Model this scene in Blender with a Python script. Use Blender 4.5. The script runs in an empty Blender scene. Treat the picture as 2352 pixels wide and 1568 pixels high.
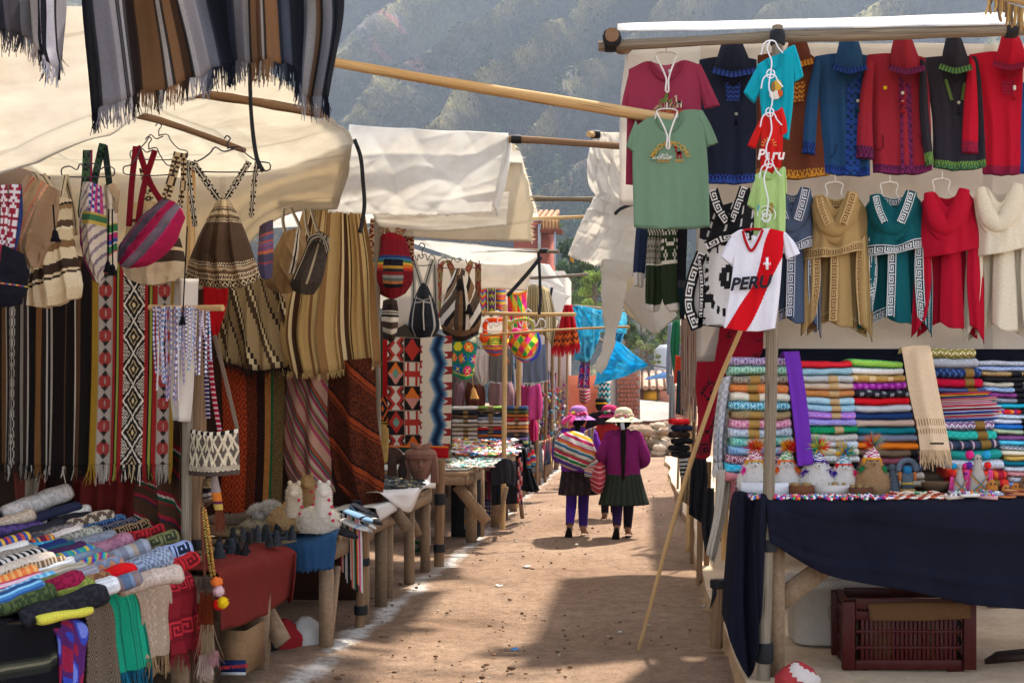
import bpy,math,random
import numpy as np
from mathutils import Vector,Matrix
R=math.radians
PI=math.pi
C=bpy.context.scene.collection
scene=bpy.context.scene
FPX,CU,CV,EYE=2613.3,1480.0,915.0,1.62
cam_d=bpy.data.cameras.new('camera')
cam=bpy.data.objects.new('camera',cam_d);C.objects.link(cam)
cam.location=(0,0,EYE);cam.rotation_euler=(PI/2,0,0)
cam_d.lens=40.0;cam_d.sensor_width=36.0;cam_d.sensor_fit='HORIZONTAL'
cam_d.shift_x=(1176-CU)/2352;cam_d.shift_y=(CV-784)/2352
cam_d.clip_start=0.05;cam_d.clip_end=6000
cam_d.dof.use_dof=True;cam_d.dof.focus_distance=8.0;cam_d.dof.aperture_fstop=9.0
scene.camera=cam
TO_SUN=Vector((0.27,0.70,1.5)).normalized()
W=bpy.data.worlds.new('World');scene.world=W;W.use_nodes=True
nt=W.node_tree;nt.nodes.clear()
wo=nt.nodes.new('ShaderNodeOutputWorld');bg=nt.nodes.new('ShaderNodeBackground')
sky=nt.nodes.new('ShaderNodeTexSky');sky.sky_type='NISHITA';sky.sun_disc=False
sky.sun_elevation=math.asin(TO_SUN.z);sky.sun_rotation=math.atan2(TO_SUN.x,TO_SUN.y)
sky.altitude=2900;sky.air_density=1.0;sky.dust_density=3.0;sky.ozone_density=0.6
bg.inputs['Strength'].default_value=0.15
hs=nt.nodes.new('ShaderNodeHueSaturation');hs.inputs['Saturation'].default_value=.45
nt.links.new(sky.outputs[0],hs.inputs['Color']);nt.links.new(hs.outputs[0],bg.inputs[0]);nt.links.new(bg.outputs[0],wo.inputs[0])
sun_d=bpy.data.lights.new('sun','SUN');sun_d.energy=3.1;sun_d.angle=R(2.6);sun_d.color=(1.0,0.93,0.82)
sun=bpy.data.objects.new('sun',sun_d);C.objects.link(sun)
sun.rotation_euler=(-TO_SUN).to_track_quat('-Z','Y').to_euler();sun.location=TO_SUN*60
scene.view_settings.view_transform='Standard';scene.view_settings.look='None'
scene.view_settings.exposure=1.78;scene.view_settings.gamma=1.0
scene.view_settings.use_curve_mapping=False
cy=scene.cycles
cy.max_bounces=6;cy.diffuse_bounces=4;cy.glossy_bounces=2;cy.transmission_bounces=3;cy.transparent_max_bounces=6
cy.volume_bounces=0;cy.use_denoising=True;cy.caustics_reflective=False;cy.caustics_refractive=False
rng=np.random.default_rng(7)
rnd=random.Random(11)
def H(h):
 """sRGB hex -> linear albedo"""
 c=np.array([int(h[i:i+2],16)/255 for i in(0,2,4)])
 return np.where(c<=.04045,c/12.92,((c+.055)/1.055)**2.4)
def P(u,v,Y):
 return np.array([(u-CU)*Y/FPX,Y,EYE-(v-CV)*Y/FPX])
def pts(lst,Y=None):
 """picture measurements with their distance -> places in the market"""
 out=[]
 for q in lst:
  out.append(P(q[0],q[1],q[2]if len(q)>2 else Y))
 return np.array(out)
def resample(p,n,smooth=True):
 p=np.asarray(p,float)
 if len(p)==1:return np.repeat(p,n,0)
 d=np.concatenate([[0],np.cumsum(np.linalg.norm(np.diff(p,axis=0),axis=1))])
 d/=max(d[-1],1e-9)
 t=np.linspace(0,1,n)
 lin=np.stack([np.interp(t,d,p[:,k])for k in range(3)],1)
 if not smooth or len(p)<3:return lin
 m=np.zeros_like(p)
 m[1:-1]=(p[2:]-p[:-2])/np.maximum(d[2:]-d[:-2],1e-9)[:,None]
 m[0]=(p[1]-p[0])/max(d[1]-d[0],1e-9);m[-1]=(p[-1]-p[-2])/max(d[-1]-d[-2],1e-9)
 i=np.clip(np.searchsorted(d,t,'right')-1,0,len(p)-2)
 h=(d[i+1]-d[i]);x=((t-d[i])/np.maximum(h,1e-9))[:,None];h=h[:,None]
 return((2*x**3-3*x**2+1)*p[i]+(x**3-2*x**2+x)*h*m[i]+(-2*x**3+3*x**2)*p[i+1]+(x**3-x**2)*h*m[i+1])
def unit(v):
 v=np.asarray(v,float);return v/max(np.linalg.norm(v),1e-9)
class G:
 """collects faces with a colour each, then links them as ONE mesh object"""
 def __init__(s):s.V=[];s.F=[];s.Cc=[];s.n=0;s.gr=[]
 def add(s,V,F,col):
  V=np.asarray(V,float).reshape(-1,3);F=np.asarray(F,np.int64)
  s.V.append(V);s.F.append(F+s.n);s.n+=len(V)
  col=np.asarray(col,float)
  if col.ndim==1:col=np.repeat(col[None],len(F),0)
  s.Cc.append(col.reshape(-1,3));return s
 def mesh(s,name,off):
  me=bpy.data.meshes.new(name)
  V=np.concatenate(s.V)-off
  sizes=np.concatenate([np.full(len(f),f.shape[1])for f in s.F])
  loops=np.concatenate([f.ravel()for f in s.F])
  me.vertices.add(len(V));me.vertices.foreach_set('co',V.astype(np.float32).ravel())
  me.loops.add(len(loops));me.loops.foreach_set('vertex_index',loops.astype(np.int32))
  me.polygons.add(len(sizes))
  st=np.concatenate([[0],np.cumsum(sizes)[:-1]])
  me.polygons.foreach_set('loop_start',st.astype(np.int32))
  a=me.attributes.new('Col','FLOAT_COLOR','FACE')
  cc=np.concatenate(s.Cc);cc=np.concatenate([cc,np.ones((len(cc),1))],1)
  a.data.foreach_set('color',cc.astype(np.float32).ravel())
  if s.gr and sum(map(len,s.gr))==len(V):
   b=me.attributes.new('Grain','FLOAT_VECTOR','POINT');b.data.foreach_set('vector',np.concatenate(s.gr).astype(np.float32).ravel())
  me.update(calc_edges=True);me.validate()
  return me
 def build(s,name,mat,parent=None,smooth=True,solid=0,off=None,kind=None,label=None,bevel=0,weld=False):
  o_=np.array(parent['_o'])if parent is not None else(np.zeros(3)if off is None else np.asarray(off,float))
  me=s.mesh(name,o_)
  if smooth:me.polygons.foreach_set('use_smooth',np.ones(len(me.polygons),bool))
  me.materials.append(mat)
  o=bpy.data.objects.new(name,me);C.objects.link(o)
  if parent is not None:o.parent=parent_obj(parent)
  else:o.location=o_
  if solid:
   m=o.modifiers.new('thick','SOLIDIFY');m.thickness=solid;m.offset=0
  if bevel:
   m=o.modifiers.new('bev','BEVEL');m.width=bevel;m.segments=2
  if kind:o['kind']=kind
  if label:o['label']=label
  return o
class Th(dict):
 pass
def parent_obj(t):return t['o']if isinstance(t,Th)else t
def tag(o,label,cat,group=None):
 o['label']=label;o['category']=cat
 if group:o['group']=group
 return o
def thing(name,label,cat,loc,group=None):
 o=bpy.data.objects.new(name,None);C.objects.link(o)
 o.empty_display_size=0.1
 o.location=[float(x)for x in loc]
 tag(o,label,cat,group)
 t=Th();t['o']=o;t['_o']=np.asarray(loc,float);return t
def sub(o,root):
 """lets a part carry sub-parts: vertices stay relative to the same place"""
 t=Th();t['o']=o;t['_o']=root['_o'];return t
def struct(o,kind='structure'):
 o['kind']=kind;return o
MATS={}
def new_mat(key):
 m=bpy.data.materials.new(key);m.use_nodes=True
 n=m.node_tree;n.nodes.clear()
 out=n.nodes.new('ShaderNodeOutputMaterial')
 return m,n,out
def N(n,t,**kw):
 nd=n.nodes.new(t)
 for k,v in kw.items():
  if k.startswith('_'):setattr(nd,k[1:],v)
  else:nd.inputs[k.replace('_',' ')].default_value=v
 return nd
def attr_mat(key,rough=.9,var=.18,scale=60,bump=.25,bscale=400,bdist=.003,sheen=0,transl=0,spec=.2,metal=0,dirt=0,dscale=3,dcol=(.25,.2,.15,1),sss=0):
 """colour per face from the weave / paint, broken up by fine noise and relief"""
 if key in MATS:return MATS[key]
 m,n,out=new_mat(key);L=n.links.new
 at=N(n,'ShaderNodeAttribute',_attribute_name='Col')
 tc=N(n,'ShaderNodeTexCoord')
 no=N(n,'ShaderNodeTexNoise',Scale=scale,Detail=4,Roughness=.7);L(tc.outputs['Object'],no.inputs['Vector'])
 mr=N(n,'ShaderNodeMapRange',From_Min=.3,From_Max=.7,To_Min=1-var,To_Max=1+var);L(no.outputs[0],mr.inputs[0])
 mu=N(n,'ShaderNodeVectorMath',_operation='SCALE');L(at.outputs['Color'],mu.inputs[0]);L(mr.outputs[0],mu.inputs['Scale'])
 col=mu.outputs[0]
 if dirt:
  dn=N(n,'ShaderNodeTexNoise',Scale=dscale,Detail=6,Roughness=.65);L(tc.outputs['Object'],dn.inputs['Vector'])
  dr=N(n,'ShaderNodeMapRange',From_Min=.48,From_Max=.78,To_Min=0,To_Max=dirt);L(dn.outputs[0],dr.inputs[0])
  mx=N(n,'ShaderNodeMix',_data_type='RGBA');L(dr.outputs[0],mx.inputs[0]);L(col,mx.inputs[6]);mx.inputs[7].default_value=dcol
  col=mx.outputs[2]
 bs=N(n,'ShaderNodeBsdfPrincipled',Roughness=rough,Metallic=metal)
 bs.inputs['Specular IOR Level'].default_value=spec
 if sheen:bs.inputs['Sheen Weight'].default_value=sheen;bs.inputs['Sheen Roughness'].default_value=.6
 L(col,bs.inputs['Base Color'])
 if bump:
  bn=N(n,'ShaderNodeTexNoise',Scale=bscale,Detail=3,Roughness=.6);L(tc.outputs['Object'],bn.inputs['Vector'])
  bp=N(n,'ShaderNodeBump',Strength=bump,Distance=bdist);L(bn.outputs[0],bp.inputs['Height'])
  L(bp.outputs[0],bs.inputs['Normal'])
 sh=bs.outputs[0]
 if transl:
  tr=N(n,'ShaderNodeBsdfTranslucent');L(col,tr.inputs[0])
  ms=N(n,'ShaderNodeMixShader',Fac=transl);L(bs.outputs[0],ms.inputs[1]);L(tr.outputs[0],ms.inputs[2]);sh=ms.outputs[0]
 L(sh,out.inputs[0])
 MATS[key]=m;return m
WOOL=attr_mat('wool_weave',.95,.13,110,.5,300,.004,.0,transl=.06,spec=.1)
KNIT=attr_mat('knitwear',.95,.2,140,.7,160,.006,0,spec=.1)
TEE=attr_mat('cotton_jersey',.9,.10,200,.2,600,.001,0,transl=.12,spec=.1)
FELT=attr_mat('felted_wool',.97,.15,120,.5,350,.004,0,spec=.08)
CANVAS=attr_mat('tarp_canvas',.85,.05,6,.25,70,.003,0,transl=.56,dirt=.34,dscale=1.7,dcol=(.42,.33,.22,1))
PLASTIC=attr_mat('plastic_sheet',.4,.05,8,.4,14,.03,0,transl=.6)
HARD=attr_mat('hard_plastic',.45,.08,30,.1,80,.002,0,dirt=.06,dscale=9,spec=.15)
WOODC=attr_mat('sawn_wood',.85,.25,40,.4,120,.004,0,dirt=.35,dscale=5,dcol=(.1,.075,.055,1))
STONE=attr_mat('stone_clay',.9,.2,40,.4,120,.004)
RUBBER=attr_mat('rubber_strip',.6,.2,30,.1,90,.002)
FUR=attr_mat('alpaca_fur',1.0,.10,60,.25,220,.006,0,transl=.5,spec=.05)
SKIN=attr_mat('skin',.55,.06,60,.1,300,.001)
WIRE=attr_mat('wire',.4,.1,50,0,metal=.0)
BEAD=attr_mat('glazed_bead',.25,.05,50,0,spec=.5)
def pole_mat(key,ca,cb,cd):
 if key in MATS:return MATS[key]
 m,n,out=new_mat(key);L=n.links.new
 tc=N(n,'ShaderNodeTexCoord')
 at=N(n,'ShaderNodeAttribute',_attribute_name='Grain')
 mp=N(n,'ShaderNodeVectorMath',_operation='MULTIPLY');L(at.outputs['Vector'],mp.inputs[0]);mp.inputs[1].default_value=(1.6,4.5,4.5)
 no=N(n,'ShaderNodeTexNoise',Scale=1,Detail=6,Roughness=.7,Distortion=1.2);L(mp.outputs[0],no.inputs['Vector'])
 cr=N(n,'ShaderNodeValToRGB');L(no.outputs[0],cr.inputs[0])
 e=cr.color_ramp.elements;e[0].position=.3;e[0].color=(*cd,1);e[1].position=.72;e[1].color=(*ca,1)
 k=cr.color_ramp.elements.new(.45);k.color=(*cb,1)
 kn=N(n,'ShaderNodeTexVoronoi',Scale=1.9);L(at.outputs['Vector'],kn.inputs['Vector'])
 kr=N(n,'ShaderNodeMapRange',From_Min=.08,From_Max=.2,To_Min=.3,To_Max=1);L(kn.outputs['Distance'],kr.inputs[0])
 mu=N(n,'ShaderNodeVectorMath',_operation='SCALE');L(cr.outputs[0],mu.inputs[0]);L(kr.outputs[0],mu.inputs['Scale'])
 bs=N(n,'ShaderNodeBsdfPrincipled',Roughness=.85);bs.inputs['Specular IOR Level'].default_value=.2
 L(mu.outputs[0],bs.inputs['Base Color'])
 bp=N(n,'ShaderNodeBump',Strength=.6,Distance=.006);L(no.outputs[0],bp.inputs['Height']);L(bp.outputs[0],bs.inputs['Normal'])
 L(bs.outputs[0],out.inputs[0]);MATS[key]=m;return m
POLE_G=pole_mat('weathered_pole',H('9c8e7a'),H('776b5a'),H('382e25'))
POLE_W=pole_mat('peeled_pole',H('d8b98a'),H('c39d68'),H('7d5a35'))
POLE_B=pole_mat('brown_pole',H('9a7c5c'),H('7d6046'),H('3c2c20'))
def grid_faces(nr,nc,wrap=False):
 """faces of a grid of nr x nc vertices (row-major)"""
 r=np.arange(nr-1)[:,None];c=np.arange(nc if wrap else nc-1)[None]
 c2=(c+1)%nc
 return np.stack([r*nc+c,r*nc+c2,(r+1)*nc+c2,(r+1)*nc+c],-1).reshape(-1,4)
def noise1(seed,t,k=5,lo=1):
 r=np.random.default_rng(seed);out=np.zeros_like(t,dtype=float)
 for i in range(k):out+=r.normal()*np.sin(2*PI*((lo+i*1.0)*t)+r.uniform(0,6.28))/(1+i)
 return out
def sheet_pts(rails,nu,nv,folds=(),wrinkle=0,seed=1,normal=None,sag=0,ripple=0,smooth=True):
 """cloth between side rails (top -> bottom each); folds: (amplitude, count, start power, drift)"""
 RL=[resample(r,nv+1,smooth)for r in rails]
 k=len(RL);s=np.linspace(0,1,nu+1);x=s*(k-1);i=np.clip(x.astype(int),0,k-2);f=(x-i)[None,:,None]
 A=np.stack(RL,1)
 if k>2 and smooth:
  flat=np.stack([resample(A[r],nu+1)for r in range(nv+1)])
  V=flat
 else:
  V=A[:,i]*(1-f)+A[:,i+1]*f
 t=np.linspace(0,1,nv+1)[:,None];S=s[None]
 if normal is None:
  normal=unit(np.cross(V[0,-1]-V[0,0],V[-1,nu//2]-V[0,nu//2]))
 nrm=np.asarray(normal,float)
 r=np.random.default_rng(seed);d=np.zeros((nv+1,nu+1))
 for(amp,cnt,pw,drift)in folds:
  ph=r.uniform(0,6.28);wob=.25*np.sin(2*PI*t*r.uniform(.5,1.2)+r.uniform(0,6))
  w=np.sin(2*PI*(cnt*(S+drift*t*.1))+ph+wob*2)+.45*np.sin(2*PI*(cnt*1.73*S)+r.uniform(0,6)+wob)
  d+=amp*w*(t**pw if pw else 1)
 if wrinkle:
  for q in range(18):
   a=r.normal(0,1,2)*(3+q*.5);b=r.normal(0,3,2)
   e=np.clip(np.sin(b[0]*S+b[1]*t+r.uniform(0,6.28)),0,1);w=1-np.abs(np.sin(a[0]*S+a[1]*t+.5*np.sin(b[1]*S-b[0]*t)+r.uniform(0,6.28)))
   d+=wrinkle*(r.choice([-1,1])*.62*e*w**3*(.35 if q>9 else .8)+.16*np.sin(b[0]*S*.7+b[1]*t*.7+q))
 if sag:d+=sag*np.sin(PI*S)*np.sin(PI*t)
 V=V+d[...,None]*nrm
 if ripple:V[-1]+=np.array([0,0,1])*(r.normal(0,ripple,nu+1)[:,None])
 return V
def colgrid(colf,nu,nv,var=.0,seed=0):
 S,T=np.meshgrid((np.arange(nu)+.5)/nu,(np.arange(nv)+.5)/nv)
 if callable(colf):c=np.asarray(colf(S,T),float)
 else:c=np.broadcast_to(np.asarray(colf,float),(nv,nu,3)).copy()
 if var:
  c=c*np.random.default_rng(seed).uniform(1-var,1+var,(nv,nu,1))
 return c.reshape(-1,3)
def sheet(g,rails,nu,nv,col,**kw):
 V=sheet_pts(rails,nu,nv,**kw)
 g.add(V.reshape(-1,3),grid_faces(nv+1,nu+1),colgrid(col,nu,nv))
 return V
def puff(g,rails,nu,nv,col,thick=.05,normal=(0,-1,0),power=.5,tprof=None,colb=None,**kw):
 """closed, stuffed shape: a front and a back sheet that meet at the outline"""
 V=sheet_pts(rails,nu,nv,normal=normal,**kw)
 s=np.linspace(0,1,nu+1)[None];t=np.linspace(0,1,nv+1)[:,None]
 pr=np.clip(1-(2*s-1)**2,0,1)**power
 tp=(np.clip(1-(2*t-1)**4,0,1)**.5)if tprof is None else np.interp(t,np.linspace(0,1,len(tprof)),tprof)
 off=(thick*pr*tp)[...,None]*np.asarray(normal,float)
 A=V+off;B=V-off*.8
 ci=colgrid(col,nu,nv);cb=ci if colb is None else colgrid(colb,nu,nv)
 g.add(A.reshape(-1,3),grid_faces(nv+1,nu+1),ci)
 g.add(B.reshape(-1,3),grid_faces(nv+1,nu+1)[:,::-1],cb)
 ring=[(0,j)for j in range(nu+1)]+[(i,nu)for i in range(1,nv+1)]+[(nv,j)for j in range(nu-1,-1,-1)]+[(i,0)for i in range(nv-1,0,-1)]
 ra=np.array([A[i,j]for i,j in ring]);rb=np.array([B[i,j]for i,j in ring]);m=len(ring)
 cc=[ci[min(i,nv-1)*nu+min(j,nu-1)]for i,j in ring]
 g.add(np.concatenate([ra,rb]),[[q,q+m,(q+1)%m+m,(q+1)%m]for q in range(m)],np.array(cc))
 return A
def frame_along(p):
 t=np.gradient(p,axis=0);t/=np.maximum(np.linalg.norm(t,axis=1),1e-9)[:,None]
 up=np.array([0,0,1.])if abs(t[0,2])<.9 else np.array([0,1.,0])
 a=np.zeros_like(p);b=np.zeros_like(p);prev=None
 for i in range(len(p)):
  x=np.cross(t[i],up)if prev is None else prev-t[i]*np.dot(prev,t[i])
  x=unit(x);a[i]=x;b[i]=np.cross(x,t[i]);prev=x
 return t,a,b
def tube(g,path,r,n=8,col=(.5,.5,.5),seg=None,cap=True,lump=0,seed=0,polecol=False,smooth=True,flat=1.0):
 p=np.asarray(path,float)
 if seg:p=resample(p,seg+1,smooth)
 m=len(p);rr=np.interp(np.linspace(0,1,m),np.linspace(0,1,len(np.atleast_1d(r))),np.atleast_1d(r))
 t,a,b=frame_along(p)
 ang=np.linspace(0,2*PI,n,endpoint=False)
 rs=np.repeat(rr[:,None],n,1)
 if lump:
  q=np.random.default_rng(seed)
  rs=rs*(1+lump*(noise1(seed,np.linspace(0,1,m),6,2)[:,None]*.35+q.normal(0,.25,(m,n))*.5))
 V=p[:,None]+rs[...,None]*(np.cos(ang)[None,:,None]*a[:,None]+flat*np.sin(ang)[None,:,None]*b[:,None])
 F=grid_faces(m,n,True)
 if polecol:
  L=np.concatenate([[0],np.cumsum(np.linalg.norm(np.diff(p,axis=0),axis=1))])
  cl=np.zeros((m-1,n,3));cl[...,0]=((L[:-1]+L[1:])/2)[:,None]+seed*1.37;cl[...,1]=(np.arange(n)/n)[None];cl[...,2]=seed*.7
  gr=np.zeros((m,n,3));gr[...,0]=(L+seed*3.3)[:,None];gr[...,1]=np.cos(ang)[None];gr[...,2]=np.sin(ang)[None];g.gr.append(gr.reshape(-1,3))
  c=cl.reshape(-1,3)
 elif callable(col):c=colgrid(lambda S,T:col(S,T),n,m-1)
 else:c=col
 g.add(V.reshape(-1,3),F,c)
 if cap:
  for k,idx in((0,0),(m-1,1)):
   cen=p[k];ring=V[k]
   f=[[j,(j+1)%n,n]for j in range(n)]
   if idx:f=[x[::-1]for x in f]
   cc=np.array([L[k]+seed*1.37,.5,seed*.7])if polecol else(col(np.array([[.5]]),np.array([[float(idx)]]))[0,0]if callable(col)else col)
   g.add(np.vstack([ring,cen]),f,cc)
   if polecol:g.gr.append(np.vstack([gr[k]*[1,3,3],[[L[k]+seed*3.3,0,0]]]))
 return V
def ribbon(g,path,width,col,seg=20,across=4,side=None,curl=0,smooth=True,ends=None):
 """a flat band along a path; side: direction of its width"""
 p=resample(path,seg+1,smooth);t,a,b=frame_along(p)
 if side is not None:
  sd=np.asarray(side,float)
  a=np.array([unit(sd-tt*np.dot(sd,tt))for tt in t]);b=np.cross(a,t)
 w=np.interp(np.linspace(0,1,seg+1),np.linspace(0,1,len(np.atleast_1d(width))),np.atleast_1d(width))
 s=np.linspace(-.5,.5,across+1)
 V=p[:,None]+(s[None,:,None]*w[:,None,None])*a[:,None]+(curl*(1-4*s**2))[None,:,None]*b[:,None]
 g.add(V.reshape(-1,3),grid_faces(seg+1,across+1),colgrid(col,across,seg))
 return V
def loft(g,secs,n=20,col=(.5,.5,.5),wave=None,cap=True,seg=None,axis=None):
 """closed body of rings: secs = (centre xyz, rx, ry[, tilt]) in world axes; wave(t, ang) scales the radius"""
 cs=np.array([s[0]for s in secs],float);rx=np.array([s[1]for s in secs],float);ry=np.array([s[2]for s in secs],float)
 if seg:
  t0=np.linspace(0,1,len(secs));t1=np.linspace(0,1,seg+1)
  q=np.concatenate([cs,rx[:,None],ry[:,None]],1)
  qq=np.stack([np.interp(t1,t0,q[:,k])for k in range(5)],1)
  for _ in range(2):qq[1:-1]=(qq[:-2]+2*qq[1:-1]+qq[2:])/4
  cs,rx,ry=qq[:,:3],qq[:,3],qq[:,4]
 m=len(cs);ang=np.linspace(0,2*PI,n,endpoint=False)
 if axis is None:ax,ay=np.array([1.,0,0]),np.array([0,1.,0])
 else:ax,ay=[np.asarray(k,float)for k in axis]
 k=np.ones((m,n))
 if wave is not None:k=wave(np.linspace(0,1,m)[:,None],ang[None])
 V=cs[:,None]+(k*rx[:,None]*np.cos(ang)[None])[...,None]*ax+(k*ry[:,None]*np.sin(ang)[None])[...,None]*ay
 g.add(V.reshape(-1,3),grid_faces(m,n,True),colgrid(col,n,m-1)if callable(col)else col)
 if cap:
  for kk in(0,m-1):
   f=[[j,(j+1)%n,n]for j in range(n)]
   cc=col if not callable(col)else np.asarray(col(np.array([[.5]]),np.array([[0. if kk==0 else 1.]])))[0,0]
   g.add(np.vstack([V[kk],cs[kk]]),f if kk else[x[::-1]for x in f],cc)
 return V
def box(g,c,size,col,ax=None):
 c=np.asarray(c,float);h=np.asarray(size,float)/2
 X,Y,Z=(np.eye(3)if ax is None else np.asarray(ax,float))
 V=np.array([c+sx*h[0]*X+sy*h[1]*Y+sz*h[2]*Z for sz in(-1,1)for sy in(-1,1)for sx in(-1,1)])
 F=[[0,2,3,1],[4,5,7,6],[0,1,5,4],[2,6,7,3],[0,4,6,2],[1,3,7,5]]
 g.add(V,F,col);return g
def beam(g,p0,p1,w,h,col,side=None):
 """sawn timber from p0 to p1"""
 p0,p1=np.asarray(p0,float),np.asarray(p1,float);z=unit(p1-p0)
 ref=np.array([0,1.,0])if side is None else np.asarray(side,float)
 x=unit(np.cross(ref,z));y=np.cross(z,x)
 box(g,(p0+p1)/2,(w,h,np.linalg.norm(p1-p0)),col,(x,y,z))
def blob(g,c,r,col,nu=14,nv=9,seed=0,lump=.0):
 """a lumpy ball"""
 th=np.linspace(.001,PI-.001,nv+1)[:,None];ph=np.linspace(0,2*PI,nu,endpoint=False)[None]
 r=np.broadcast_to(np.asarray(r,float),(3,))
 d=np.stack([np.sin(th)*np.cos(ph),np.sin(th)*np.sin(ph),np.cos(th)*np.ones_like(ph)],-1)
 k=1+lump*np.random.default_rng(seed).normal(0,1,d.shape[:2])[...,None]
 V=np.asarray(c,float)+d*r*k
 g.add(V.reshape(-1,3),grid_faces(nv+1,nu,True)[:,::-1],colgrid(col,nu,nv)if callable(col)else col)
def fringe(g,line,length,n,col,seed=0,w=.006,spread=.01,down=(0,0,-1),seg=2,jit=.25):
 """many thin hanging threads below a line"""
 r=np.random.default_rng(seed);p=resample(line,n,False);down=np.asarray(down,float)
 L=length*r.uniform(1-jit,1+jit,n);dx=r.normal(0,spread,(n,3))
 side=unit(p[-1]-p[0]);k=np.linspace(0,1,seg+1)
 V=p[:,None]+k[None,:,None]*(L[:,None,None]*down)+(k**1.3)[None,:,None]*dx[:,None]
 hw=(w*r.uniform(.6,1.2,n))[:,None,None]*side*(1-.5*k)[None,:,None]
 A=np.stack([V-hw/2,V+hw/2],2).reshape(-1,3)
 base=(np.arange(n)*(seg+1)*2)[:,None,None]+(np.arange(seg)*2)[None,:,None]
 F=(base+np.array([0,1,3,2])[None,None]).reshape(-1,4)
 if callable(col):cc=np.asarray(col(np.linspace(0,.999,n)[None],np.full((1,n),.985)))[0]
 else:cc=np.repeat(np.asarray(col,float)[None],n,0)
 cc=cc*r.uniform(.7,1.15,(n,1))
 g.add(A,F,np.repeat(cc,seg,0))
def hairs(g,base,nrm,length,col,seed=0,w=.004,droop=.3,jit=.4):
 """short fur: one thin blade per point"""
 r=np.random.default_rng(seed);n=len(base)
 d=nrm+r.normal(0,jit,(n,3));d[:,2]-=droop;d/=np.linalg.norm(d,axis=1)[:,None]
 s=np.cross(d,r.normal(0,1,(n,3)));s/=np.maximum(np.linalg.norm(s,axis=1),1e-6)[:,None]
 L=(length*r.uniform(.5,1.2,n))[:,None]
 A=np.stack([base-s*w/2,base+s*w/2,base+d*L],1).reshape(-1,3)
 col=np.asarray(col,float);cc=(np.repeat(col[None],n,0)if col.ndim==1 else col)*r.uniform(.8,1.12,(n,1))
 g.add(A,np.arange(n*3).reshape(-1,3),cc)
def stripes(lst,axis='s',rep=1,slant=0,wob=0):
 """lst: (width, hex)"""
 w=np.cumsum([a for a,_ in lst],dtype=float);w/=w[-1];cols=np.array([H(b)for _,b in lst])
 def f(S,T):
  x=S+slant*T if axis=='s' else T+slant*S
  if wob:x=x+wob*np.sin(T*9+S*7)
  x=(x*rep)%1.0
  return cols[np.clip(np.searchsorted(w,x,'right'),0,len(cols)-1)]
 return f
def plain(h,var=.0):
 c=H(h)
 return lambda S,T:np.broadcast_to(c,S.shape+(3,)).copy()
def sewn(h):
 """canvas of several widths sewn together: thin doubled seams and a patch"""
 c=H(h)
 def f(S,T):
  o=np.broadcast_to(c,S.shape+(3,)).copy();m=(np.abs(((S*2.02+.13)%1)-.5)<.013)|(np.abs(((T*1.6+.2)%1)-.5)<.013)|(S<.014)|(S>.986)|(T>.98);o[m]*=.87
  p=(S>.62)&(S<.74)&(T>.58)&(T<.76);o[p]*=.93;return o
 return f
KEY=np.array([[int(ch)for ch in r]for r in("11111110","10000010","10111010","10101010","10100010","10111110","10000000")])
def keyband(fg,bg,n,edge=None):
 """Greek-key border: n repeats along T, 7+2 cells across S"""
 a,b=H(fg),H(bg);e=b if edge is None else H(edge)
 def f(S,T):
  j=(T*n*8).astype(int)%8;i=(S*11).astype(int)
  out=np.where(KEY[np.clip(i-2,0,6),j][...,None]==1,a,b)
  out=np.where(((i<2)|(i>8))[...,None],b,out)
  return np.where(((i<1)|(i>9))[...,None],e,out)
 return f
def diamonds(a,b,nx,ny,ph=.5,rings=2.0):
 a,b=H(a),H(b)
 def f(S,T):
  x=np.abs((S*nx)%1-.5)*2;y=np.abs((T*ny)%1-.5)*2
  m=(((x+y)*rings)%1)<ph
  return np.where(m[...,None],a,b)
 return f
def zigzag(cols,nx,ny,amp=.5):
 cs=np.array([H(c)for c in cols])
 def f(S,T):
  z=np.abs((S*nx)%1-.5)*2*amp
  k=((T*ny+z)%1*len(cs)).astype(int)%len(cs)
  return cs[k]
 return f
def speck(a,b,p=.5,seed=0,block=1):
 a,b=H(a),H(b)
 def f(S,T):
  r=np.random.default_rng(seed);m=r.random(S.shape)<p
  return np.where(m[...,None],a,b)
 return f
def checks(cols,nx,ny):
 cs=np.array([H(c)for c in cols])
 def f(S,T):
  k=((S*nx).astype(int)+(T*ny).astype(int)*2)%len(cs)
  return cs[k]
 return f
def over(base,*layers):
 """layers: (s0, s1, t0, t1, colour function of local S, T)"""
 def f(S,T):
  c=np.array(base(S,T))
  for(s0,s1,t0,t1,fn)in layers:
   m=(S>=s0)&(S<s1)&(T>=t0)&(T<t1)
   if m.any():
    q=fn((S-s0)/(s1-s0),(T-t0)/(t1-t0));c[m]=q[m]
  return c
 return f
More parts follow.
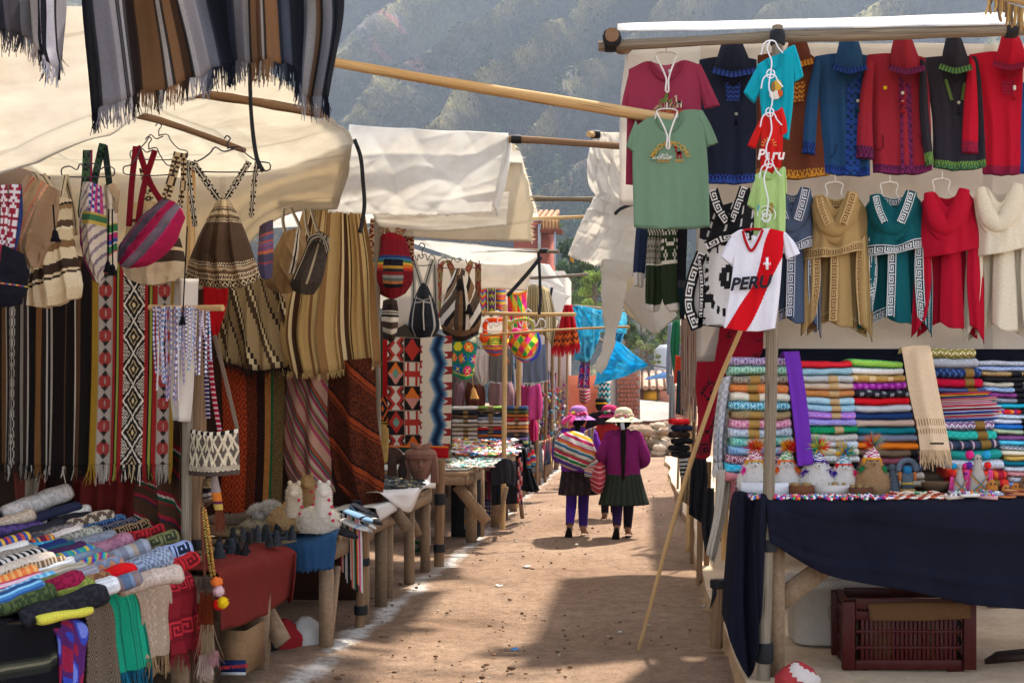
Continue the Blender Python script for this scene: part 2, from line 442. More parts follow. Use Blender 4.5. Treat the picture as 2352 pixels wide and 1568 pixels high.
# ================================================================ SETTING: ground, platform, mountain, haze
def ground_mat():
 m,n,out=new_mat('trodden_earth');L=n.links.new
 tc=N(n,'ShaderNodeTexCoord');co=tc.outputs['Object']
 n1=N(n,'ShaderNodeTexNoise',Scale=.55,Detail=8,Roughness=.6);L(co,n1.inputs['Vector'])
 n2=N(n,'ShaderNodeTexNoise',Scale=9,Detail=8,Roughness=.72);L(co,n2.inputs['Vector'])
 n3=N(n,'ShaderNodeTexNoise',Scale=55,Detail=4,Roughness=.7);L(co,n3.inputs['Vector'])
 r1=N(n,'ShaderNodeValToRGB');L(n1.outputs[0],r1.inputs[0])
 e=r1.color_ramp.elements;e[0].position=.3;e[0].color=(*H('8f725c'),1);e[1].position=.7;e[1].color=(*H('ae927b'),1)
 r2=N(n,'ShaderNodeMapRange',From_Min=.3,From_Max=.7,To_Min=.68,To_Max=1.25);L(n2.outputs[0],r2.inputs[0])
 r3=N(n,'ShaderNodeMapRange',From_Min=.3,From_Max=.7,To_Min=.8,To_Max=1.15);L(n3.outputs[0],r3.inputs[0])
 mm=N(n,'ShaderNodeMath',_operation='MULTIPLY');L(r2.outputs[0],mm.inputs[0]);L(r3.outputs[0],mm.inputs[1])
 sc=N(n,'ShaderNodeVectorMath',_operation='SCALE');L(r1.outputs[0],sc.inputs[0]);L(mm.outputs[0],sc.inputs['Scale'])
 vo=N(n,'ShaderNodeTexVoronoi',Scale=16);L(co,vo.inputs['Vector'])
 vr=N(n,'ShaderNodeMapRange',From_Min=.07,From_Max=.13,To_Min=.55,To_Max=1);L(vo.outputs['Distance'],vr.inputs[0])
 s2=N(n,'ShaderNodeVectorMath',_operation='SCALE');L(sc.outputs[0],s2.inputs[0]);L(vr.outputs[0],s2.inputs['Scale'])
 sx=N(n,'ShaderNodeSeparateXYZ');L(co,sx.inputs[0])
 w1=N(n,'ShaderNodeTexNoise',Scale=1.1,Detail=2);L(co,w1.inputs['Vector'])
 a1=N(n,'ShaderNodeMath',_operation='MULTIPLY_ADD');L(w1.outputs[0],a1.inputs[0]);a1.inputs[1].default_value=.16;a1.inputs[2].default_value=1.89
 a2=N(n,'ShaderNodeMath',_operation='ADD');L(sx.outputs[0],a2.inputs[0]);L(a1.outputs[0],a2.inputs[1])
 a3=N(n,'ShaderNodeMath',_operation='ABSOLUTE');L(a2.outputs[0],a3.inputs[0])
 c1=N(n,'ShaderNodeMapRange',From_Min=.02,From_Max=.2,To_Min=1.0,To_Max=0);L(a3.outputs[0],c1.inputs[0])
 n4=N(n,'ShaderNodeTexNoise',Scale=14,Detail=6,Roughness=.75);L(co,n4.inputs['Vector'])
 n5=N(n,'ShaderNodeTexNoise',Scale=1.7,Detail=2);L(co,n5.inputs['Vector'])
 c2=N(n,'ShaderNodeMath',_operation='MULTIPLY');L(c1.outputs[0],c2.inputs[0]);L(n4.outputs[0],c2.inputs[1])
 c3=N(n,'ShaderNodeMath',_operation='MULTIPLY');L(c2.outputs[0],c3.inputs[0]);L(n5.outputs[0],c3.inputs[1])
 c4=N(n,'ShaderNodeMapRange',From_Min=.145,From_Max=.30,To_Min=0,To_Max=.9);L(c3.outputs[0],c4.inputs[0])
 mx=N(n,'ShaderNodeMix',_data_type='RGBA');L(c4.outputs[0],mx.inputs[0]);L(s2.outputs[0],mx.inputs[6]);mx.inputs[7].default_value=(.82,.8,.76,1)
 bs=N(n,'ShaderNodeBsdfPrincipled',Roughness=.95);bs.inputs['Specular IOR Level'].default_value=.15
 L(mx.outputs[2],bs.inputs['Base Color'])
 ad=N(n,'ShaderNodeMath',_operation='MULTIPLY_ADD');L(n2.outputs[0],ad.inputs[0]);ad.inputs[1].default_value=2.5;L(n3.outputs[0],ad.inputs[2])
 bp=N(n,'ShaderNodeBump',Strength=.9,Distance=.03);L(ad.outputs[0],bp.inputs['Height']);L(bp.outputs[0],bs.inputs['Normal'])
 L(bs.outputs[0],out.inputs[0]);return m
def build_ground():
 xs=np.concatenate([np.linspace(-1500,-40,16),np.linspace(-30,-3.2,14),np.linspace(-3,1.4,90),np.linspace(1.6,30,14),np.linspace(40,1500,16)])
 ys=np.concatenate([np.linspace(-300,-8,8),np.linspace(-6,4.8,14),np.linspace(5,24,260),np.linspace(24.5,60,40),np.linspace(66,900,20)])
 X,Y=np.meshgrid(xs,ys)
 near=np.clip((40-Y)/20,0,1)*np.clip((6-abs(X+.8))/2,0,1)
 Z=np.zeros_like(X);r=np.random.default_rng(5)
 for k in range(40):
  f=r.uniform(1.5,9);a=r.uniform(0,2*PI)
  Z+=r.uniform(.2,1)*.018/f*np.sin(f*(X*math.cos(a)+Y*math.sin(a))+r.uniform(0,6.28))
 Z*=near*1.6
 g=G();g.add(np.stack([X,Y,Z],-1),grid_faces(len(ys),len(xs)),H('a07c5a'))
 struct(g.build('ground',ground_mat()))
build_ground()
def strew():
 g=G();r=np.random.default_rng(3)
 for k in range(700):
  y=6+18*r.random()**1.6;x=r.uniform(-2.3,.5);s=r.uniform(.004,.014)*(1.6 if r.random()<.07 else 1)
  c=H('6a4e38')*r.uniform(.5,1.5)if r.random()<.85 else H('b9aea0')
  blob(g,(x,y,s*.4),(s*r.uniform(.8,1.6),s,s*.6),c,6,4,k,.12)
 struct(g.build('pebbles',STONE,smooth=False),'stuff')
 g=G()
 for k in range(150):
  y=6+14*r.random()**1.4;x=r.uniform(-2.0,.5);a=r.uniform(0,PI);l=r.uniform(.03,.12)
  d=np.array([math.cos(a),math.sin(a),0])*l
  ribbon(g,[(x,y,.006),np.array([x,y,.012])+d*.5,np.array([x,y,.006])+d],.004,H('c9a777')*r.uniform(.6,1.1),3,1)
 struct(g.build('straw_litter',STONE),'stuff')
 for k,(u,v,s,c,lab)in enumerate([(1212,1302,.075,'dcd8d0','small torn white paper scrap lying on the sunny earth below the wooden tables'),(1145,1347,.05,'d8d2c8','crumpled white paper scrap on the earth beside the chalk line'),(1422,1203,.09,'e2dfda','flat white wrapper on the lane a step past the olive skirt'),(1183,1494,.035,'4f8fc8','tiny blue plastic scrap on the bare earth near the camera')]):
  Y=EYE*FPX/(v-CV);c0=P(u,v,Y)
  V=c0+r.normal(0,1,(14,3))*np.array([s,s,.0])
  ang=np.sort(r.uniform(0,2*PI,11));V=c0+np.stack([np.cos(ang)*s*r.uniform(.5,1,11),np.sin(ang)*s*1.3*r.uniform(.5,1,11),r.uniform(.006,.022,11)],1)
  V=np.vstack([V,c0+np.array([0,0,.014])])
  g=G();g.add(V,[[i,(i+1)%11,11]for i in range(11)],H(c))
  o=g.build('paper_scrap',TEE,smooth=False,solid=.002,off=c0);tag(o,lab,'litter','scraps of litter on the lane')
strew()
def build_platform():
 """beaten pale floor the stalls on the far side of the kerb stand on"""
 g=G();r=np.random.default_rng(8)
 ys=np.concatenate([np.linspace(4.2,12,60),np.linspace(12.4,30,40)]);xe=.53+.03*noise1(4,ys/12,6,1)
 xs=np.linspace(0,1,24)**1.6
 X=xe[:,None]+xs[None]*9;Y=np.repeat(ys[:,None],24,1)
 Z=.1+.006*np.sin(X*3+Y)+.004*np.sin(Y*7-X*5)
 V=np.stack([X,Y,Z],-1)
 g.add(V,grid_faces(len(ys),24),H('c3ac90'))
 k=5;f=np.linspace(0,1,k)[None]
 K=np.stack([xe[:,None]-.03*f+.012*r.normal(0,1,(len(ys),k)),np.repeat(ys[:,None],k,1),.1*(1-f)-.01*f+0*xe[:,None]],-1);K[:,0]=V[:,0]
 g.add(K,grid_faces(len(ys),k)[:,::-1],H('a88a68'))
 m=attr_mat('beaten_floor',.9,.12,12,.5,50,.01,dirt=.45,dscale=2.4,dcol=(*H('86684a'),1))
 struct(g.build('raised_floor',m))
build_platform()
def ridge_field(u,v):
 q=u+1.22*v
 cr=2596+.9*(np.array([120,520,860,1130,1425,1600,1790,2080,2420,2800,3200,3600.])-2596)
 am=np.array([.9,1.0,.7,.9,1.35,1.2,.8,1.1,.9,1,1,1])
 q=q+22*np.sin(v/60+u/300)+14*np.sin(v/23+u/90)
 i=np.clip(np.searchsorted(cr,q)-1,0,len(cr)-2)
 f=np.clip((q-cr[i])/(cr[i+1]-cr[i]),0,1)
 d=1-2*np.minimum(f,1-f)
 return(d**1.1)*1.05*np.where(f<.5,am[i],am[i+1]),d,f
def fbm(x,y,seed,oct=5,lac=2.0,gain=.55):
 r=np.random.default_rng(seed);out=0;a=1.
 for o in range(oct):
  for k in range(4):
   th=r.uniform(0,2*PI);out=out+a*.5*np.sin((x*math.cos(th)+y*math.sin(th))+r.uniform(0,6.28)+1.3*np.sin(.7*(x*math.sin(th)-y*math.cos(th))+r.uniform(0,6)))
  x=x*lac;y=y*lac;a*=gain
 return out
def mount_xyz(u,v):
 Y=430+(CV-v)/915*480
 p=np.stack([(u-CU)*Y/FPX,Y,EYE-(v-CV)*Y/FPX],-1)
 rg,d,f=ridge_field(u,v)
 p[...,1]-=rg*95
 p[...,1]+=5*fbm(u/50,v/45,3,6)+3.5*np.abs(fbm(u/34,v/40,4,3))
 p[...,2]+=2.5*fbm(u/40,v/40,9,4)
 return p,d,f
def build_mountain():
 u=np.linspace(-700,3100,700);v=np.concatenate([np.linspace(-260,-80,12),np.linspace(-60,780,270),np.linspace(800,940,16)])
 U,V=np.meshgrid(u,v);p,d,f=mount_xyz(U,V)
 g=G()
 Uc,Vc=U[:-1,:-1],V[:-1,:-1]
 _,dc,fc=mount_xyz(Uc,Vc)
 grass,bush,dry_lit=H('57533f'),H('232a1c'),H('8f8458')
 n1=fbm(Uc/60,Vc/45,21,4);n2=fbm(Uc/14,Vc/11,22,3)
 k=np.clip(.5+.55*n1+.5*n2,0,1)[...,None]
 c=grass*(1-k)+bush*k
 kd=np.clip((dc-.6)/.3,0,1)[...,None]*np.clip(.6+.5*n2,0,1)[...,None];c=c*(1-kd)+dry_lit*kd  # crests paled: dry grass, with sunlit ridges put into the colour
 gully_shade=np.clip((.3-dc)/.25,0,1)[...,None]*.85;c=c*(1-gully_shade)+bush*.8*gully_shade  # gullies darkened: scrub, with their shade put into the colour
 def zone(cu,cv,ru,rv,ang):
  a=math.radians(ang);cu,cv=CU+(cu-CU)*.93,CV+(cv-CV)*.93;x=(Uc-cu)*math.cos(a)+(Vc-cv)*math.sin(a);y=-(Uc-cu)*math.sin(a)+(Vc-cv)*math.cos(a)
  return np.clip(1.25-np.sqrt((x/ru)**2+(y/rv)**2)+.45*n2+.2*n1,0,1)
 rock,red=H('55504e'),H('8a5e54')
 for(cu,cv,ru,rv,an)in[(930,110,120,62,20),(1120,135,80,50,25),(850,60,70,40,30),(1370,400,70,90,60),(1500,170,45,30,-20),(1300,300,30,60,-50),(1690,100,60,30,-20)]:
  z=np.clip(zone(cu,cv,ru,rv,an)*2.2-.7,0,1)[...,None]*.8;c=c*(1-z)+rock*(1+.35*n2[...,None])*z
 for(cu,cv,ru,rv,an)in[(875,38,62,9,27),(1140,122,48,9,27),(1052,160,12,16,0),(990,120,40,10,-60),(1385,390,30,60,60),(1480,150,20,12,0),(860,95,12,30,20)]:
  z=np.clip(zone(cu,cv,ru,rv,an)*2.2-.9,0,1)[...,None]*.85;c=c*(1-z)+red*(1+.25*n2[...,None])*z
 g.add(p.reshape(-1,3),grid_faces(*p.shape[:2])[:,::-1],np.clip(c,.02,1).reshape(-1,3))
 m=attr_mat('mountain_scrub',1,.5,.34,1,.3,5,spec=.05)
 struct(g.build('mountain',m))
 r=np.random.default_rng(12);n=22000
 bu=r.uniform(-300,2700,n);bv=r.uniform(-120,780,n);q,dd,ff=mount_xyz(bu,bv)
 n1=fbm(bu/60,bv/45,21,4);keep=r.random(n)<np.clip(.55+.4*n1-.35*dd,.05,1);q=q[keep];m_=len(q)
 octa=np.array([(1,0,.3),(0,1,.3),(-1,0,.3),(0,-1,.3),(.1,.1,1.1),(.7,.7,.1),(-.7,.7,.15),(-.7,-.7,.1)],float)
 of=np.array([[0,5,4],[5,1,4],[1,6,4],[6,2,4],[2,7,4],[7,3,4],[3,0,4]])
 s=r.uniform(.5,2.1,m_)**1.3
 Vv=q[:,None]+octa[None]*s[:,None,None]*r.uniform(.7,1.3,(m_,8,1))
 Ff=(np.arange(m_)*8)[:,None,None]+of[None]
 cc=np.where(r.random((m_,1))<.7,H('1c2517')[None],H('3e402d')[None])*r.uniform(.7,1.3,(m_,1))
 gb=G();gb.add(Vv.reshape(-1,3),Ff.reshape(-1,3),np.repeat(cc,7,0))
 struct(gb.build('scrub_vegetation',attr_mat('far_leaves',1,.3,1.5,.5,3,.3,spec=.05),smooth=False),'stuff')
 gw=G()
 spots=[]
 def patch(cu,cv,ru,rv,n,h0,h1):
  for _ in range(n):
   a=r.uniform(0,2*PI);q=math.sqrt(r.random());spots.append((cu+ru*q*math.cos(a),cv+rv*q*math.sin(a),r.uniform(h0,h1)))
 patch(1065,245,34,30,40,7,12);patch(1205,285,50,20,50,7,14);patch(1250,225,36,30,24,6,11);patch(1300,175,60,14,20,5,9)
 patch(1290,470,90,42,120,9,17);patch(1360,560,110,60,170,10,18);patch(1300,640,120,70,200,12,20);patch(1215,430,60,40,50,8,14)
 patch(2140,40,16,6,5,9,14);patch(2290,25,60,8,10,6,12);patch(1420,690,90,60,100,12,18);patch(1560,700,120,80,90,10,16);patch(1120,215,10,24,10,5,8)
 for k,(su,sv,h)in enumerate(spots):
  pu,pv=su,sv
  for _ in range(5):
   b,_,_=mount_xyz(np.array([pu]),np.array([pv]));b=b[0];pu+=.8*(su-(CU+b[0]*FPX/b[1]));pv+=.8*(sv-(CV-(b[2]-EYE)*FPX/b[1]))
  n_=46;t=r.random(n_);ang=r.uniform(0,2*PI,n_);rad=h*.2*np.sin(PI*np.clip(t*.9+.1,0,1))**.7*r.uniform(.4,1.15,n_)
  cen=b+np.stack([rad*np.cos(ang),rad*np.sin(ang),h*(.12+.88*t)],1);sz=h*.075*r.uniform(.6,1.5,n_)
  d1=r.normal(0,1,(n_,3));d2=r.normal(0,1,(n_,3));d1/=np.linalg.norm(d1,axis=1)[:,None];d2/=np.linalg.norm(d2,axis=1)[:,None]
  A=np.stack([cen-d1*sz[:,None],cen-d2*sz[:,None]*.8,cen+d1*sz[:,None],cen+d2*sz[:,None]],1).reshape(-1,3)
  col=H('34452f')*r.uniform(.6,1.35)*np.array([1,1,r.uniform(.8,1.2)])
  gw.add(A,np.arange(n_*4).reshape(-1,4),np.repeat((col[None]*r.uniform(.7,1.4,(n_,1))),1,0))
 struct(gw.build('eucalyptus_woods',MATS['far_leaves'],smooth=False),'stuff')
build_mountain()
def build_haze():
 g=G();box(g,(0,560,210),(3000,1180,424),(1,1,1))
 m,n,out=new_mat('thin_haze')
 pv=n.nodes.new('ShaderNodeVolumePrincipled');pv.inputs['Color'].default_value=(.72,.83,1,1);pv.inputs['Density'].default_value=HAZE;pv.inputs['Anisotropy'].default_value=.2
 n.links.new(pv.outputs[0],out.inputs['Volume'])
 struct(g.build('haze',m,smooth=False),'stuff')
HAZE=.00025
build_haze()
# ================================================================ HOUSES, WALLS AND TREES BEYOND THE LANE
LEAF=attr_mat('tree_leaves',.8,.25,3,0,transl=.35,spec=.2)
BRICKM=attr_mat('house_wall',.95,.18,9,.6,30,.02,dirt=.35,dscale=1.6,dcol=(.28,.2,.14,1))
BARK=attr_mat('bark',.95,.3,12,.7,30,.03)
def tree(name,label,u,v0,v1,Y,w,c,seed=0,n=2600,group='trees beyond the stalls',leaf=.20,lean=0):
 r=np.random.default_rng(seed+70);b=P(u,v0,Y);top=P(u+lean,v1,Y);h=top[2]-b[2];W_=w*Y/FPX;t=thing(name,label,'tree',b,group)
 g=G();tube(g,[b-[0,0,.6],b+(top-b)*.4+[W_*.04,0,0],b+(top-b)*.92],[h*.022+.06,h*.014+.03,.02],9,H('6a5a4a'),seg=14,lump=.15,seed=seed)
 cl=[]
 for k in range(16):
  f=r.uniform(.25,1);a=r.uniform(0,6.28);rad=W_*.5*(math.sin(PI*min(1,f*.85+.12))**.7)*r.uniform(.35,1);p0=b+(top-b)*f*.8;p1=b+(top-b)*f+np.array([math.cos(a)*rad,math.sin(a)*rad,0]);cl.append(p1);tube(g,[p0,(p0+p1)/2+[0,0,.02*h],p1],[h*.008+.015,.01],5,H('66584a'),cap=False)
 g.build('trunk',BARK,t)
 cl=np.array(cl);i=r.integers(len(cl),size=n);sz=h*.10*r.uniform(.5,1.3,len(cl));d=r.normal(0,1,(n,3));d/=np.linalg.norm(d,axis=1)[:,None];cen=cl[i]+d*(sz[i]*r.random(n)**.4)[:,None]*[1.1,1.1,.85]
 s=leaf*r.uniform(.5,1.4,n)[:,None]*h/8;d1=r.normal(0,1,(n,3));d2=r.normal(0,1,(n,3));d1/=np.linalg.norm(d1,axis=1)[:,None];d2/=np.linalg.norm(d2,axis=1)[:,None]
 A=np.stack([cen-d1*s,cen-d2*s*.5,cen+d1*s,cen+d2*s*.5],1).reshape(-1,3);tone=r.uniform(.6,1.35,len(cl))[i][:,None]*r.uniform(.75,1.25,(n,1));g=G();g.add(A,np.arange(n*4).reshape(-1,4),H(c)[None]*tone);g.build('crown',LEAF,t,smooth=False)
def trees():
 Dk,Md,Lt,Ol='42553a','54683c','84994c','707a52'
 for k,(u,v0,v1,Y,w,c,nm,l)in enumerate([(1262,800,505,95,90,Dk,'eucalyptus_tree','tall dark eucalyptus behind the tile roofed house'),(1312,800,560,88,90,Dk,'eucalyptus_tree','dark eucalyptus between the house post and the short pole'),(1350,800,600,80,90,Md,'eucalyptus_tree','bushy green tree above the blue tarp'),(1235,800,590,84,80,Md,'eucalyptus_tree','green tree partly behind the grey building'),(1366,770,622,56,62,Lt,'young_tree','bright yellow green young tree beside the twisted white tail'),(1400,800,640,75,90,Md,'eucalyptus_tree','green tree hidden behind the loose white sheet'),(1437,860,735,70,80,Md,'eucalyptus_tree','green tree beyond the tip of the blue tarp'),(1470,830,700,85,80,Dk,'eucalyptus_tree','dark tree behind the pointed canvas corner'),(1484,868,782,52,92,Ol,'olive_tree','olive grey round tree behind the brick pillar house'),(1520,820,735,90,70,Lt,'young_tree','sunny pale green tree on the slope behind the hanging jumpers'),(1550,830,690,90,80,Md,'eucalyptus_tree','green tree behind the far kerb side garments'),(1215,780,640,70,80,Dk,'eucalyptus_tree','dark tree behind the white canvas corner')]):tree(nm,l,u,v0,v1,Y,w,c,k)
trees()
def house_parts(t,x0,x1,y0,y1,z,wall,roof=None,openings=(),eave=.3,rise=.9):
 def bx(nm,c,s,col,m=BRICKM):g=G();box(g,c,s,H(col));return g.build(nm,m,t,smooth=False)
 bx('wall',((x0+x1)/2,(y0+y1)/2,z/2),(x1-x0,y1-y0,z),wall)
 for(nm,cx,cz,w,h,c)in openings:o=bx(nm,(cx,y0-.02,cz),(w,.08,h),c);g=G();box(g,(cx,y0-.05,cz-h/2-.03),(w+.15,.12,.06),H('8a7a68'));g.build('sill',BRICKM,sub(o,t),smooth=False)
 if roof:
  n=max(3,int((x1-x0+2*eave)/.30));g0=G();V=np.array([[x0-eave,y0-eave,z-.05],[x1+eave,y0-eave,z-.05],[x1+eave,y1,z+rise],[x0-eave,y1,z+rise]]);g0.add(np.vstack([V,V-[0,0,.08]]),[[0,1,2,3],[7,6,5,4],[0,4,5,1],[3,2,6,7],[0,3,7,4],[1,5,6,2]],H('5a4030'));ro=g0.build('roof',BRICKM,t,smooth=False);R_=sub(ro,t);r=np.random.default_rng(int(x0*10)%97)
  for i in range(n):
   x=x0-eave+(i+.5)*(x1-x0+2*eave)/n;g=G();tube(g,[np.array([x,y0-eave-.05+r.normal(0,.03),z-.01]),np.array([x,y1,z+rise+.05])],.12,8,H(roof)*r.uniform(.75,1.25),seg=6,flat=.8);g.build('tile',BRICKM,R_)
def town():
 z=lambda v,Y:EYE-(v-CV)*Y/FPX;X=lambda u,Y:(u-CU)*Y/FPX
 Y=45;t=thing('brick_house','unfinished red brick house end with a grey concrete corner column','house',(X(1438,Y),Y,0));r=np.random.default_rng(1)
 x0,x1,zt=X(1416,Y),X(1470,Y),z(835,Y);g=G();box(g,((x0+x1)/2,Y+1.5,zt/2),(x1-x0,3,zt),H('7d6a5e'));g.build('mortar_wall',BRICKM,t,smooth=False);nb=7;rows=int(zt/.16)
 meB=None
 for i in range(rows):
  for j in range(nb):
   w=(x1-x0)/nb;cx=x0+(j+.5+(.25 if i%2 else-.25)*.5)*w;cz=(i+.5)*zt/rows
   if abs(cx-(x0+x1)/2)+w*.42>(x1-x0)/2:continue
   if meB is None:g=G();box(g,(0,0,0),(w*.93,.08,.135),H('9a5a48'));o=g.build('brick',BRICKM,t,smooth=False);meB=o.data
   else:o=bpy.data.objects.new('brick',meB);C.objects.link(o);o.parent=t['o']
   o.location=(cx-t['_o'][0]+r.normal(0,.006),-.02+r.normal(0,.008),cz)
 if meB:meB.transform(Matrix.Translation(Vector((t['_o'][0],t['_o'][1],t['_o'][2]))))
 g=G();box(g,(X(1406,Y),Y+1,zt/2+.1),(X(1416,Y)-X(1398,Y),1.8,zt+.3),H('a39c90'));g.build('concrete_column',BRICKM,t,smooth=False)
 Y=48;t=thing('orange_house','orange plastered house wall behind the concrete column','house',(X(1370,Y),Y,0));house_parts(t,X(1300,Y),X(1400,Y),Y,Y+4,z(862,Y),'b0583a')
 Y=43;t=thing('adobe_lean_to','small pink adobe lean-to with a tiled top beside the orange house','house',(X(1385,Y),Y,0));house_parts(t,X(1372,Y),X(1396,Y),Y,Y+1.6,z(884,Y),'b07a64','b08a74',eave=.1,rise=.25)
 Y=47;t=thing('adobe_house','low pink adobe house with an old tile roof and a yellow shutter','house',(X(1500,Y),Y,0));house_parts(t,X(1470,Y),X(1600,Y),Y,Y+5,z(890,Y),'a8705c','b8947e',[('shutter',X(1493,Y),z(908,Y),30*Y/FPX,22*Y/FPX,'c8942a'),('shutter',X(1512,Y),z(908,Y),7*Y/FPX,22*Y/FPX,'7a5a34')],.25,.7)
 cloth_w=G();sheet(cloth_w,[pts([(1470,918),(1470,966)],42),pts([(1502,921),(1502,966)],41.9),pts([(1538,924),(1536,962)],42)],16,8,H('d8d4cc'),wrinkle=.03);o=cloth_w.build('white_sheet',CANVAS,off=P(1500,920,42));tag(o,'white sheet stretched below the yellow shutter','tarp')
 g=G();sheet(g,[pts([(1485,866),(1480,872)],46),pts([(1538,850),(1540,868)],48)],14,6,H('5a8ac0'),wrinkle=.08);o=g.build('blue_sheet',PLASTIC,off=P(1510,862,47));tag(o,'pale blue plastic laid over the old tile roof','tarp')
 t=thing('water_tank','pale grey water tank above the adobe house','tank',P(1524,850,55));g=G();b=P(1526,856,55);loft(g,[(b,.5,.5),(b+[0,0,1.1],.5,.5),(b+[0,0,1.35],.2,.2)],16,H('a8aeb0'));g.build('tank_shell',HARD,t)
 Y=62;t=thing('tile_roofed_house','house with terracotta tile roof, wooden balcony and metal post above the tarps','house',(X(1240,Y),Y,0));xa,xb=X(1180,Y),X(1262,Y);house_parts(t,xa,xb,Y,Y+4,z(506,Y),'8a4a3c','d08a68',eave=.3,rise=1.1)
 for nm,c,s,col in(('balcony_floor',((X(1248,Y)+X(1290,Y))/2,Y-.5,z(535,Y)),(X(1290,Y)-X(1240,Y),1.2,.12),'6a3a2a'),('balcony_panel',((X(1248,Y)+X(1288,Y))/2,Y-1.0,z(522,Y)),(X(1288,Y)-X(1252,Y),.08,.5),'b08a5a'),('metal_post',(X(1278,Y),Y-.9,z(575,Y)),(.1,.1,1.9),'8a98a4'),('drain_pipe',(X(1240,Y),Y-.2,z(545,Y)),(.16,.16,1.4),'9aa4aa'),('gutter',(X(1228,Y),Y-.4,z(507,Y)),(1.6,.2,.14),'b0b4b8')):g=G();box(g,c,s,H(col));g.build(nm,BRICKM,t,smooth=False)
 for k in range(5):g=G();box(g,(X(1255+8*k,Y),Y-1.06,z(522,Y)),(.05,.05,.5),H('7a5234'));g.build('baluster',BRICKM,t,smooth=False)
 Y=52;t=thing('grey_building','plain grey rendered building behind the thin pole end','house',(X(1250,Y),Y,0));house_parts(t,X(1150,Y),X(1296,Y),Y,Y+5,z(622,Y),'a09890')
 r=np.random.default_rng(6)
 t=thing('rubble_wall','tumbled low stone wall across the far end of the lane','wall',(0,36,0))
 for k in range(230):
  u=r.uniform(1405,1600);Yy=34+r.uniform(-2.5,2.5);hz=.85*r.random()**1.4;x=X(u,Yy);s=r.uniform(.08,.22)
  g=G();blob(g,(x,Yy,hz),(s*1.3,s,s*.7),H(['a8947c','8d7a66','b8a48c','9a8068'][k%4]),8,5,k,.12);g.build('stone',BRICKM,t,smooth=False)
 def bt(label,rails,seed,c='48c4e0'):g=G();sheet(g,rails,50,40,H(c),wrinkle=.22,folds=((.07,3,.4,.8),),seed=seed);o=g.build('blue_tarp',PLASTIC,off=np.array(rails[0][0]),solid=.004);tag(o,label,'tarp','blue plastic tarps over the far stalls')
 bt('sky blue plastic tarp hanging beside the red shawl',[pts([(1312,700),(1318,760),(1320,825)],21),pts([(1350,705),(1345,760),(1350,830)],20.8),pts([(1382,712),(1378,770),(1370,790)],21)],1,'5ac4dc')
 bt('light blue tarp strip under the thin pale rail',[pts([(1350,706),(1352,760)],22),pts([(1440,714),(1438,765)],22)],2,'7ad0e4')
 bt('bright blue plastic tarp stretched to a point over the end of the lane',[pts([(1392,788),(1378,830),(1364,885)],24),pts([(1420,786),(1420,830),(1410,872)],23.6),pts([(1455,812),(1452,834),(1442,862)],23.8),pts([(1489,836),(1489,837),(1488,839)],24)],3,'3cc0e4')
 bt('small blue tarp corner behind the twisted white tail',[pts([(1405,745),(1405,790)],25),pts([(1442,735),(1425,800)],25)],4,'4ab8d8')
 for k,(p,l)in enumerate([([(1316,702,20.9),(1444,714,21.9)],'straight thin pole along the top of the sky blue tarp'),([(1392,788,23.9),(1345,760,22.5)],'thin rope pole tying the bright blue tarp')]):g=G();tube(g,pts(p),.03,6,polecol=True);o=g.build('roof_pole',POLE_G,off=pts(p)[0]);tag(o,l,'pole','poles of the stall frames')
 g=G();tube(g,[P(1489,837,24),P(1540,846,20)],.012,5,H('3a3030'),seg=6);o=g.build('rope',RUBBER,off=P(1489,837,24));tag(o,'thin guy rope from the tip of the bright blue tarp','rope')
town()
# ================================================================ builders shared by the stalls
def PX(u,v,x):
 Y=x*FPX/(u-CU);return P(u,v,Y)
def px(lst,x):return np.array([PX(u,v,x)for u,v in lst])
def pole(name,label,path,r,mat=POLE_G,group='poles of the stall frames',seg=14,lump=.12,seed=0,cat='pole',parts=()):
 g=G();tube(g,path,r,10,polecol=True,seg=seg,lump=lump,seed=seed)
 c=np.asarray(path[0],float);base=np.mean(np.asarray(path,float),0)if abs(path[0][2]-path[-1][2])<.8 else(c if path[0][2]<path[-1][2]else np.asarray(path[-1],float))
 if parts:
  t=thing(name,label,cat,base,group);g.build('shaft',mat,t)
  for(pn,f,w,m)in parts:
   gg=G();f(gg);gg.build(pn,m,t)
  return t
 o=g.build(name,mat,off=base);return tag(o,label,cat,group)
def tape(p,axis,r,h,col='1b1b1d'):
 """wound strip of black rubber round a pole"""
 def f(g):
  a=unit(axis);p0=np.asarray(p,float)
  for k,dz in enumerate((-.3,.05,.33)):
   q=p0+a*h*dz;tube(g,[q-a*h*.22,q,q+a*h*.22],[r*1.16+.002*k,r*1.24,r*1.16],10,H(col),lump=.06,seed=k)
 return('rubber_lashing',f,None,RUBBER)
def cloth(name,label,cat,rails,nu,nv,col,mat=None,fr=None,group=None,solid=.004,Y=None,extra=(),**kw):
 g=G();V=sheet(g,rails,nu,nv,col,**kw)
 top=V[0].mean(0)
 if fr is None and not extra:
  o=g.build(name,mat or WOOL,off=top,solid=solid);return tag(o,label,cat,group)
 t=thing(name,label,cat,top,group);g.build('fabric',mat or WOOL,t,solid=solid)
 if fr:
  q=dict(fr);edge=V[-1]if q.pop('edge','b')=='b' else V[0]
  gf=G();fringe(gf,edge,q.pop('len',.05),q.pop('n',80),q.pop('col',H('333333')),**q);gf.build('fringe',mat or WOOL,t,kind='stuff',smooth=False)
 for(pn,f,m)in extra:
  gg=G();f(gg,V);gg.build(pn,m or mat or WOOL,t)
 return t
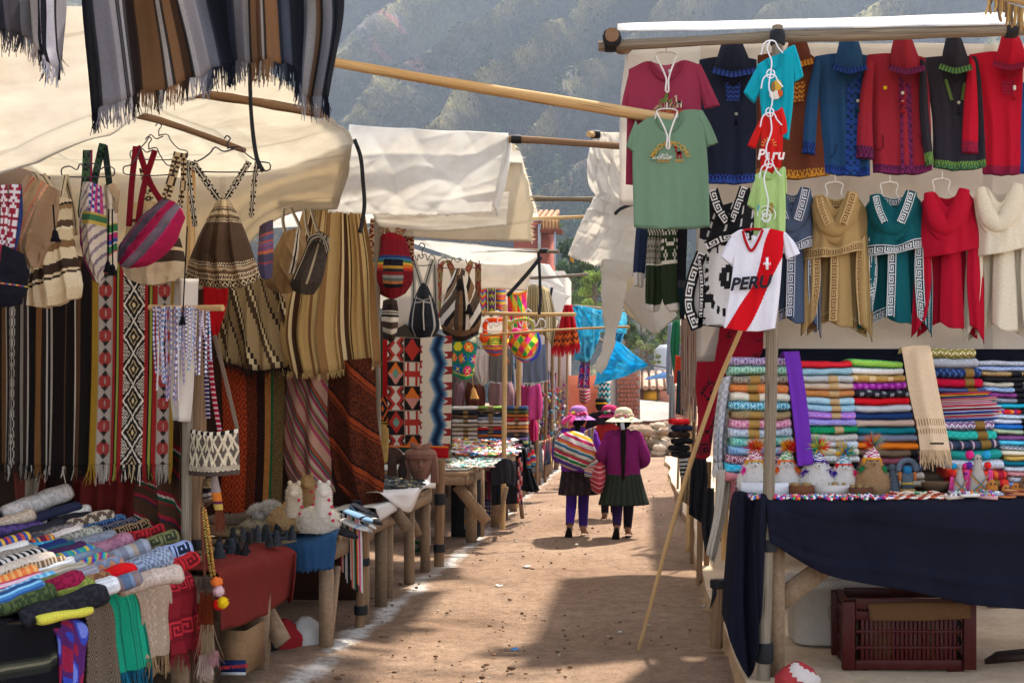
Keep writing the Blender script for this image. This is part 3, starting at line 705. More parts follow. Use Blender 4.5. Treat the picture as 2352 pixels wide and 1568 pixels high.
def tassel(g,p0,p1,r,col,seed=0,cordcol=None):
 p0,p1=np.asarray(p0,float),np.asarray(p1,float);d=unit(p1-p0);L=np.linalg.norm(p1-p0)
 head=p1-d*r*2.6
 tube(g,[p0,head],.0035,5,H(col)if cordcol is None else H(cordcol),cap=False)
 loft(g,[(head,.003,.003),(head+d*r*.6,r*.6,r*.6),(head+d*r*1.2,r*.55,r*.55),(p1,r,r*.9)],9,H(col),seg=6)
 q=np.random.default_rng(seed);n=26;a=q.uniform(0,6.28,n)
 hairs(g,p1-d*r*.5+np.stack([np.cos(a)*r*.9,np.sin(a)*r*.8,0*a],1),np.repeat(d[None],n,0),r*1.0,H(col),seed,.005,0,.2)
def bag(name,label,rails,nu,nv,col,thick=.09,mat=None,straps=(),tassels=(),group='woven bags hanging along the stalls',colb=None,normal=(.2,-1,0),extra=(),tprof=(.25,.6,.9,1,.95,.35),cat='bag',**kw):
 g=G();V=puff(g,rails,nu,nv,col,thick,normal,tprof=tprof,colb=colb,wrinkle=.022,**kw)
 t=thing(name,label,cat,V[-1].mean(0),group);g.build('bag_body',mat or WOOL,t)
 for(path,w,c)in straps:
  gs=G();ribbon(gs,path,w,c,26,5,side=(1,-.2,.0));gs.build('strap',mat or WOOL,t,solid=.005)
 for k,(p0,p1,r,c)in enumerate(tassels):
  gt=G();tassel(gt,p0,p1,r,c,k);gt.build('tassel',WOOL,t)
 for(pn,f,m)in extra:
  gg=G();f(gg,V);gg.build(pn,m or WOOL,t)
 return t
def hanger(label,u0,u1,vbar,vtop,Y,col='2a2730',vhook=None,group='wire clothes hangers',dy=0,r=.004,hook=True):
 """bent wire hanger: bar, shoulders, neck and hook"""
 uc=(u0+u1)/2;w=(u1-u0)/2
 path=[(uc+.15*w,vtop+8),(uc-.1*w,vtop+14),(uc-.3*w,vtop+4),(uc-.42*w,vtop+18),(uc-.7*w,vbar-18),(u0,vbar-12),(u0+3,vbar+4),(u1-3,vbar+4),(u1,vbar-12),(uc+.7*w,vbar-18),(uc+.42*w,vtop+18),(uc+.3*w,vtop+4),(uc,vtop+6)]
 g=G();tube(g,pts(path,Y),r,6,H(col),seg=60,smooth=True)
 if hook:tube(g,pts([(uc,vtop+8),(uc,vtop-6),(uc+6,vtop-16),(uc-2,vtop-22),(uc-8,vtop-15)],Y),r,6,H(col),seg=20)
 o=g.build('wire_hanger',WIRE,off=P(uc,vbar,Y));return tag(o,label,'hanger',group)
def table(name,label,x0,x1,y0,y1,z,legs=None,braces=(),th=.035,plank=.16,col='8d755c',group='rough wooden stall tables',leg_w=.085,apron=True,zb=0,seed=0,along='x'):
 """stall table of sawn boards: planks, aprons, legs and slanting braces"""
 r=np.random.default_rng(seed+50);t=thing(name,label,'table',((x0+x1)/2,(y0+y1)/2,zb),group)
 cc=lambda:H(col)*r.uniform(.75,1.2)
 n=max(2,int((y1-y0)/plank));e=np.linspace(y0,y1,n+1)
 for i in range(n):
  g=G();box(g,((x0+x1)/2+r.normal(0,.006),(e[i]+e[i+1])/2,z-th/2+r.normal(0,.002)),(x1-x0,e[i+1]-e[i]-.006,th),cc());g.build('plank',WOODC,t,smooth=False)
 if apron:
  for(c,s)in(((x1-.02,(y0+y1)/2,z-th-.05),(.03,y1-y0-.02,.095)),(((x0+x1)/2,y0+.02,z-th-.05),(x1-x0-.07,.03,.095)),(((x0+x1)/2,y1-.02,z-th-.05),(x1-x0-.07,.03,.095))):
   g=G();box(g,c,s,cc());g.build('apron',WOODC,t,smooth=False)
 for(lx,ly,tx,ty)in(legs if legs is not None else[(x1-.06,y0+.06,0,0),(x1-.06,y1-.06,0,0),(x0+.06,y0+.06,0,0),(x0+.06,y1-.06,0,0)]):
  g=G();beam(g,(lx+tx,ly+ty,zb-.02),(lx,ly,z-th-.002),leg_w,leg_w*.5,cc());g.build('leg',WOODC,t,smooth=False)
 for(a,b,w)in braces:
  g=G();beam(g,a,b,w,.03,cc());g.build('brace',WOODC,t,smooth=False)
 return t
def roll(name,label,c,axis,length,wd,ht,col,mat=None,group=None,band=None,seed=0,nu=36,na=20,cat='blanket',bend=0,endcol=None,spiral=True):
 """rolled or folded woollen: soft rounded cross-section, sagging a little, folded layers at its ends"""
 r=np.random.default_rng(seed+900);ax=unit(axis);c1=col;col=lambda S,T:np.clip(c1(S,T)*1.3,0,.85);up=np.array([0,0,1.]);sd=unit(np.cross(up,ax));up=np.cross(ax,sd)
 l=np.linspace(-.5,.5,nu+1);a=np.linspace(0,2*PI,na,endpoint=False)-PI/2
 sg=lambda q,e:np.sign(q)*np.abs(q)**e
 k=np.clip((.5-np.abs(l))/.06,0,1)**.5*.14+.86
 k=k*(1+.035*noise1(seed,l,4,1))
 hz=.5*ht*(1+.05*noise1(seed+1,l,3,1));wz=.5*wd
 cx=c[None]+l[:,None]*length*ax if isinstance(c,np.ndarray)else np.asarray(c,float)[None]+l[:,None]*length*ax
 cx=cx+up*(bend*(1-4*l**2)+.012*ht/.1*noise1(seed+2,l,3,.6)*.4)[:,None]
 ca,sa=sg(np.cos(a),.72),sg(np.sin(a),.8)
 V=cx[:,None]+(wz*k)[:,None,None]*ca[None,:,None]*sd+((hz*k)[:,None]*sa[None])[...,None]*up
 g=G();cg=colgrid(col,nu,na).reshape(na,nu,3).transpose(1,0,2).reshape(-1,3)
 g.add(V.reshape(-1,3),grid_faces(nu+1,na,True),cg)
 base=cg.mean(0)if endcol is None else H(endcol)
 for e,sgn in((0,-1),(nu,1)):
  ring=V[e];cen=ring.mean(0);pr=ring;rings=[ring]
  for q,dep in((.8,.012),(.74,-.006),(.55,.006),(.48,-.01),(.25,.004),(.18,-.008)):
   rings.append(cen+(ring-cen)*q+ax*sgn*dep*ht/.1)
  A=np.concatenate(rings);f=grid_faces(len(rings),na,True)
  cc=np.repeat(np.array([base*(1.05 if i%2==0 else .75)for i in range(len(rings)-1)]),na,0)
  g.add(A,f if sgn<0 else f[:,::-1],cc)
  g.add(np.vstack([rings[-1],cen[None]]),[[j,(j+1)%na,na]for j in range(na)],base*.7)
 if band is None:
  o=g.build(name,mat or WOOL,off=np.asarray(c,float)-up*ht/2);tag(o,label,cat,group);return o
 t=thing(name,label,cat,np.asarray(c,float)-up*ht/2,group);g.build('fabric',mat or WOOL,t)
 l0,l1,bc=band;gb=G();m=5;lb=np.linspace(l0,l1,m)-.5
 q=lambda x:np.array([np.interp(x,l,cx[:,j])for j in range(3)]).T
 kb=np.interp(lb,l,k)*1.025;hb=np.interp(lb,l,hz)
 B=q(lb)[:,None]+(wz*kb)[:,None,None]*ca[None,:,None]*sd+((hb*kb)[:,None]*sa[None])[...,None]*up
 gb.add(B.reshape(-1,3),grid_faces(m,na,True),H(bc));gb.build('paper_band',TEE,t,label=None)
 return t
# ================================================================ NEAR CANOPIES AND SHAWLS (lane side of the wooden tables)
CREAM,WHITE,GREYW='ebe5da','efede8','d9d4ca'
def canopies():
 g=[]
 cloth('canvas_canopy','cream canvas canopy of the closest stall seen from below behind the striped shawls','canopy',[pts([(-330,15,4.4),(-300,260,5.0),(-260,520,5.7)]),pts([(0,22,4.5),(0,230,5.1),(0,424,5.7)]),pts([(330,10,4.7),(330,150,5.3),(280,300,5.75)]),pts([(760,12,4.9),(640,110,5.4),(527,168,5.8)])],80,60,sewn(CREAM),CANVAS,solid=.003,group='canvas canopies over the stalls',wrinkle=.05,seed=5)
 A=pts([(527,150,5.85),(640,180,6.6),(742,252,7.3),(800,292,8.1),(814,322,8.35)])
 B=np.array([(-2.95,5.9,3.24),(-2.95,6.6,3.28),(-2.95,7.4,3.36),(-2.9,8.0,3.36),(-2.95,8.35,3.30)])
 D=np.array([(-4.4,5.9,2.95),(-4.4,6.6,3.1),(-4.4,7.4,3.2),(-4.4,8.0,3.26),(-4.4,8.35,3.25)])
 cloth('canvas_canopy','cream canvas roof of the second stall with its corner tied to a pole end','canopy',[D,B,A],70,60,sewn('ebe5d8'),CANVAS,solid=.003,group='canvas canopies over the stalls',wrinkle=.045,seed=8,normal=(0,0,1))
 cloth('canvas_curtain','beige canvas curtain hanging below the second stall roof behind the hanger with brown bag','curtain',[pts([(-120,330),(-120,450),(-120,760)],8.6),pts([(130,335),(125,450),(120,720)],8.55),pts([(330,335),(320,450),(318,640)],8.5),pts([(470,338),(468,460),(470,660)],8.5),pts([(600,350),(605,430),(592,530)],8.45),pts([(700,345),(690,420),(668,488)],8.42),pts([(810,326),(800,400),(772,480)],8.4)],64,30,sewn('cdc0aa'),CANVAS,solid=.003,group='canvas curtains of the stalls',wrinkle=.04,seed=11)
 t=thing('white_tarp','bright white tarp folded over the crosspole above the tan striped poncho','tarp',P(985,300,8.6),'white tarps along the lane')
 gg=G();sheet(gg,[pts([(803,287),(800,320),(780,400),(752,487)],8.5),pts([(985,298),(985,370),(975,440),(960,496)],8.55),pts([(1168,308),(1168,340),(1150,420),(1130,490)],8.6)],110,60,plain(WHITE),wrinkle=.05,folds=[(.01,2,1,.6)],seed=13,ripple=.006)
 gg.build('front_flap',CANVAS,t,solid=.003)
 gg=G();sheet(gg,[pts([(840,450),(850,480),(870,520)],8.65),pts([(1000,450),(1000,490),(1000,530)],8.68),pts([(1170,440),(1166,480),(1163,517)],8.72)],40,24,plain('e4dfd6'),wrinkle=.016,seed=14,ripple=.004)
 gg.build('back_flap',CANVAS,t,solid=.003)
 gg=G();sheet(gg,[pts([(1166,310,8.58),(1150,380,8.5),(1128,470,8.5)]),pts([(1178,320,8.7),(1168,390,8.72),(1140,497,8.6)])],8,20,plain('f2f0ea'),wrinkle=.01,seed=15);gg.build('folded_hem',CANVAS,t,solid=.003)
 rr=np.random.default_rng(3)
 L=pts([(880,486),(882,538)],9.4)
 ctr=pts([(1040,430),(1045,552)],9.45)
 Rr=pts([(1178,322),(1187,350),(1196,366),(1204,400),(1213,420),(1217,455),(1226,478),(1219,520),(1222,556)],9.5)
 def threads(gf,V):
  e=V[:,-1];n=120;base=resample(e,n,False);hairs(gf,base,np.repeat(np.array([[1.,0,.1]]),n,0),.05,H('e6d6b2'),4,.006,.3,.6)
 cloth('torn_canvas','beige canvas sheet with a frayed torn edge behind the white tarp','tarp',[L,ctr,Rr],40,34,sewn('e4dbc8'),CANVAS,solid=.003,group='canvas curtains of the stalls',wrinkle=.014,seed=16,extra=[('torn_edge',threads,CANVAS)])
 cloth('white_tarp','roof part of the bright white tarp running back behind its front flap','tarp',[np.array([(-4.3,9.15,3.5),(-4.3,11.3,3.3)]),np.array([(-1.0,9.15,3.6),(-1.05,11.3,3.42)])],20,12,sewn(WHITE),CANVAS,solid=.003,group='white tarps along the lane',wrinkle=.02,seed=38,normal=(0,0,1))
 cloth('white_tarp','long tarp roof over the far tapestry and scarf stalls','tarp',[np.array([(-4.6,13.6,3.2),(-4.6,27,3.2)]),np.array([(-1.75,13.6,3.25),(-1.75,27,3.2)])],20,20,plain('d9d4ca'),CANVAS,solid=.003,group='white tarps along the lane',wrinkle=.03,seed=39,normal=(0,0,1))
 cloth('white_tarp','white tarp roof sagging above the black rucksack and orange handled bag','tarp',[pts([(905,548,11.2),(930,556,12.0),(952,562,13.0)]),pts([(1060,560,11.3),(1075,590,12.2),(1085,603,13.0)]),pts([(1243,577,11.6),(1225,596,12.5),(1190,612,13.2)])],40,16,sewn(WHITE),CANVAS,solid=.003,group='white tarps along the lane',wrinkle=.012,seed=17,normal=(0,0,1))
 cloth('canvas_curtain','pale canvas curtain under the sagging white roof behind the shoulder bags','curtain',[pts([(900,556),(900,640),(900,760)],13.4),pts([(1060,598),(1070,630),(1090,668)],13.4),pts([(1238,582),(1225,615),(1210,668)],13.3)],36,18,plain('ddd3c4'),CANVAS,solid=.003,group='canvas curtains of the stalls',wrinkle=.012,seed=18)
 cloth('white_tarp','small grey white tarp tied by its corner above the red shawl','tarp',[pts([(1232,600),(1240,660),(1262,740)],17),pts([(1262,655),(1268,690),(1285,735)],17),pts([(1312,680),(1300,690),(1280,760)],17)],20,16,plain('dcd9d4'),CANVAS,solid=.003,group='white tarps along the lane',wrinkle=.012,seed=19)
 cloth('white_tarp','white canvas corner stretched to the short pole beside the grey building','tarp',[pts([(1205,590),(1205,610),(1205,640)],16),pts([(1240,604),(1246,620),(1250,645)],16),pts([(1262,608),(1282,640),(1298,662)],16.2)],16,12,plain('e6e2d8'),CANVAS,solid=.003,group='white tarps along the lane',wrinkle=.01,seed=20)
 cloth('backing_sheet','added dark brown sheet deepening the shade at the rear of the closest stalls','curtain',[np.array([(-4.5,3,3.1),(-4.5,3,0)]),np.array([(-4.5,9,3.3),(-4.5,9,0)])],20,14,plain('4a3a2e'),FELT,group='backing sheets of the stalls',wrinkle=.03,seed=30)  # dark sheet added so the stall interior reads as deep shade
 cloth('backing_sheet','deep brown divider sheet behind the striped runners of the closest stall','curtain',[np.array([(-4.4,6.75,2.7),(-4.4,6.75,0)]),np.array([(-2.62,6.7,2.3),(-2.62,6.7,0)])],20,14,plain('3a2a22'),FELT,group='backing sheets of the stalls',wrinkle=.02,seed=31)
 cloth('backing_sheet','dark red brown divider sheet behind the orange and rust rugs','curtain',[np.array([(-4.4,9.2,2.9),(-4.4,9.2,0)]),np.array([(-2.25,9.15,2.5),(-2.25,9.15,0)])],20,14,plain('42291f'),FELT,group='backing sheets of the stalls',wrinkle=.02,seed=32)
 cloth('backing_sheet','long added dark sheet deepening the shade behind the far tapestry and scarf stalls','curtain',[np.array([(-4.6,9,3.0),(-4.6,9,0)]),np.array([(-4.3,30,3.0),(-4.3,30,0)])],30,10,plain('2c2420'),FELT,group='backing sheets of the stalls',wrinkle=.04,seed=33)  # added dark sheet standing in for shade behind the far stalls
canopies()
cloth('canvas_canopy','added awning out of view above the shawls, shading the tables and lane','canopy',[np.array([(-1.95,3.9,3.25),(-1.95,9.2,5.06)]),np.array([(-.7,4.2,3.3),(-.7,9.2,5.06)])],16,16,sewn(CREAM),CANVAS,solid=.003,group='canvas canopies over the stalls',wrinkle=.02,seed=37,normal=(0,0,1))  # unseen awning added to cast shade on the near tables and lane
SH=[(5,'15161c'),(5,'8c8a90'),(2,'b5b2b4'),(1,'14141a'),(1,'c9c6c4'),(3,'2b211d'),(4,'8a6747'),(1,'2a2019'),(1,'cfc8c0'),(1,'1a1a1e'),(3,'9a7350'),(2,'4a3526'),(1,'121218'),(1,'c8c6c6'),(5,'aaa8ad'),(3,'6a6e7a'),(6,'1d222e'),(3,'2a3040'),(3,'85868f'),(2,'b0aeb0'),(1,'17181c'),(2,'9a7656'),(2,'6b4a32'),(1,'cfcac4'),(1,'22201f'),(4,'9a7350'),(2,'27303f'),(3,'4b5260'),(5,'1b202b'),(3,'252c3a'),(2,'7d8390'),(3,'c6c6c6'),(1,'8d6a4b'),(1,'1b1b20'),(3,'90939c'),(6,'1a1e28'),(4,'20252f')]
def shawls():
 f=stripes(SH)
 def soft(S,T):return .62*(f(S,T)*.8+f(np.clip(S+.006,0,.999),T)*.1+f(np.clip(S-.006,0,.999),T)*.1)
 Y=4.35
 rails=[pts([(183,-60),(188,40),(200,170),(207,262)],Y-.02),pts([(258,-60),(285,60),(318,215)],Y-.12),pts([(335,-60),(372,60),(418,190)],Y-.02),pts([(430,-60),(470,40),(512,152)],Y-.14),pts([(535,-60),(545,40),(560,143)],Y+.03),pts([(640,-60),(655,40),(668,150)],Y-.14),pts([(700,-60),(706,60),(700,222)],Y+.05),pts([(760,-60),(765,60),(742,215)],Y-.03),pts([(790,-60),(787,40),(770,130),(752,225)],Y+.12)]
 cloth('striped_shawl','large blue grey and brown striped wool shawl with ragged fringe hanging from the roof edge','shawl',rails,230,16,soft,WOOL,fr=dict(len=.075,n=420,col=soft,seed=3,w=.006,spread=.008),group='striped shawls hung above the lane',folds=[(.018,9,.3,0)],seed=2,solid=.004)
 s0=[(4,'6a6a70'),(6,'2b2a30'),(5,'4d4a4e'),(3,'8b898c'),(4,'a39a94'),(2,'17171b'),(3,'c2c0c6'),(2,'1e1e24'),(3,'b9b6bc'),(1,'18181c'),(3,'8f8c92')]
 f2=stripes(s0)
 rails=[pts([(-60,-60),(-50,66)],4.2),pts([(20,-60),(10,70)],4.1),pts([(75,-60),(70,92)],4.22),pts([(108,-60),(112,110),(122,150)],4.1),pts([(155,-60),(152,60),(148,130)],4.2)]
 cloth('striped_shawl','smaller grey and charcoal striped shawl with twisted fringe in front of the cream canopy','shawl',rails,90,12,f2,WOOL,fr=dict(len=.06,n=160,col=f2,seed=5,w=.007,spread=.012),group='striped shawls hung above the lane',folds=[(.015,5,.3,0)],seed=4)
 def rub(label,path,w,x=0):
  g=G();ribbon(g,path,w,H('26272a'),24,2,side=(1,0,0));o=g.build('rubber_strap',RUBBER,off=path[0],solid=.006);tag(o,label,'strap','black rubber tie straps')
 rub('dark rubber strap dangling below the large striped shawl',pts([(573,130),(574,180),(577,260),(584,330),(592,370),(605,394)],5.2),[.018,.016,.02])
 rub('black rubber strap hanging in front of the bright white tarp',pts([(814,320),(828,360),(834,420),(837,470),(832,510),(826,535)],8.3),.028)
 rub('black rubber strap hanging from the sagging white roof corner',pts([(1237,580),(1240,640),(1241,690),(1238,722)],11.6),.03)
 rub('black rubber strap stretched diagonally down from the white roof corner',pts([(1243,590),(1210,630),(1165,680)],11.8),.04)
 rub('short black rubber strap tying the grey white tarp',pts([(1268,660),(1262,690),(1255,720)],16.9),.04)
shawls()
def left_poles():
 pole('roof_pole','thick freshly peeled pole jutting over the lane toward the green shirt',pts([(690,130,6.5),(1000,185,6.4),(1320,238,6.3),(1547,276,6.25)]),[.026,.030,.033],POLE_W,lump=.1,seed=1,seg=22)
 pole('roof_pole','thin brown pole sticking out from the bright white tarp to the green shirt',pts([(700,300,8.75),(815,318,8.7),(1180,320,8.6),(1345,330,8.4),(1512,342,8.3)]),[.03,.028,.024],POLE_B,lump=.1,seed=2,seg=24,parts=[tape(P(1186,320,8.58),(1,0,0),.027,.07)])
 pole('roof_pole','weathered split pole tip sticking out past the frayed canvas',pts([(1050,452,10.2),(1225,456,10.0),(1381,458,9.9)]),.022,POLE_G,lump=.2,seed=3)
 pole('roof_pole','slim pale pole reaching from the tile roofed house side to the loose white sheet',pts([(1100,503,12),(1285,500,11.6),(1375,496,11.4)]),.018,POLE_W,lump=.15,seed=4)
 pole('roof_pole','short pole end with black binding at the corner of the sagging white roof',pts([(1120,570,11.7),(1245,577,11.6),(1283,578,11.5)]),.02,POLE_G,lump=.1,seed=5,parts=[tape(P(1250,576,11.58),(1,0,0),.021,.09)])
 pole('roof_pole','thin pole end poking out in front of the grey building',pts([(1150,640,15),(1270,636,14.6),(1350,630,14.4)]),.02,POLE_G,lump=.15,seed=6)
 pole('rail_pole','horizontal rail pole above the orange handled bag',pts([(1085,718,13.8),(1220,722,13.4),(1322,722,13.2)]),.024,POLE_W,lump=.12,seed=7,group='horizontal rails holding goods')
 pole('rail_pole','thin pale rail stretched toward the twisted white cloth',pts([(1110,770,13),(1290,757,12.2),(1445,750,11.6)]),.013,POLE_W,lump=.15,seed=8,group='horizontal rails holding goods')
 pole('roof_pole','short rafter seen through the gap under the shawl below the second roof',pts([(430,212,6.6),(560,230,6.5),(742,262,6.4)]),.026,POLE_B,seed=9)
 pole('roof_pole','rafter along the top of the cream canopy edge behind the hangers',pts([(250,250,6.2),(370,278,6.6),(560,345,7.6)]),.02,POLE_B,seed=10)
 pole('support_post','slim upright post standing behind the hanging brown bag',pts([(440,1300,8.2),(438,700,8.2),(440,296,8.2)]),.03,POLE_W,seed=11,group='upright posts of the stalls')
 pole('support_post','bare upright post under the white glove cloth beside the knitted shoulder bag',pts([(424,1640,5.95),(428,1200,5.95),(434,640,5.95)]),[.03,.026,.028],POLE_G,seed=12,lump=.14,group='upright posts of the stalls',seg=30)
 pole('support_post','thicker dark post just behind the bare post with a black band',pts([(452,1630,6.15),(456,1100,6.15),(462,700,6.15)]),[.038,.034],POLE_B,seed=13,group='upright posts of the stalls',seg=30,parts=[tape(P(455,1250,6.12),(0,0,1),.036,.05)])
 pole('support_post','thin grey post between the rust blanket and the patterned tapestries',pts([(872,1400,9.3),(868,900,9.3),(866,480,9.3)]),.024,POLE_G,seed=14,group='upright posts of the stalls',seg=26)
 pole('support_post','short post wrapped with black tape beside the glove table',pts([(826,1440,8.06),(832,1330,8.06),(838,1185,8.06)]),.036,POLE_B,seed=15,group='upright posts of the stalls',parts=[tape(P(829,1400,8.06),(0,0,1),.04,.06),tape(P(834,1290,8.06),(0,0,1),.04,.05)])
 pole('support_post','rough bark post at the corner of the mask table',pts([(976,1306,10.85),(980,1180,10.85),(982,1062,10.85)]),.04,POLE_B,lump=.3,seed=16,group='upright posts of the stalls',seg=24,parts=[tape(P(978,1260,10.85),(0,0,1),.044,.06),tape(P(980,1150,10.85),(0,0,1),.044,.07)])
 pole('support_post','smooth brown post strapped next to the rough bark post',pts([(1008,1300,10.95),(1010,1180,10.95),(1012,1055,10.95)]),.046,POLE_B,lump=.1,seed=17,group='upright posts of the stalls',parts=[tape(P(1009,1258,10.95),(0,0,1),.048,.07),tape(P(1011,1146,10.95),(0,0,1),.048,.1)])
 pole('support_post','straight pale post in front of the folded scarf stacks',pts([(1155,1215,13.7),(1158,1000,13.7),(1160,700,13.7)]),.03,POLE_W,seed=18,group='upright posts of the stalls',seg=24)
 pole('support_post','pale post under the diamond patterned bag with a black cloth tied to it',pts([(1186,1166,15.9),(1190,1000,15.9),(1193,700,15.9)]),.033,POLE_W,seed=19,group='upright posts of the stalls',seg=24)
 for k,(u,v,l)in enumerate([(1232,1130,'far thin post beside the pink cloth'),(1252,1105,'far thin post next to the necklace curtain'),(1266,1090,'far dark post under the red shawl'),(1282,1070,'far post below the embroidered belt'),(1300,1058,'most distant post before the brick house')]):
  Y=EYE*FPX/(v-CV);pole('support_post',l,pts([(u,v+2),(u+2,900),(u+4,700)],Y),.035,POLE_B,seed=20+k,group='upright posts of the stalls')
left_poles()
def circ(S,T):
 x=S*2-1;y=((T*9.2)%1)*2-1;r=np.abs(x)*.75+np.abs(y)
 c=np.broadcast_to(H('a3978a'),S.shape+(3,)).copy()
 m=(r>.3)&(r<.95);c[m&(np.abs(y)<.45+.2*np.abs(x))]=H('9a3a34');c[m&(np.abs(y)>=.45+.2*np.abs(x))]=H('2c2622');c[(r<.3)&(np.abs(x)>.1)]=H('a54a40')
 c[(np.abs(x)>.85)]=H('8d8272');return c
def dia(S,T):
 x=np.abs(S*2-1);y=np.abs(((T*6.5)%1)*2-1);d=x+y
 c=np.broadcast_to(H('1f1c1a'),S.shape+(3,)).copy()
 c[(d>.9)&(d<1.08)]=H('d8cbb8');c[(d>.45)&(d<.58)]=H('b9a27a');c[d<.2]=H('d9c08a');c[(d>1.3)&(((S*9+T*70)%1)<.5)]=H('c9bba8');return c
def dotted(a,b,n):
 a,b=H(a),H(b)
 return lambda S,T:np.where((((T*n)%1)<.5)[...,None],a,b)
def left_hangings():
 st=[(7,'17120f'),(1,'857a6c'),(2,'2b1f17'),(1,'a1978a'),(6,'191310'),(2,'5b3d22'),(1,'968c7e'),(8,'1b1511'),(2,'7a7062'),(2,'2a201a'),(1,'a1978a'),(5,'17120f'),(3,'6b4726'),(2,'201712'),(1,'a89e90'),(2,'1a1411'),(1,'9b8f80'),(6,'18120f'),(2,'4c3320'),(4,'17120f'),(1,'b8aa94'),(3,'523723'),(5,'1a1411')]
 base=stripes(st)
 f=over(base,(.03,.045,0,1,dotted('c8bca8','17120f',60)),(.30,.40,0,1,over(plain('2a231e'),(.3,.7,0,1,diamonds('a49a8c','2a231e',1,20)))),(.52,.535,0,1,dotted('d8cdb9','17120f',60)),(.78,.80,0,1,dotted('a89b88','17120f',60)))
 cloth('striped_blanket','dark brown and black striped blanket with thin cream lines hanging beside the red runner','blanket',[pts([(-60,600),(-60,850),(-60,1062)],6.3),pts([(80,600),(80,850),(82,1068)],6.28),pts([(208,600),(206,850),(202,1072)],6.3)],150,60,f,WOOL,fr=dict(len=.07,n=150,col=f,seed=9,w=.01),group='woven blankets and runners on display',folds=[(.012,5,.5,0)],seed=41)
 f=over(plain('8f6d22'),(.07,.27,0,1,circ),(.27,.41,0,1,stripes([(3,'8f2420'),(1,'1d1a18'),(2,'8b8a3a'),(1,'1d1a18'),(3,'8f2420')])),(.41,.66,0,1,dia),(.66,.80,0,1,stripes([(3,'8f2420'),(1,'1d1a18'),(2,'8b8a3a'),(1,'1d1a18'),(3,'8f2420')])),(.80,.955,0,1,circ))
 cloth('woven_runner','long woven runner with red eye motifs and black diamond column hanging by the beads','runner',[pts([(214,590),(212,850),(206,1066)],6.24),pts([(310,590),(308,850),(304,1066)],6.2),pts([(404,590),(402,850),(398,1066)],6.24)],110,150,f,WOOL,fr=dict(len=.09,n=170,col=f,seed=10,w=.009),group='woven blankets and runners on display',folds=[(.008,3,.4,0)],seed=42)
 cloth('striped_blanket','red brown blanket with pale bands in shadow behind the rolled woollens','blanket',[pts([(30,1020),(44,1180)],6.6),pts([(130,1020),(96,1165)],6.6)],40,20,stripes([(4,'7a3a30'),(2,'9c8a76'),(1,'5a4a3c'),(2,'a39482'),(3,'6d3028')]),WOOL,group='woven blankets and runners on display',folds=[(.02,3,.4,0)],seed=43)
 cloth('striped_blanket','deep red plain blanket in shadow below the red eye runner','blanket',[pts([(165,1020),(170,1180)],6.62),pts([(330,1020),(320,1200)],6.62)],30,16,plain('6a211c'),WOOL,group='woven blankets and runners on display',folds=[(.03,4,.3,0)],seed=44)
 cloth('striped_blanket','brown blanket with red and green diagonal bands tucked behind the bare post','blanket',[pts([(318,1060),(316,1140),(320,1215)],6.5),pts([(372,1010),(374,1130),(378,1240)],6.45),pts([(412,975),(415,1130),(425,1235)],6.4)],60,80,stripes([(10,'4d3424'),(2,'8d1f2a'),(1,'c0b0a0'),(2,'1f4a33'),(1,'8d1f2a'),(5,'4d3424'),(2,'9a2430'),(1,'2c2a40')],'t',2,-.5),WOOL,group='woven blankets and runners on display',folds=[(.03,2,.3,0)],seed=45)
 st=[(5,'8f7a58'),(1,'3b2d20'),(1,'cdb98e'),(2,'4a3726'),(6,'a68f68'),(1,'2c2018'),(1,'d6c49c'),(2,'3b2a1d'),(3,'7d6747'),(1,'2a1e16')]
 cloth('striped_poncho','dark brown striped poncho with black fringe hanging beside the tan striped poncho','poncho',[pts([(508,640),(505,740),(498,820)],8.75),pts([(575,640),(580,760),(585,850)],8.65),pts([(665,600),(672,720),(690,835)],8.7)],90,16,stripes(st[::-1],'s',1.7,-.35),WOOL,fr=dict(len=.05,n=120,col=H('241a15'),seed=12,w=.01),group='striped ponchos on hangers',folds=[(.03,4,.4,.5)],seed=46)
 st2=[(7,'b89a66'),(1,'6b4a2c'),(1,'d9c394'),(2,'4a3120'),(1,'c9ae78'),(1,'3a271a'),(5,'b3945f'),(1,'7d5a36'),(2,'cdb27c'),(1,'2f2017'),(1,'d8c290'),(3,'8a673f')]
 tan=stripes(st2*2,'s',1)
 cloth('striped_poncho','tan alpaca poncho with brown stripes hanging full length below the bright white tarp','poncho',[pts([(700,470),(655,640),(632,760),(648,850)],8.7),pts([(745,470),(735,620),(728,780),(735,858)],8.58),pts([(790,478),(800,640),(812,760),(822,842)],8.7),pts([(838,490),(858,600),(868,740),(875,832)],8.66)],150,24,tan,WOOL,fr=dict(len=.04,n=220,col=tan,seed=13,w=.008),group='striped ponchos on hangers',folds=[(.03,6,.35,.4)],seed=47)
 red=over(plain('a8401d'),(0,.42,0,1,diamonds('b8481e','7a2a18',2.2,9,.55,1.6)),(.42,.62,0,1,diamonds('8a3b1a','2c1a14',1,12,.5,2)))
 f=over(red,(.60,.72,0,1,plain('2a1712')),(.72,.80,0,1,speck('b0743c','9a6330',.5,3)),(.80,.835,0,1,plain('1f5a34')),(.835,1,0,1,speck('6f5a34','5a4728',.5,4)))
 cloth('woven_rug','orange red woven rug with black, tan and green bands hanging behind the toy alpacas','rug',[pts([(505,800),(512,1000),(505,1175)],9.0),pts([(580,820),(588,1000),(580,1180)],8.95),pts([(655,820),(652,1000),(645,1175)],9.0)],110,110,f,WOOL,group='woven rugs on display',folds=[(.01,2,.4,0)],seed=48)
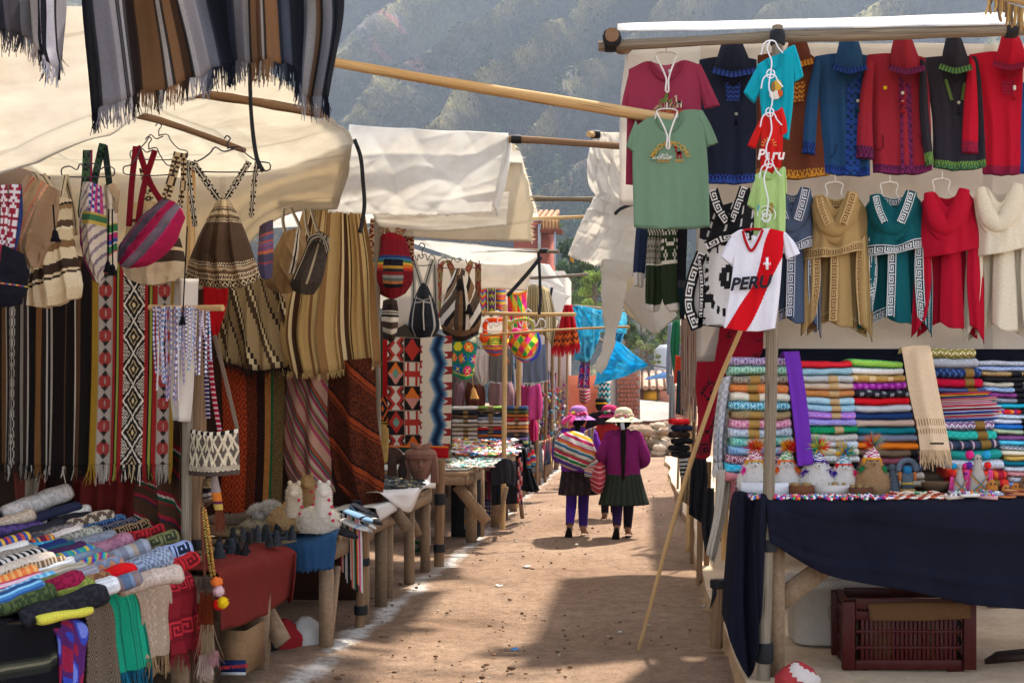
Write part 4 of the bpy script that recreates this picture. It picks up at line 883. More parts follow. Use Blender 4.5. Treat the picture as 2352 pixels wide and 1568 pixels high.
 d1=[(6,'b78d76'),(1,'243a58'),(2,'9a4a22'),(1,'243a58'),(1,'5f7448'),(2,'8a2a4c'),(3,'b09080'),(1,'6d7a44'),(2,'8d2f48'),(1,'a88a72'),(1,'3a2a70'),(2,'7a6048'),(1,'8d8a58'),(3,'a14058')]
 cloth('striped_blanket','pink and brown blanket with diagonal stripes hung folded beside the orange rug','blanket',[pts([(660,840),(652,960),(655,1080),(690,1140)],8.98),pts([(712,830),(708,970),(712,1080),(718,1150)],8.86),pts([(770,820),(762,960),(760,1090),(770,1130)],8.95)],90,120,stripes(d1,'t',2.4,-.75),WOOL,group='woven rugs on display',folds=[(.022,2,.2,0)],seed=49)
 rust=over(speck('5c2a16','33170f',.5,8))
 def rustf(S,T):
  c=rust(S,T);k=(T*3.1-S*1.1+.12)%1
  c[(k>.60)&(k<.66)]=H('1d100c');c[(k>.66)&(k<.78)]=H('8a3a1a');c[(k>.78)&(k<.81)]=H('1d100c');c[(k>.81)&(k<.86)]=H('7d3418');return c
 cloth('striped_blanket','rust brown blanket with dark diagonal bands falling to a point beside the gloves','blanket',[pts([(758,830),(756,980),(775,1100),(815,1155)],8.75),pts([(815,825),(815,980),(825,1090),(845,1178)],8.6),pts([(862,820),(868,960),(885,1080),(878,1160)],8.7)],90,110,rustf,WOOL,group='woven rugs on display',folds=[(.025,2,.3,0)],seed=50)
 cloth('folded_curtain','red cloth scrap behind the necklace strings','cloth',[pts([(466,655),(470,720),(492,775)],6.6),pts([(525,655),(520,700),(500,770)],6.6)],10,12,plain('b01418'),FELT,seed=51,wrinkle=.01)
 gl=cloth('white_cloth','white cloth hanging over the bare post like an empty sleeve','cloth',[pts([(402,640),(398,760),(394,900),(400,965)],5.88),pts([(420,640),(422,800),(420,968)],5.78),pts([(456,640),(452,760),(446,900),(440,968)],5.86)],20,30,plain('cfc4b6'),TEE,folds=[(.012,2,.3,.5)],seed=52)
 pole('rail_pole','short peg rail carrying the purple and white bead strings',pts([(345,706,5.8),(420,708,5.75),(512,707,5.7)]),.016,POLE_W,seed=30,group='horizontal rails holding goods')
 r=np.random.default_rng(6);cols=['8d84ad','cfc9d4','6d6a94','b9b3c4','e3dfe2','6f8fb8','a88d9c','c4b3a4','5f5578']
 names=['lilac','silver white','indigo','pale mauve','pearl white','sky blue','dusty pink','straw','deep purple']
 for k in range(26):
  u=352+k*5.2+r.normal(0,1.5);L=120+90*math.sin(PI*min(1,(k+3)/18))+r.uniform(-40,40);j=int(r.integers(len(cols)))
  path=pts([(u,704,5.72),(u+r.normal(0,3),704+L*.5,5.70),(u+r.normal(0,5),704+L,5.71)])
  g=G();p=resample(path,30)
  tube(g,p,[.004+.0022*(i%2)for i in range(30)],5,lambda S,T,j=j:np.where((((T*15)%1)<.5)[...,None],H(cols[j]),H(cols[(j+4)%9])))
  o=g.build('bead_necklace',BEAD,off=path[0])
  tag(o,f'long {names[j]} bead string, {["first","second","third","fourth","fifth","sixth","seventh","eighth","ninth","tenth","eleventh","twelfth","thirteenth","fourteenth","fifteenth","sixteenth","seventeenth","eighteenth","nineteenth","twentieth","21st","22nd","23rd","24th","25th","26th"][k]} along the peg rail from the runner','necklace','bead strings on the peg rail')
 for k,(path,w,c,l)in enumerate([([(478,770),(490,900),(508,1010)],.012,'a01838','narrow crimson woven belt hanging by the necklaces'),([(470,770),(474,870),(478,960)],.012,'30285a','narrow navy woven belt hanging by the necklaces')]):
  cloth('woven_belt',l,'belt',[pts([(a-5,b)for a,b in path],6.0),pts([(a+5,b)for a,b in path],6.0)],4,60,dotted(c,'c9b8b0',40),WOOL,group='narrow woven belts')
left_hangings()
# ================================================================ BAGS along the wooden table side
def V_straps(u0,u1,vbar,ua,va,Y,w,c,dY=.0):
 return[(pts([(u0,vbar,Y),(ua,va,Y-.05)]),w,c),(pts([(u1,vbar,Y),(ua,va,Y-.05)]),w,c)]
def left_bags():
 bw=lambda n:diamonds('c9bca4','1d1814',1,n,.5,1.5)
 cone=over(stripes([(5,'b39b78'),(2,'6b543c'),(4,'bfa783'),(2,'6b543c'),(16,'54402f'),(18,'503c2c'),(2,'b39b78'),(3,'6b543c'),(3,'c4af94'),(2,'5d4732'),(2,'c9b48e')],'t'),(0,1,.10,.15,zigzag(['c9b48e','54402f'],22,1)),(0,1,.235,.275,zigzag(['c9b48e','54402f'],26,1)),(0,1,.74,.79,zigzag(['cdb996','54402f'],36,1)),(0,1,.87,.93,zigzag(['cdb996','5d4732'],40,1)),(0,1,.95,1,zigzag(['16120f','c9b48e'],20,1,.9)))
 Y=6.25
 bag('cone_bag','brown cone shaped drawstring bag with white motif bands and black zigzag hem',[pts([(492,470),(470,520),(440,590),(426,640)],Y),pts([(503,462),(490,520),(468,600),(462,656)],Y-.05),pts([(514,460),(514,520),(512,600),(511,662)],Y-.08),pts([(526,462),(540,520),(558,600),(564,658)],Y-.05),pts([(536,470),(560,520),(586,590),(602,640)],Y)],110,90,cone,.13,WOOL,straps=V_straps(442,572,372,511,470,Y,.038,bw(14))+[(pts([(432,368),(436,420),(448,520)],Y),.03,bw(12)),(pts([(592,368),(584,420),(577,500)],Y),.03,bw(12))],tassels=[(P(512,505,Y-.16),P(511,622,Y-.2),.024,'141318')],folds=[(.018,5,.4,0)],seed=61)
 hanger('dark wire hanger holding the brown cone bag by its straps',426,620,388,334,Y,'2c2838')
 mg=stripes([(4,'4d4654'),(1,'8a1f48'),(3,'5b5362'),(1,'a03058'),(5,'a31c4a'),(1,'6d6070'),(3,'7a6f7c'),(1,'b03a62'),(5,'a81e4c')],'s',1)
 Y=5.5
 bag('shoulder_bag','magenta and grey striped bag hanging tilted in front of a brown bag',[pts([(372,458),(320,500),(276,560),(270,588)],Y),pts([(410,470),(365,540),(310,600),(280,612)],Y-.05),pts([(425,500),(400,560),(350,605),(318,616)],Y)],60,50,mg,.07,straps=[(pts([(312,336),(303,420),(296,520)],Y),.03,plain('7a1524')),(pts([(356,345),(330,430),(316,520)],Y),.03,plain('7a1524')),(pts([(316,336),(345,420),(375,470)],Y),.03,plain('7a1524'))],folds=[(.02,3,.3,0)],seed=62,tprof=(.5,1,1,.9,.7,.3))
 hanger('thin dark wire hanger with the two crimson straps',284,400,396,336,Y-.02,'3a3438',r=.003)
 bc=stripes([(5,'b59a70'),(1,'3b2c20'),(4,'a58a62'),(3,'3e2e22'),(1,'cdb68c'),(3,'44352a'),(6,'c6b190')],'t')
 Y=5.8
 bag('shoulder_bag','brown and cream banded bag half hidden by the magenta bag',[pts([(300,470),(285,540),(276,600),(290,640)],Y),pts([(350,465),(350,560),(345,620),(345,655)],Y-.05),pts([(398,470),(412,540),(424,600),(405,645)],Y)],60,50,bc,.09,straps=[(pts([(330,385),(338,430),(345,480)],Y),.05,diamonds('c9b48e','3b2c20',1,8)),(pts([(410,350),(392,420),(372,480)],Y),.05,diamonds('c9b48e','3b2c20',1,10)),(pts([(423,352),(420,430),(408,500)],Y),.03,diamonds('c9b48e','3b2c20',1,10))],tassels=[(P(430,520,Y-.1),P(419,745,Y-.1),.018,'17151a')],seed=63,folds=[(.012,3,.3,0)])
 hanger('wire hanger behind the crimson straps',300,430,360,305,Y+.05,'4a4440',r=.003)
 cb=stripes([(6,'cdb995'),(1,'2b2019'),(2,'8a6d48'),(5,'c6b28c'),(3,'54402f'),(1,'e0d0ac'),(5,'c9b58f'),(3,'7a5c3c'),(5,'d0bd98'),(4,'3b2d22'),(1,'cdb995'),(1,'3b2d22'),(6,'d6c6a4')],'t',1,.12)
 Y=5.05
 bag('cone_bag','large cream bag with brown bands and gathered pleats beside a tan poncho bag',[pts([(118,470),(90,560),(66,660),(58,700)],Y),pts([(140,455),(120,560),(112,660),(112,705)],Y-.07),pts([(165,458),(172,560),(188,650),(186,680)],Y)],70,80,cb,.1,straps=V_straps(98,150,402,138,465,Y,.028,stripes([(1,'b8a482'),(1,'4a3a2a'),(1,'b8a482')]))+[(pts([(150,402),(170,480),(176,540)],Y),.026,stripes([(1,'b8a482'),(1,'4a3a2a'),(1,'b8a482')]))],folds=[(.02,4,.4,0)],seed=64)
 hanger('dark wire hanger carrying the large cream banded bag',142,262,400,372,Y+.02,'35313a',r=.003)
 tb=stripes([(6,'93765a'),(1,'a8603f'),(2,'b88a6a'),(1,'98402f'),(5,'9b7c58'),(1,'b06848'),(1,'93765a'),(1,'c08a64'),(5,'8f7254')],'s',1,.25)
 Y=4.75
 bag('shoulder_bag','tan poncho bag with faded orange stripes and a black tassel',[pts([(60,400),(30,480),(12,560),(30,600)],Y),pts([(95,415),(75,500),(70,580),(78,615)],Y-.06),pts([(140,440),(136,500),(118,560),(90,612)],Y)],60,50,tb,.08,straps=[(pts([(80,398),(100,430),(118,452)],Y),.026,stripes([(1,'b8a482'),(1,'4a3a2a'),(1,'b8a482')]))],tassels=[(P(122,470,Y-.12),P(128,555,Y-.13),.02,'141216')],folds=[(.02,3,.3,0)],seed=65)
 Y=4.5
 db=over(plain('15151c'),(0,1,.62,.66,stripes([(1,'a83a5a'),(1,'3a5a8a'),(1,'c09a3a')],'s',14)),(.55,.7,0,.6,stripes([(1,'8a2434'),(1,'cfc4c0'),(1,'2a3560'),(1,'8a2434')])))
 bag('shoulder_bag','black bag with red and white braided straps cut off by the picture edge',[pts([(-60,560),(-60,700)],Y),pts([(0,560),(0,706)],Y-.07),pts([(58,585),(64,640),(54,700)],Y)],40,40,db,.08,straps=[(pts([(8,425),(10,500),(2,590)],Y),.03,diamonds('cfc4c0','8a2434',1,9)),(pts([(36,424),(28,500),(16,600)],Y),.05,diamonds('cfc4c0','8a2434',1,9)),(pts([(44,424),(46,500),(30,580)],Y),.02,plain('2a3560'))],seed=66)
 Y=5.2
 fl=over(stripes([(2,'c9b9a4'),(1,'7a6a74'),(2,'cbbca8'),(1,'8a7a84')],'t',4,.4),(.55,.95,0,.3,checks(['c9c0c4','a8346a','2f4a8a','b0487a'],6,8)),(.3,1,.3,.42,stripes([(1,'b59a4a'),(2,'3f6a44'),(1,'b59a4a')],'t')),(.0,.22,.45,1,plain('a02a6c')))
 bag('shoulder_bag','narrow cream bag with floral panel, green stripes and a magenta side',[pts([(190,420),(183,500),(190,580),(215,645)],Y),pts([(212,420),(212,520),(216,600),(226,650)],Y-.05),pts([(238,430),(245,500),(245,590),(234,648)],Y)],40,80,fl,.06,straps=[(pts([(200,345),(196,420),(186,500)],Y),.04,diamonds('3f5a3c','1d2a20',1,8)),(pts([(208,345),(206,420),(196,520)],Y),.018,plain('8a1f48')),(pts([(236,330),(220,400),(214,430)],Y),.035,diamonds('2f4a34','15201a',1,6))],seed=67)
 gs=over(plain('cbbca6'),(0,1,.45,.8,stripes([(1,'b59a4a'),(3,'2f6a3c'),(1,'cbbca6'),(3,'a8346a'),(2,'2f4a8a'),(1,'cbbca6'),(3,'2f6a3c'),(1,'b0343c')],'t')))
 bag('shoulder_bag','small cream pouch with green and pink bands and twin black tassels',[pts([(240,425),(238,500),(240,620)],Y+.1),pts([(256,425),(256,520),(256,632)],Y+.05),pts([(275,430),(272,500),(270,615)],Y+.1)],30,60,gs,.05,straps=[(pts([(240,335),(246,380),(252,430)],Y),.03,plain('1f2a24'))],tassels=[(P(250,480,Y-.05),P(248,625,Y-.07),.02,'121116'),(P(258,480,Y-.05),P(259,632,Y-.07),.02,'121116')],seed=68)
 g=G()
 for k in range(9):tube(g,pts([(248+2.5*k,430+4*k),(262,425+6*k),(272-.5*k,440+6*k)],Y-.08),.008,6,H('b59a78')*(1-.05*k),seg=8)
 o=g.build('rope_bundle',WOOL,off=P(258,450,Y));tag(o,'coil of pale braided cords hanging above the twin tassel pouch','cord',None)
 Y=7.3
 ps=over(stripes([(4,'4f4350'),(1,'b0584a'),(2,'5d5a78'),(1,'b0584a'),(3,'6a6488'),(1,'c07050'),(3,'524a62'),(1,'9a4a50'),(5,'5a5470')],'t'),(0,1,.42,.52,zigzag(['a8406a','5d5a78'],8,1)))
 bag('shoulder_bag','purple grey pouch with coral stripes behind the brown cone bag',[pts([(596,520),(592,580),(594,636)],Y),pts([(612,512),(612,580),(612,642)],Y-.05),pts([(628,505),(628,580),(626,636)],Y)],30,50,ps,.06,seed=69)
 Y=7.6
 tz=over(speck('93754f','8a6d48',.5,5),(.68,.80,.0,.7,checks(['cbbfa8','221c18'],3,24)))
 bag('shoulder_bag','plain tan rucksack with black and white zip band',[pts([(650,535),(625,590),(608,650),(625,668)],Y),pts([(680,525),(665,590),(655,660),(655,674)],Y-.07),pts([(700,530),(705,590),(692,650),(672,672)],Y)],50,60,tz,.08,straps=[(pts([(652,478),(650,510),(662,560)],Y),.022,checks(['cbbfa8','7a6a54'],2,20)),(pts([(668,478),(688,520),(700,570)],Y),.022,checks(['cbbfa8','7a6a54'],2,20))],seed=70,folds=[(.012,2,.3,0)])
 dz=over(speck('4a4036','3a322a',.5,6),(.12,.2,.1,.8,checks(['cbbfa8','1a1614'],2,24)),(.62,.68,.2,.85,plain('a89878')),(.0,1,.02,.16,stripes([(1,'2a2420'),(1,'8d8068')],'s',7)))
 bag('shoulder_bag','dark grey brown rucksack with folded striped flap',[pts([(712,545),(695,590),(668,650),(672,668)],Y-.2),pts([(735,532),(720,590),(700,655),(697,676)],Y-.28),pts([(758,545),(752,590),(740,645),(722,676)],Y-.2)],50,60,dz,.08,straps=[(pts([(700,480),(704,520),(718,560)],Y-.2),.02,checks(['cbbfa8','7a6a54'],2,16)),(pts([(714,480),(726,520),(745,560)],Y-.2),.02,checks(['cbbfa8','7a6a54'],2,16))],seed=71,folds=[(.012,2,.3,0)],extra=[('flap',lambda g,V:puff(g,[pts([(702,556),(712,540),(735,536),(752,556),(758,578)],Y-.3),pts([(710,568),(722,552),(738,548),(745,562),(748,580)],Y-.38)],6,20,stripes([(1,'2a2420'),(1,'9d9078'),(1,'4a4036')],'s',2),.02),WOOL)])
 Y=9.4
 rb=over(plain('84141e'),(0,1,.10,.34,diamonds('2a1018','9a1a28',5,2.4,.5,1.5)),(0,1,.36,.62,stripes([(2,'2a3a6a'),(2,'3a6a8a'),(2,'2f6a44'),(2,'c9a03a'),(3,'c0632a'),(3,'a8281e'),(1,'5a1420')],'t')),(0,1,.62,1,diamonds('4a1018','8d1622',6,3,.5,1.6)),(.33,.80,.42,.86,stripes([(2,'1a1a22'),(3,'1d1c24'),(2,'b08a3a'),(2,'24242c'),(3,'7a2424'),(2,'8a8a88'),(2,'55605a'),(2,'a8683a'),(3,'1d1c20')],'t')))
 ps=diamonds('b39a70','6a1c22',1,4,.5,2)
 bag('rucksack','red knitted rucksack with rainbow bands and a dark pocket',[pts([(868,545),(858,590),(852,640),(866,672)],Y),pts([(900,535),(900,600),(900,650),(900,686)],Y-.1),pts([(930,545),(944,590),(948,645),(932,674)],Y)],70,90,rb,.12,KNIT,straps=[(pts([(862,502),(858,560),(860,620)],Y+.05),.085,ps),(pts([(868,502),(880,525),(895,552)],Y),.085,ps),(pts([(938,515),(940,560),(938,620)],Y+.05),.085,ps),(pts([(928,515),(918,530),(908,552)],Y),.085,ps)],seed=72)
 Y=11.4
 bb=over(speck('26272c','1d1e22',.5,9),(.12,.17,.2,1,checks(['a8a49c','1d1e22'],1,30)),(.83,.88,.2,1,checks(['a8a49c','1d1e22'],1,30)),(.1,.9,.33,.37,plain('8d8a84')))
 st=checks(['b3aea4','3a3a3c'],3,26)
 bag('rucksack','black rucksack with white piping and grey woven straps',[pts([(962,660),(946,700),(938,750),(948,770)],Y),pts([(972,650),(972,710),(974,760),(974,778)],Y-.1),pts([(984,660),(1000,700),(1010,750),(998,772)],Y)],50,60,bb,.13,straps=[(pts([(950,596),(960,630),(970,660)],Y),.06,st),(pts([(995,596),(984,630),(976,660)],Y),.06,st),(pts([(948,600),(950,660),(948,720)],Y+.08),.05,st),(pts([(998,600),(1000,660),(1002,720)],Y+.08),.05,st)],extra=[('drawstring',lambda g,V:[tube(g,pts([(973,690),(972,720),(974,758)],Y-.24),.006,5,H('bdb6a8')),tube(g,pts([(950,682),(972,690),(996,682)],Y-.2),.006,5,H('8d8a84'))],WIRE)],seed=73)
 hanger('wire hanger above the black rucksack',942,998,603,580,Y,'2c2828',r=.005)
 Y=12.6
 dg=over(stripes([(4,'4a3b30'),(4,'d0c5b4'),(3,'211a17'),(4,'7a5c40'),(1,'d0c5b4'),(2,'5a4636')],'t',1.6,.9),(.36,.72,.1,.86,stripes([(3,'4d3c30'),(3,'6f543b'),(2,'211a17'),(2,'d0c5b4')],'s',1)),(0,1,.86,.94,plain('6b4f36')),(0,1,.94,1,plain('2b211c')))
 pr=diamonds('8a3a34','8a7a50',1,7,.5,2)
 bag('rucksack','large brown, cream and black patchwork rucksack with a dark tassel',[pts([(1040,625),(1022,680),(1010,730),(1018,765)],Y),pts([(1055,616),(1056,690),(1057,750),(1057,784)],Y-.12),pts([(1075,625),(1098,680),(1106,730),(1098,768)],Y)],70,80,dg,.16,straps=[(pts([(1012,606),(1008,660),(1006,730)],Y+.1),.07,pr),(pts([(1012,604),(1030,604),(1045,640)],Y),.07,pr),(pts([(1098,606),(1098,660),(1094,720)],Y+.1),.07,pr),(pts([(1096,604),(1082,606),(1068,640)],Y),.07,pr)],tassels=[(P(1056,630,Y-.2),P(1056,664,Y-.25),.05,'1c1716'),(P(1076,690,Y-.2),P(1078,722,Y-.24),.05,'1a1618')],seed=74)
 hanger('wire hanger carrying the patchwork rucksack',1008,1100,610,588,Y+.02,'2c2828',r=.005)
 Y=10.2
 sm=over(stripes([(2,'3a2c24'),(3,'2a201a'),(2,'b8ab98'),(1,'2a201a'),(2,'d0c5b4'),(3,'4a3b30'),(2,'c4b8a4')],'t',1.2),(0,1,.3,.36,zigzag(['d0c5b4','2a201a'],9,1)))
 bag('shoulder_bag','small dark brown and cream bag tucked under the red rainbow rucksack',[pts([(880,690),(876,730),(882,775)],Y),pts([(898,686),(898,730),(900,785)],Y-.07),pts([(912,690),(916,730),(908,778)],Y)],36,50,sm,.08,seed=75)
 Y=14.2
 gk=over(stripes([(3,'e87a2a'),(2,'e8c83a'),(2,'5ab04a'),(2,'e8d23a'),(2,'3a9a5a'),(2,'d8c84a'),(2,'d8487a'),(3,'e8a83a'),(2,'c83a6a'),(2,'3a7ac8'),(3,'e85a2a')],'t'),(0,1,.2,.5,keyband('2f8a4a','e8d23a',3)))
 orange=plain('f0561c')
 bag('handbag','green and yellow crochet handbag with a fat orange handle and pompoms',[pts([(1108,770),(1108,795),(1120,812)],Y),pts([(1137,768),(1137,795),(1138,818)],Y-.1),pts([(1168,768),(1168,795),(1155,812)],Y)],50,50,gk,.16,KNIT,straps=(),extra=[('handle',lambda g,V:tube(g,pts([(1116,772),(1113,750),(1118,738),(1138,735),(1156,738),(1160,750),(1157,772)],Y-.05),.032,9,H('f0561c'),seg=30),KNIT),('pompom',lambda g,V:blob(g,P(1112,776,Y-.2),.06,H('f0561c'),12,8,1,.08),KNIT),('pompom',lambda g,V:blob(g,P(1158,772,Y-.2),.06,H('ee5a20'),12,8,2,.08),KNIT)],tassels=[(P(1160,810,Y-.1),P(1163,832,Y-.1),.04,'c8783a')],seed=76)
 hq=over(checks(['e8d23a','d82a6a','4aa83a','f07a2a'],4,4))
 def hqf(S,T):
  a=(S*4+T*3.2);b=(S*4-T*3.2);k=(np.floor(a)+2*np.floor(b)).astype(int)%4;cs=np.array([H(x)for x in('e8d23a','d82a6a','3f9a3a','f0702a')]);c=cs[k]
  m=T>.84;c[m]=stripes([(1,'e8502a'),(1,'e8c83a'),(1,'3a8ac8'),(1,'c82a6a')],'t',1)(S,(T-.84)/.16)[m];return c
 bag('handbag','round harlequin bag of pink, yellow, orange and green diamonds with a blue rim',[pts([(1174,765),(1168,790),(1186,822)],Y-.1),pts([(1203,758),(1203,795),(1204,832)],Y-.2),pts([(1232,762),(1236,790),(1222,822)],Y-.1)],60,60,hqf,.2,KNIT,extra=[('handle',lambda g,V:tube(g,pts([(1176,765),(1174,745),(1186,736),(1202,733),(1218,736),(1224,748),(1222,765)],Y-.1),.022,8,lambda S,T:np.where((((T*16)%1)<.5)[...,None],H('e0387a'),H('7ac83a')),seg=48),KNIT),('rim',lambda g,V:tube(g,pts([(1218,752),(1236,770),(1240,795),(1232,818),(1218,828)],Y+.02),.016,7,H('3a4ac0'),seg=24),KNIT),('pompom',lambda g,V:blob(g,P(1184,762,Y-.3),.05,H('e0387a'),10,7,1,.1),KNIT),('pompom',lambda g,V:blob(g,P(1206,764,Y-.3),.05,H('d8443a'),10,7,2,.1),KNIT)],seed=77)
 for(u0,u1,v,l)in((1108,1178,768,'white wire hanger behind the orange handled bag'),(1176,1252,764,'white wire hanger behind the harlequin bag')):
  hanger(l,u0,u1,v-14,v-32,14.1,'dcdcdc',r=.007)
 def tri(S,T):
  x=S*4;y=T*4;k=(np.floor(x)+np.floor(y)*3+((x%1)>(y%1))*2).astype(int)%5;cs=np.array([H(c)for c in('e8402a','e8c83a','4aa84a','d82a7a','f0802a')]);return cs[k]
 Y=15
 bag('bucket_bag','square crochet bag with orange, pink and yellow triangles over the rail',[pts([(1166,670),(1166,770)],Y),pts([(1188,672),(1188,775)],Y-.1),pts([(1210,670),(1210,768)],Y)],40,60,tri,.1,KNIT,extra=[('drawstring',lambda g,V:tube(g,pts([(1164,670),(1186,676),(1212,668)],Y-.12),.014,6,H('e8a83a')),KNIT)],seed=78)
 for k,(u0,u1,c1,l)in enumerate([(1102,1120,zigzag(['3a9ac8','e8c83a','e05a2a','c83a8a'],1.5,4),'blue and yellow zigzag crochet bag hanging under the valance'),(1121,1137,zigzag(['2a2a4a','d8c83a','4a9a5a','8a3a9a'],2,4),'navy and lime zigzag crochet bag hanging under the valance'),(1138,1162,stripes([(2,'e8703a'),(1,'3a7ab8'),(2,'e8b83a'),(1,'d84a8a')],'t',3),'orange and blue striped crochet bag hanging under the valance')]):
  bag('bucket_bag',l,[pts([(u0,660),(u0,722)],15.6),pts([((u0+u1)/2,660),((u0+u1)/2,728)],15.5),pts([(u1,660),(u1,722)],15.6)],24,40,c1,.08,KNIT,seed=79+k)
 Y=5.9
 def kn(S,T):
  x=np.abs(((S*3)%1)-.5)*2;y=((T*2.2)%1);m=(np.abs(x-y)<.12)|(np.abs(x-(1-y))<.12)|((np.abs(x-.5*y)<.09))
  c=np.where(m[...,None],H('cdbd9f'),H('5c5148'));c[(T>.78)&(T<.88)]=np.where((((S*30+T*30)%1)<.5)[...,None],H('d8c8aa'),H('6a5e52'))[(T>.78)&(T<.88)]
  c[T>.9]=H('4d4138');c[T<.08]=checks(['1d1a1a','d8cbb4'],14,20)(S,T)[T<.08];return c
 bag('shoulder_bag','grey and cream knitted shoulder bag hanging beside the bare post',[pts([(438,986),(436,1030),(434,1090)],Y),pts([(492,992),(492,1040),(492,1092)],Y-.06),pts([(548,984),(550,1030),(552,1088)],Y)],90,60,kn,.05,KNIT,straps=[(pts([(545,985),(525,900),(500,800),(492,770)],Y),.022,plain('7a6656'))],seed=82,tprof=(.7,1,1,1,1,.8))
 sp=stripes([(3,'7d6448'),(1,'a88d6a'),(2,'211a1a'),(1,'2a2020'),(2,'b3a596'),(1,'2a2020'),(2,'9a8a7a'),(3,'6f5840')],'t',1,-.2)
 bag('shoulder_bag','small brown striped pouch tilted behind the post below the knitted bag',[pts([(452,1102),(458,1130),(475,1165)],6.2),pts([(478,1098),(484,1125),(492,1150)],6.14),pts([(488,1098),(498,1118),(502,1138)],6.2)],30,40,sp,.04,seed=83)
 t=thing('pompom_cord','twisted cords ending in orange, white, red and yellow pompoms beside the red draped cloth','tassel',P(490,1300,5.75))
 for k,(path,c)in enumerate([([(470,1165),(482,1240),(492,1320)],('7a1f2a','c9a84a')),([(466,1165),(474,1240),(486,1325)],('c9a84a','3a2a24')),([(464,1165),(466,1240),(470,1320)],('8a4a34','5a3a2a'))]):
  g=G();tube(g,pts(path,5.75),.008,6,lambda S,T,c=c:np.where((((T*26+S*2)%1)<.5)[...,None],H(c[0]),H(c[1])),seg=60);g.build('cord',WOOL,t)
 for k,(u,v,c)in enumerate([(498,1336,'f0803a'),(502,1357,'e0bcc0'),(503,1387,'e01c14'),(512,1383,'f0c81c')]):
  g=G();blob(g,P(u,v,5.7-.01*k),.026,H(c),14,9,k,.1);rr=np.random.default_rng(k);d=rr.normal(0,1,(160,3));d/=np.linalg.norm(d,axis=1)[:,None]
  hairs(g,P(u,v,5.7-.01*k)+d*.022,d,.012,H(c),k,.004,0,.3);g.build('pompom',WOOL,t)
 for k,(u,v0,v1,r,c)in enumerate([(470,1320,1352,.028,'5d4c44'),(474,1355,1430,.03,'7a3418'),(476,1430,1500,.034,'a08a6a'),(472,1500,1548,.04,'c0a89a'),(487,1490,1520,.025,'b8848a')]):
  g=G();loft(g,[(P(u,v0,5.78),.006,.006),(P(u,v0+6,5.78),r*.7,r*.7),(P(u,v1,5.78),r,r*.8)],12,H(c),seg=8)
  fringe(g,[P(u-14,v0+4,5.74),P(u+14,v0+4,5.74)],(v1-v0)*5.78/FPX*1.05,60,H(c),k,.005,.015);g.build('tassel',WOOL,t)
 t=thing('wool_tassel','pale thick yarn tassel with orange and maroon bands under the knitted bag','tassel',P(500,1150,5.95))
 g=G();loft(g,[(P(492,1090,5.95),.014,.014),(P(496,1130,5.95),.026,.024),(P(503,1170,5.95),.022,.022)],12,stripes([(4,'9a8a84'),(2,'c8702a'),(1,'5a2440'),(1,'b89a4a')],'t'),seg=12);g.build('tassel_head',WOOL,t)
 g=G();fringe(g,[P(497,1165,5.95),P(512,1165,5.95)],.11,70,H('7a3f2a'),4,.005,.012);g.build('yarn',WOOL,t,kind='stuff')
left_bags()
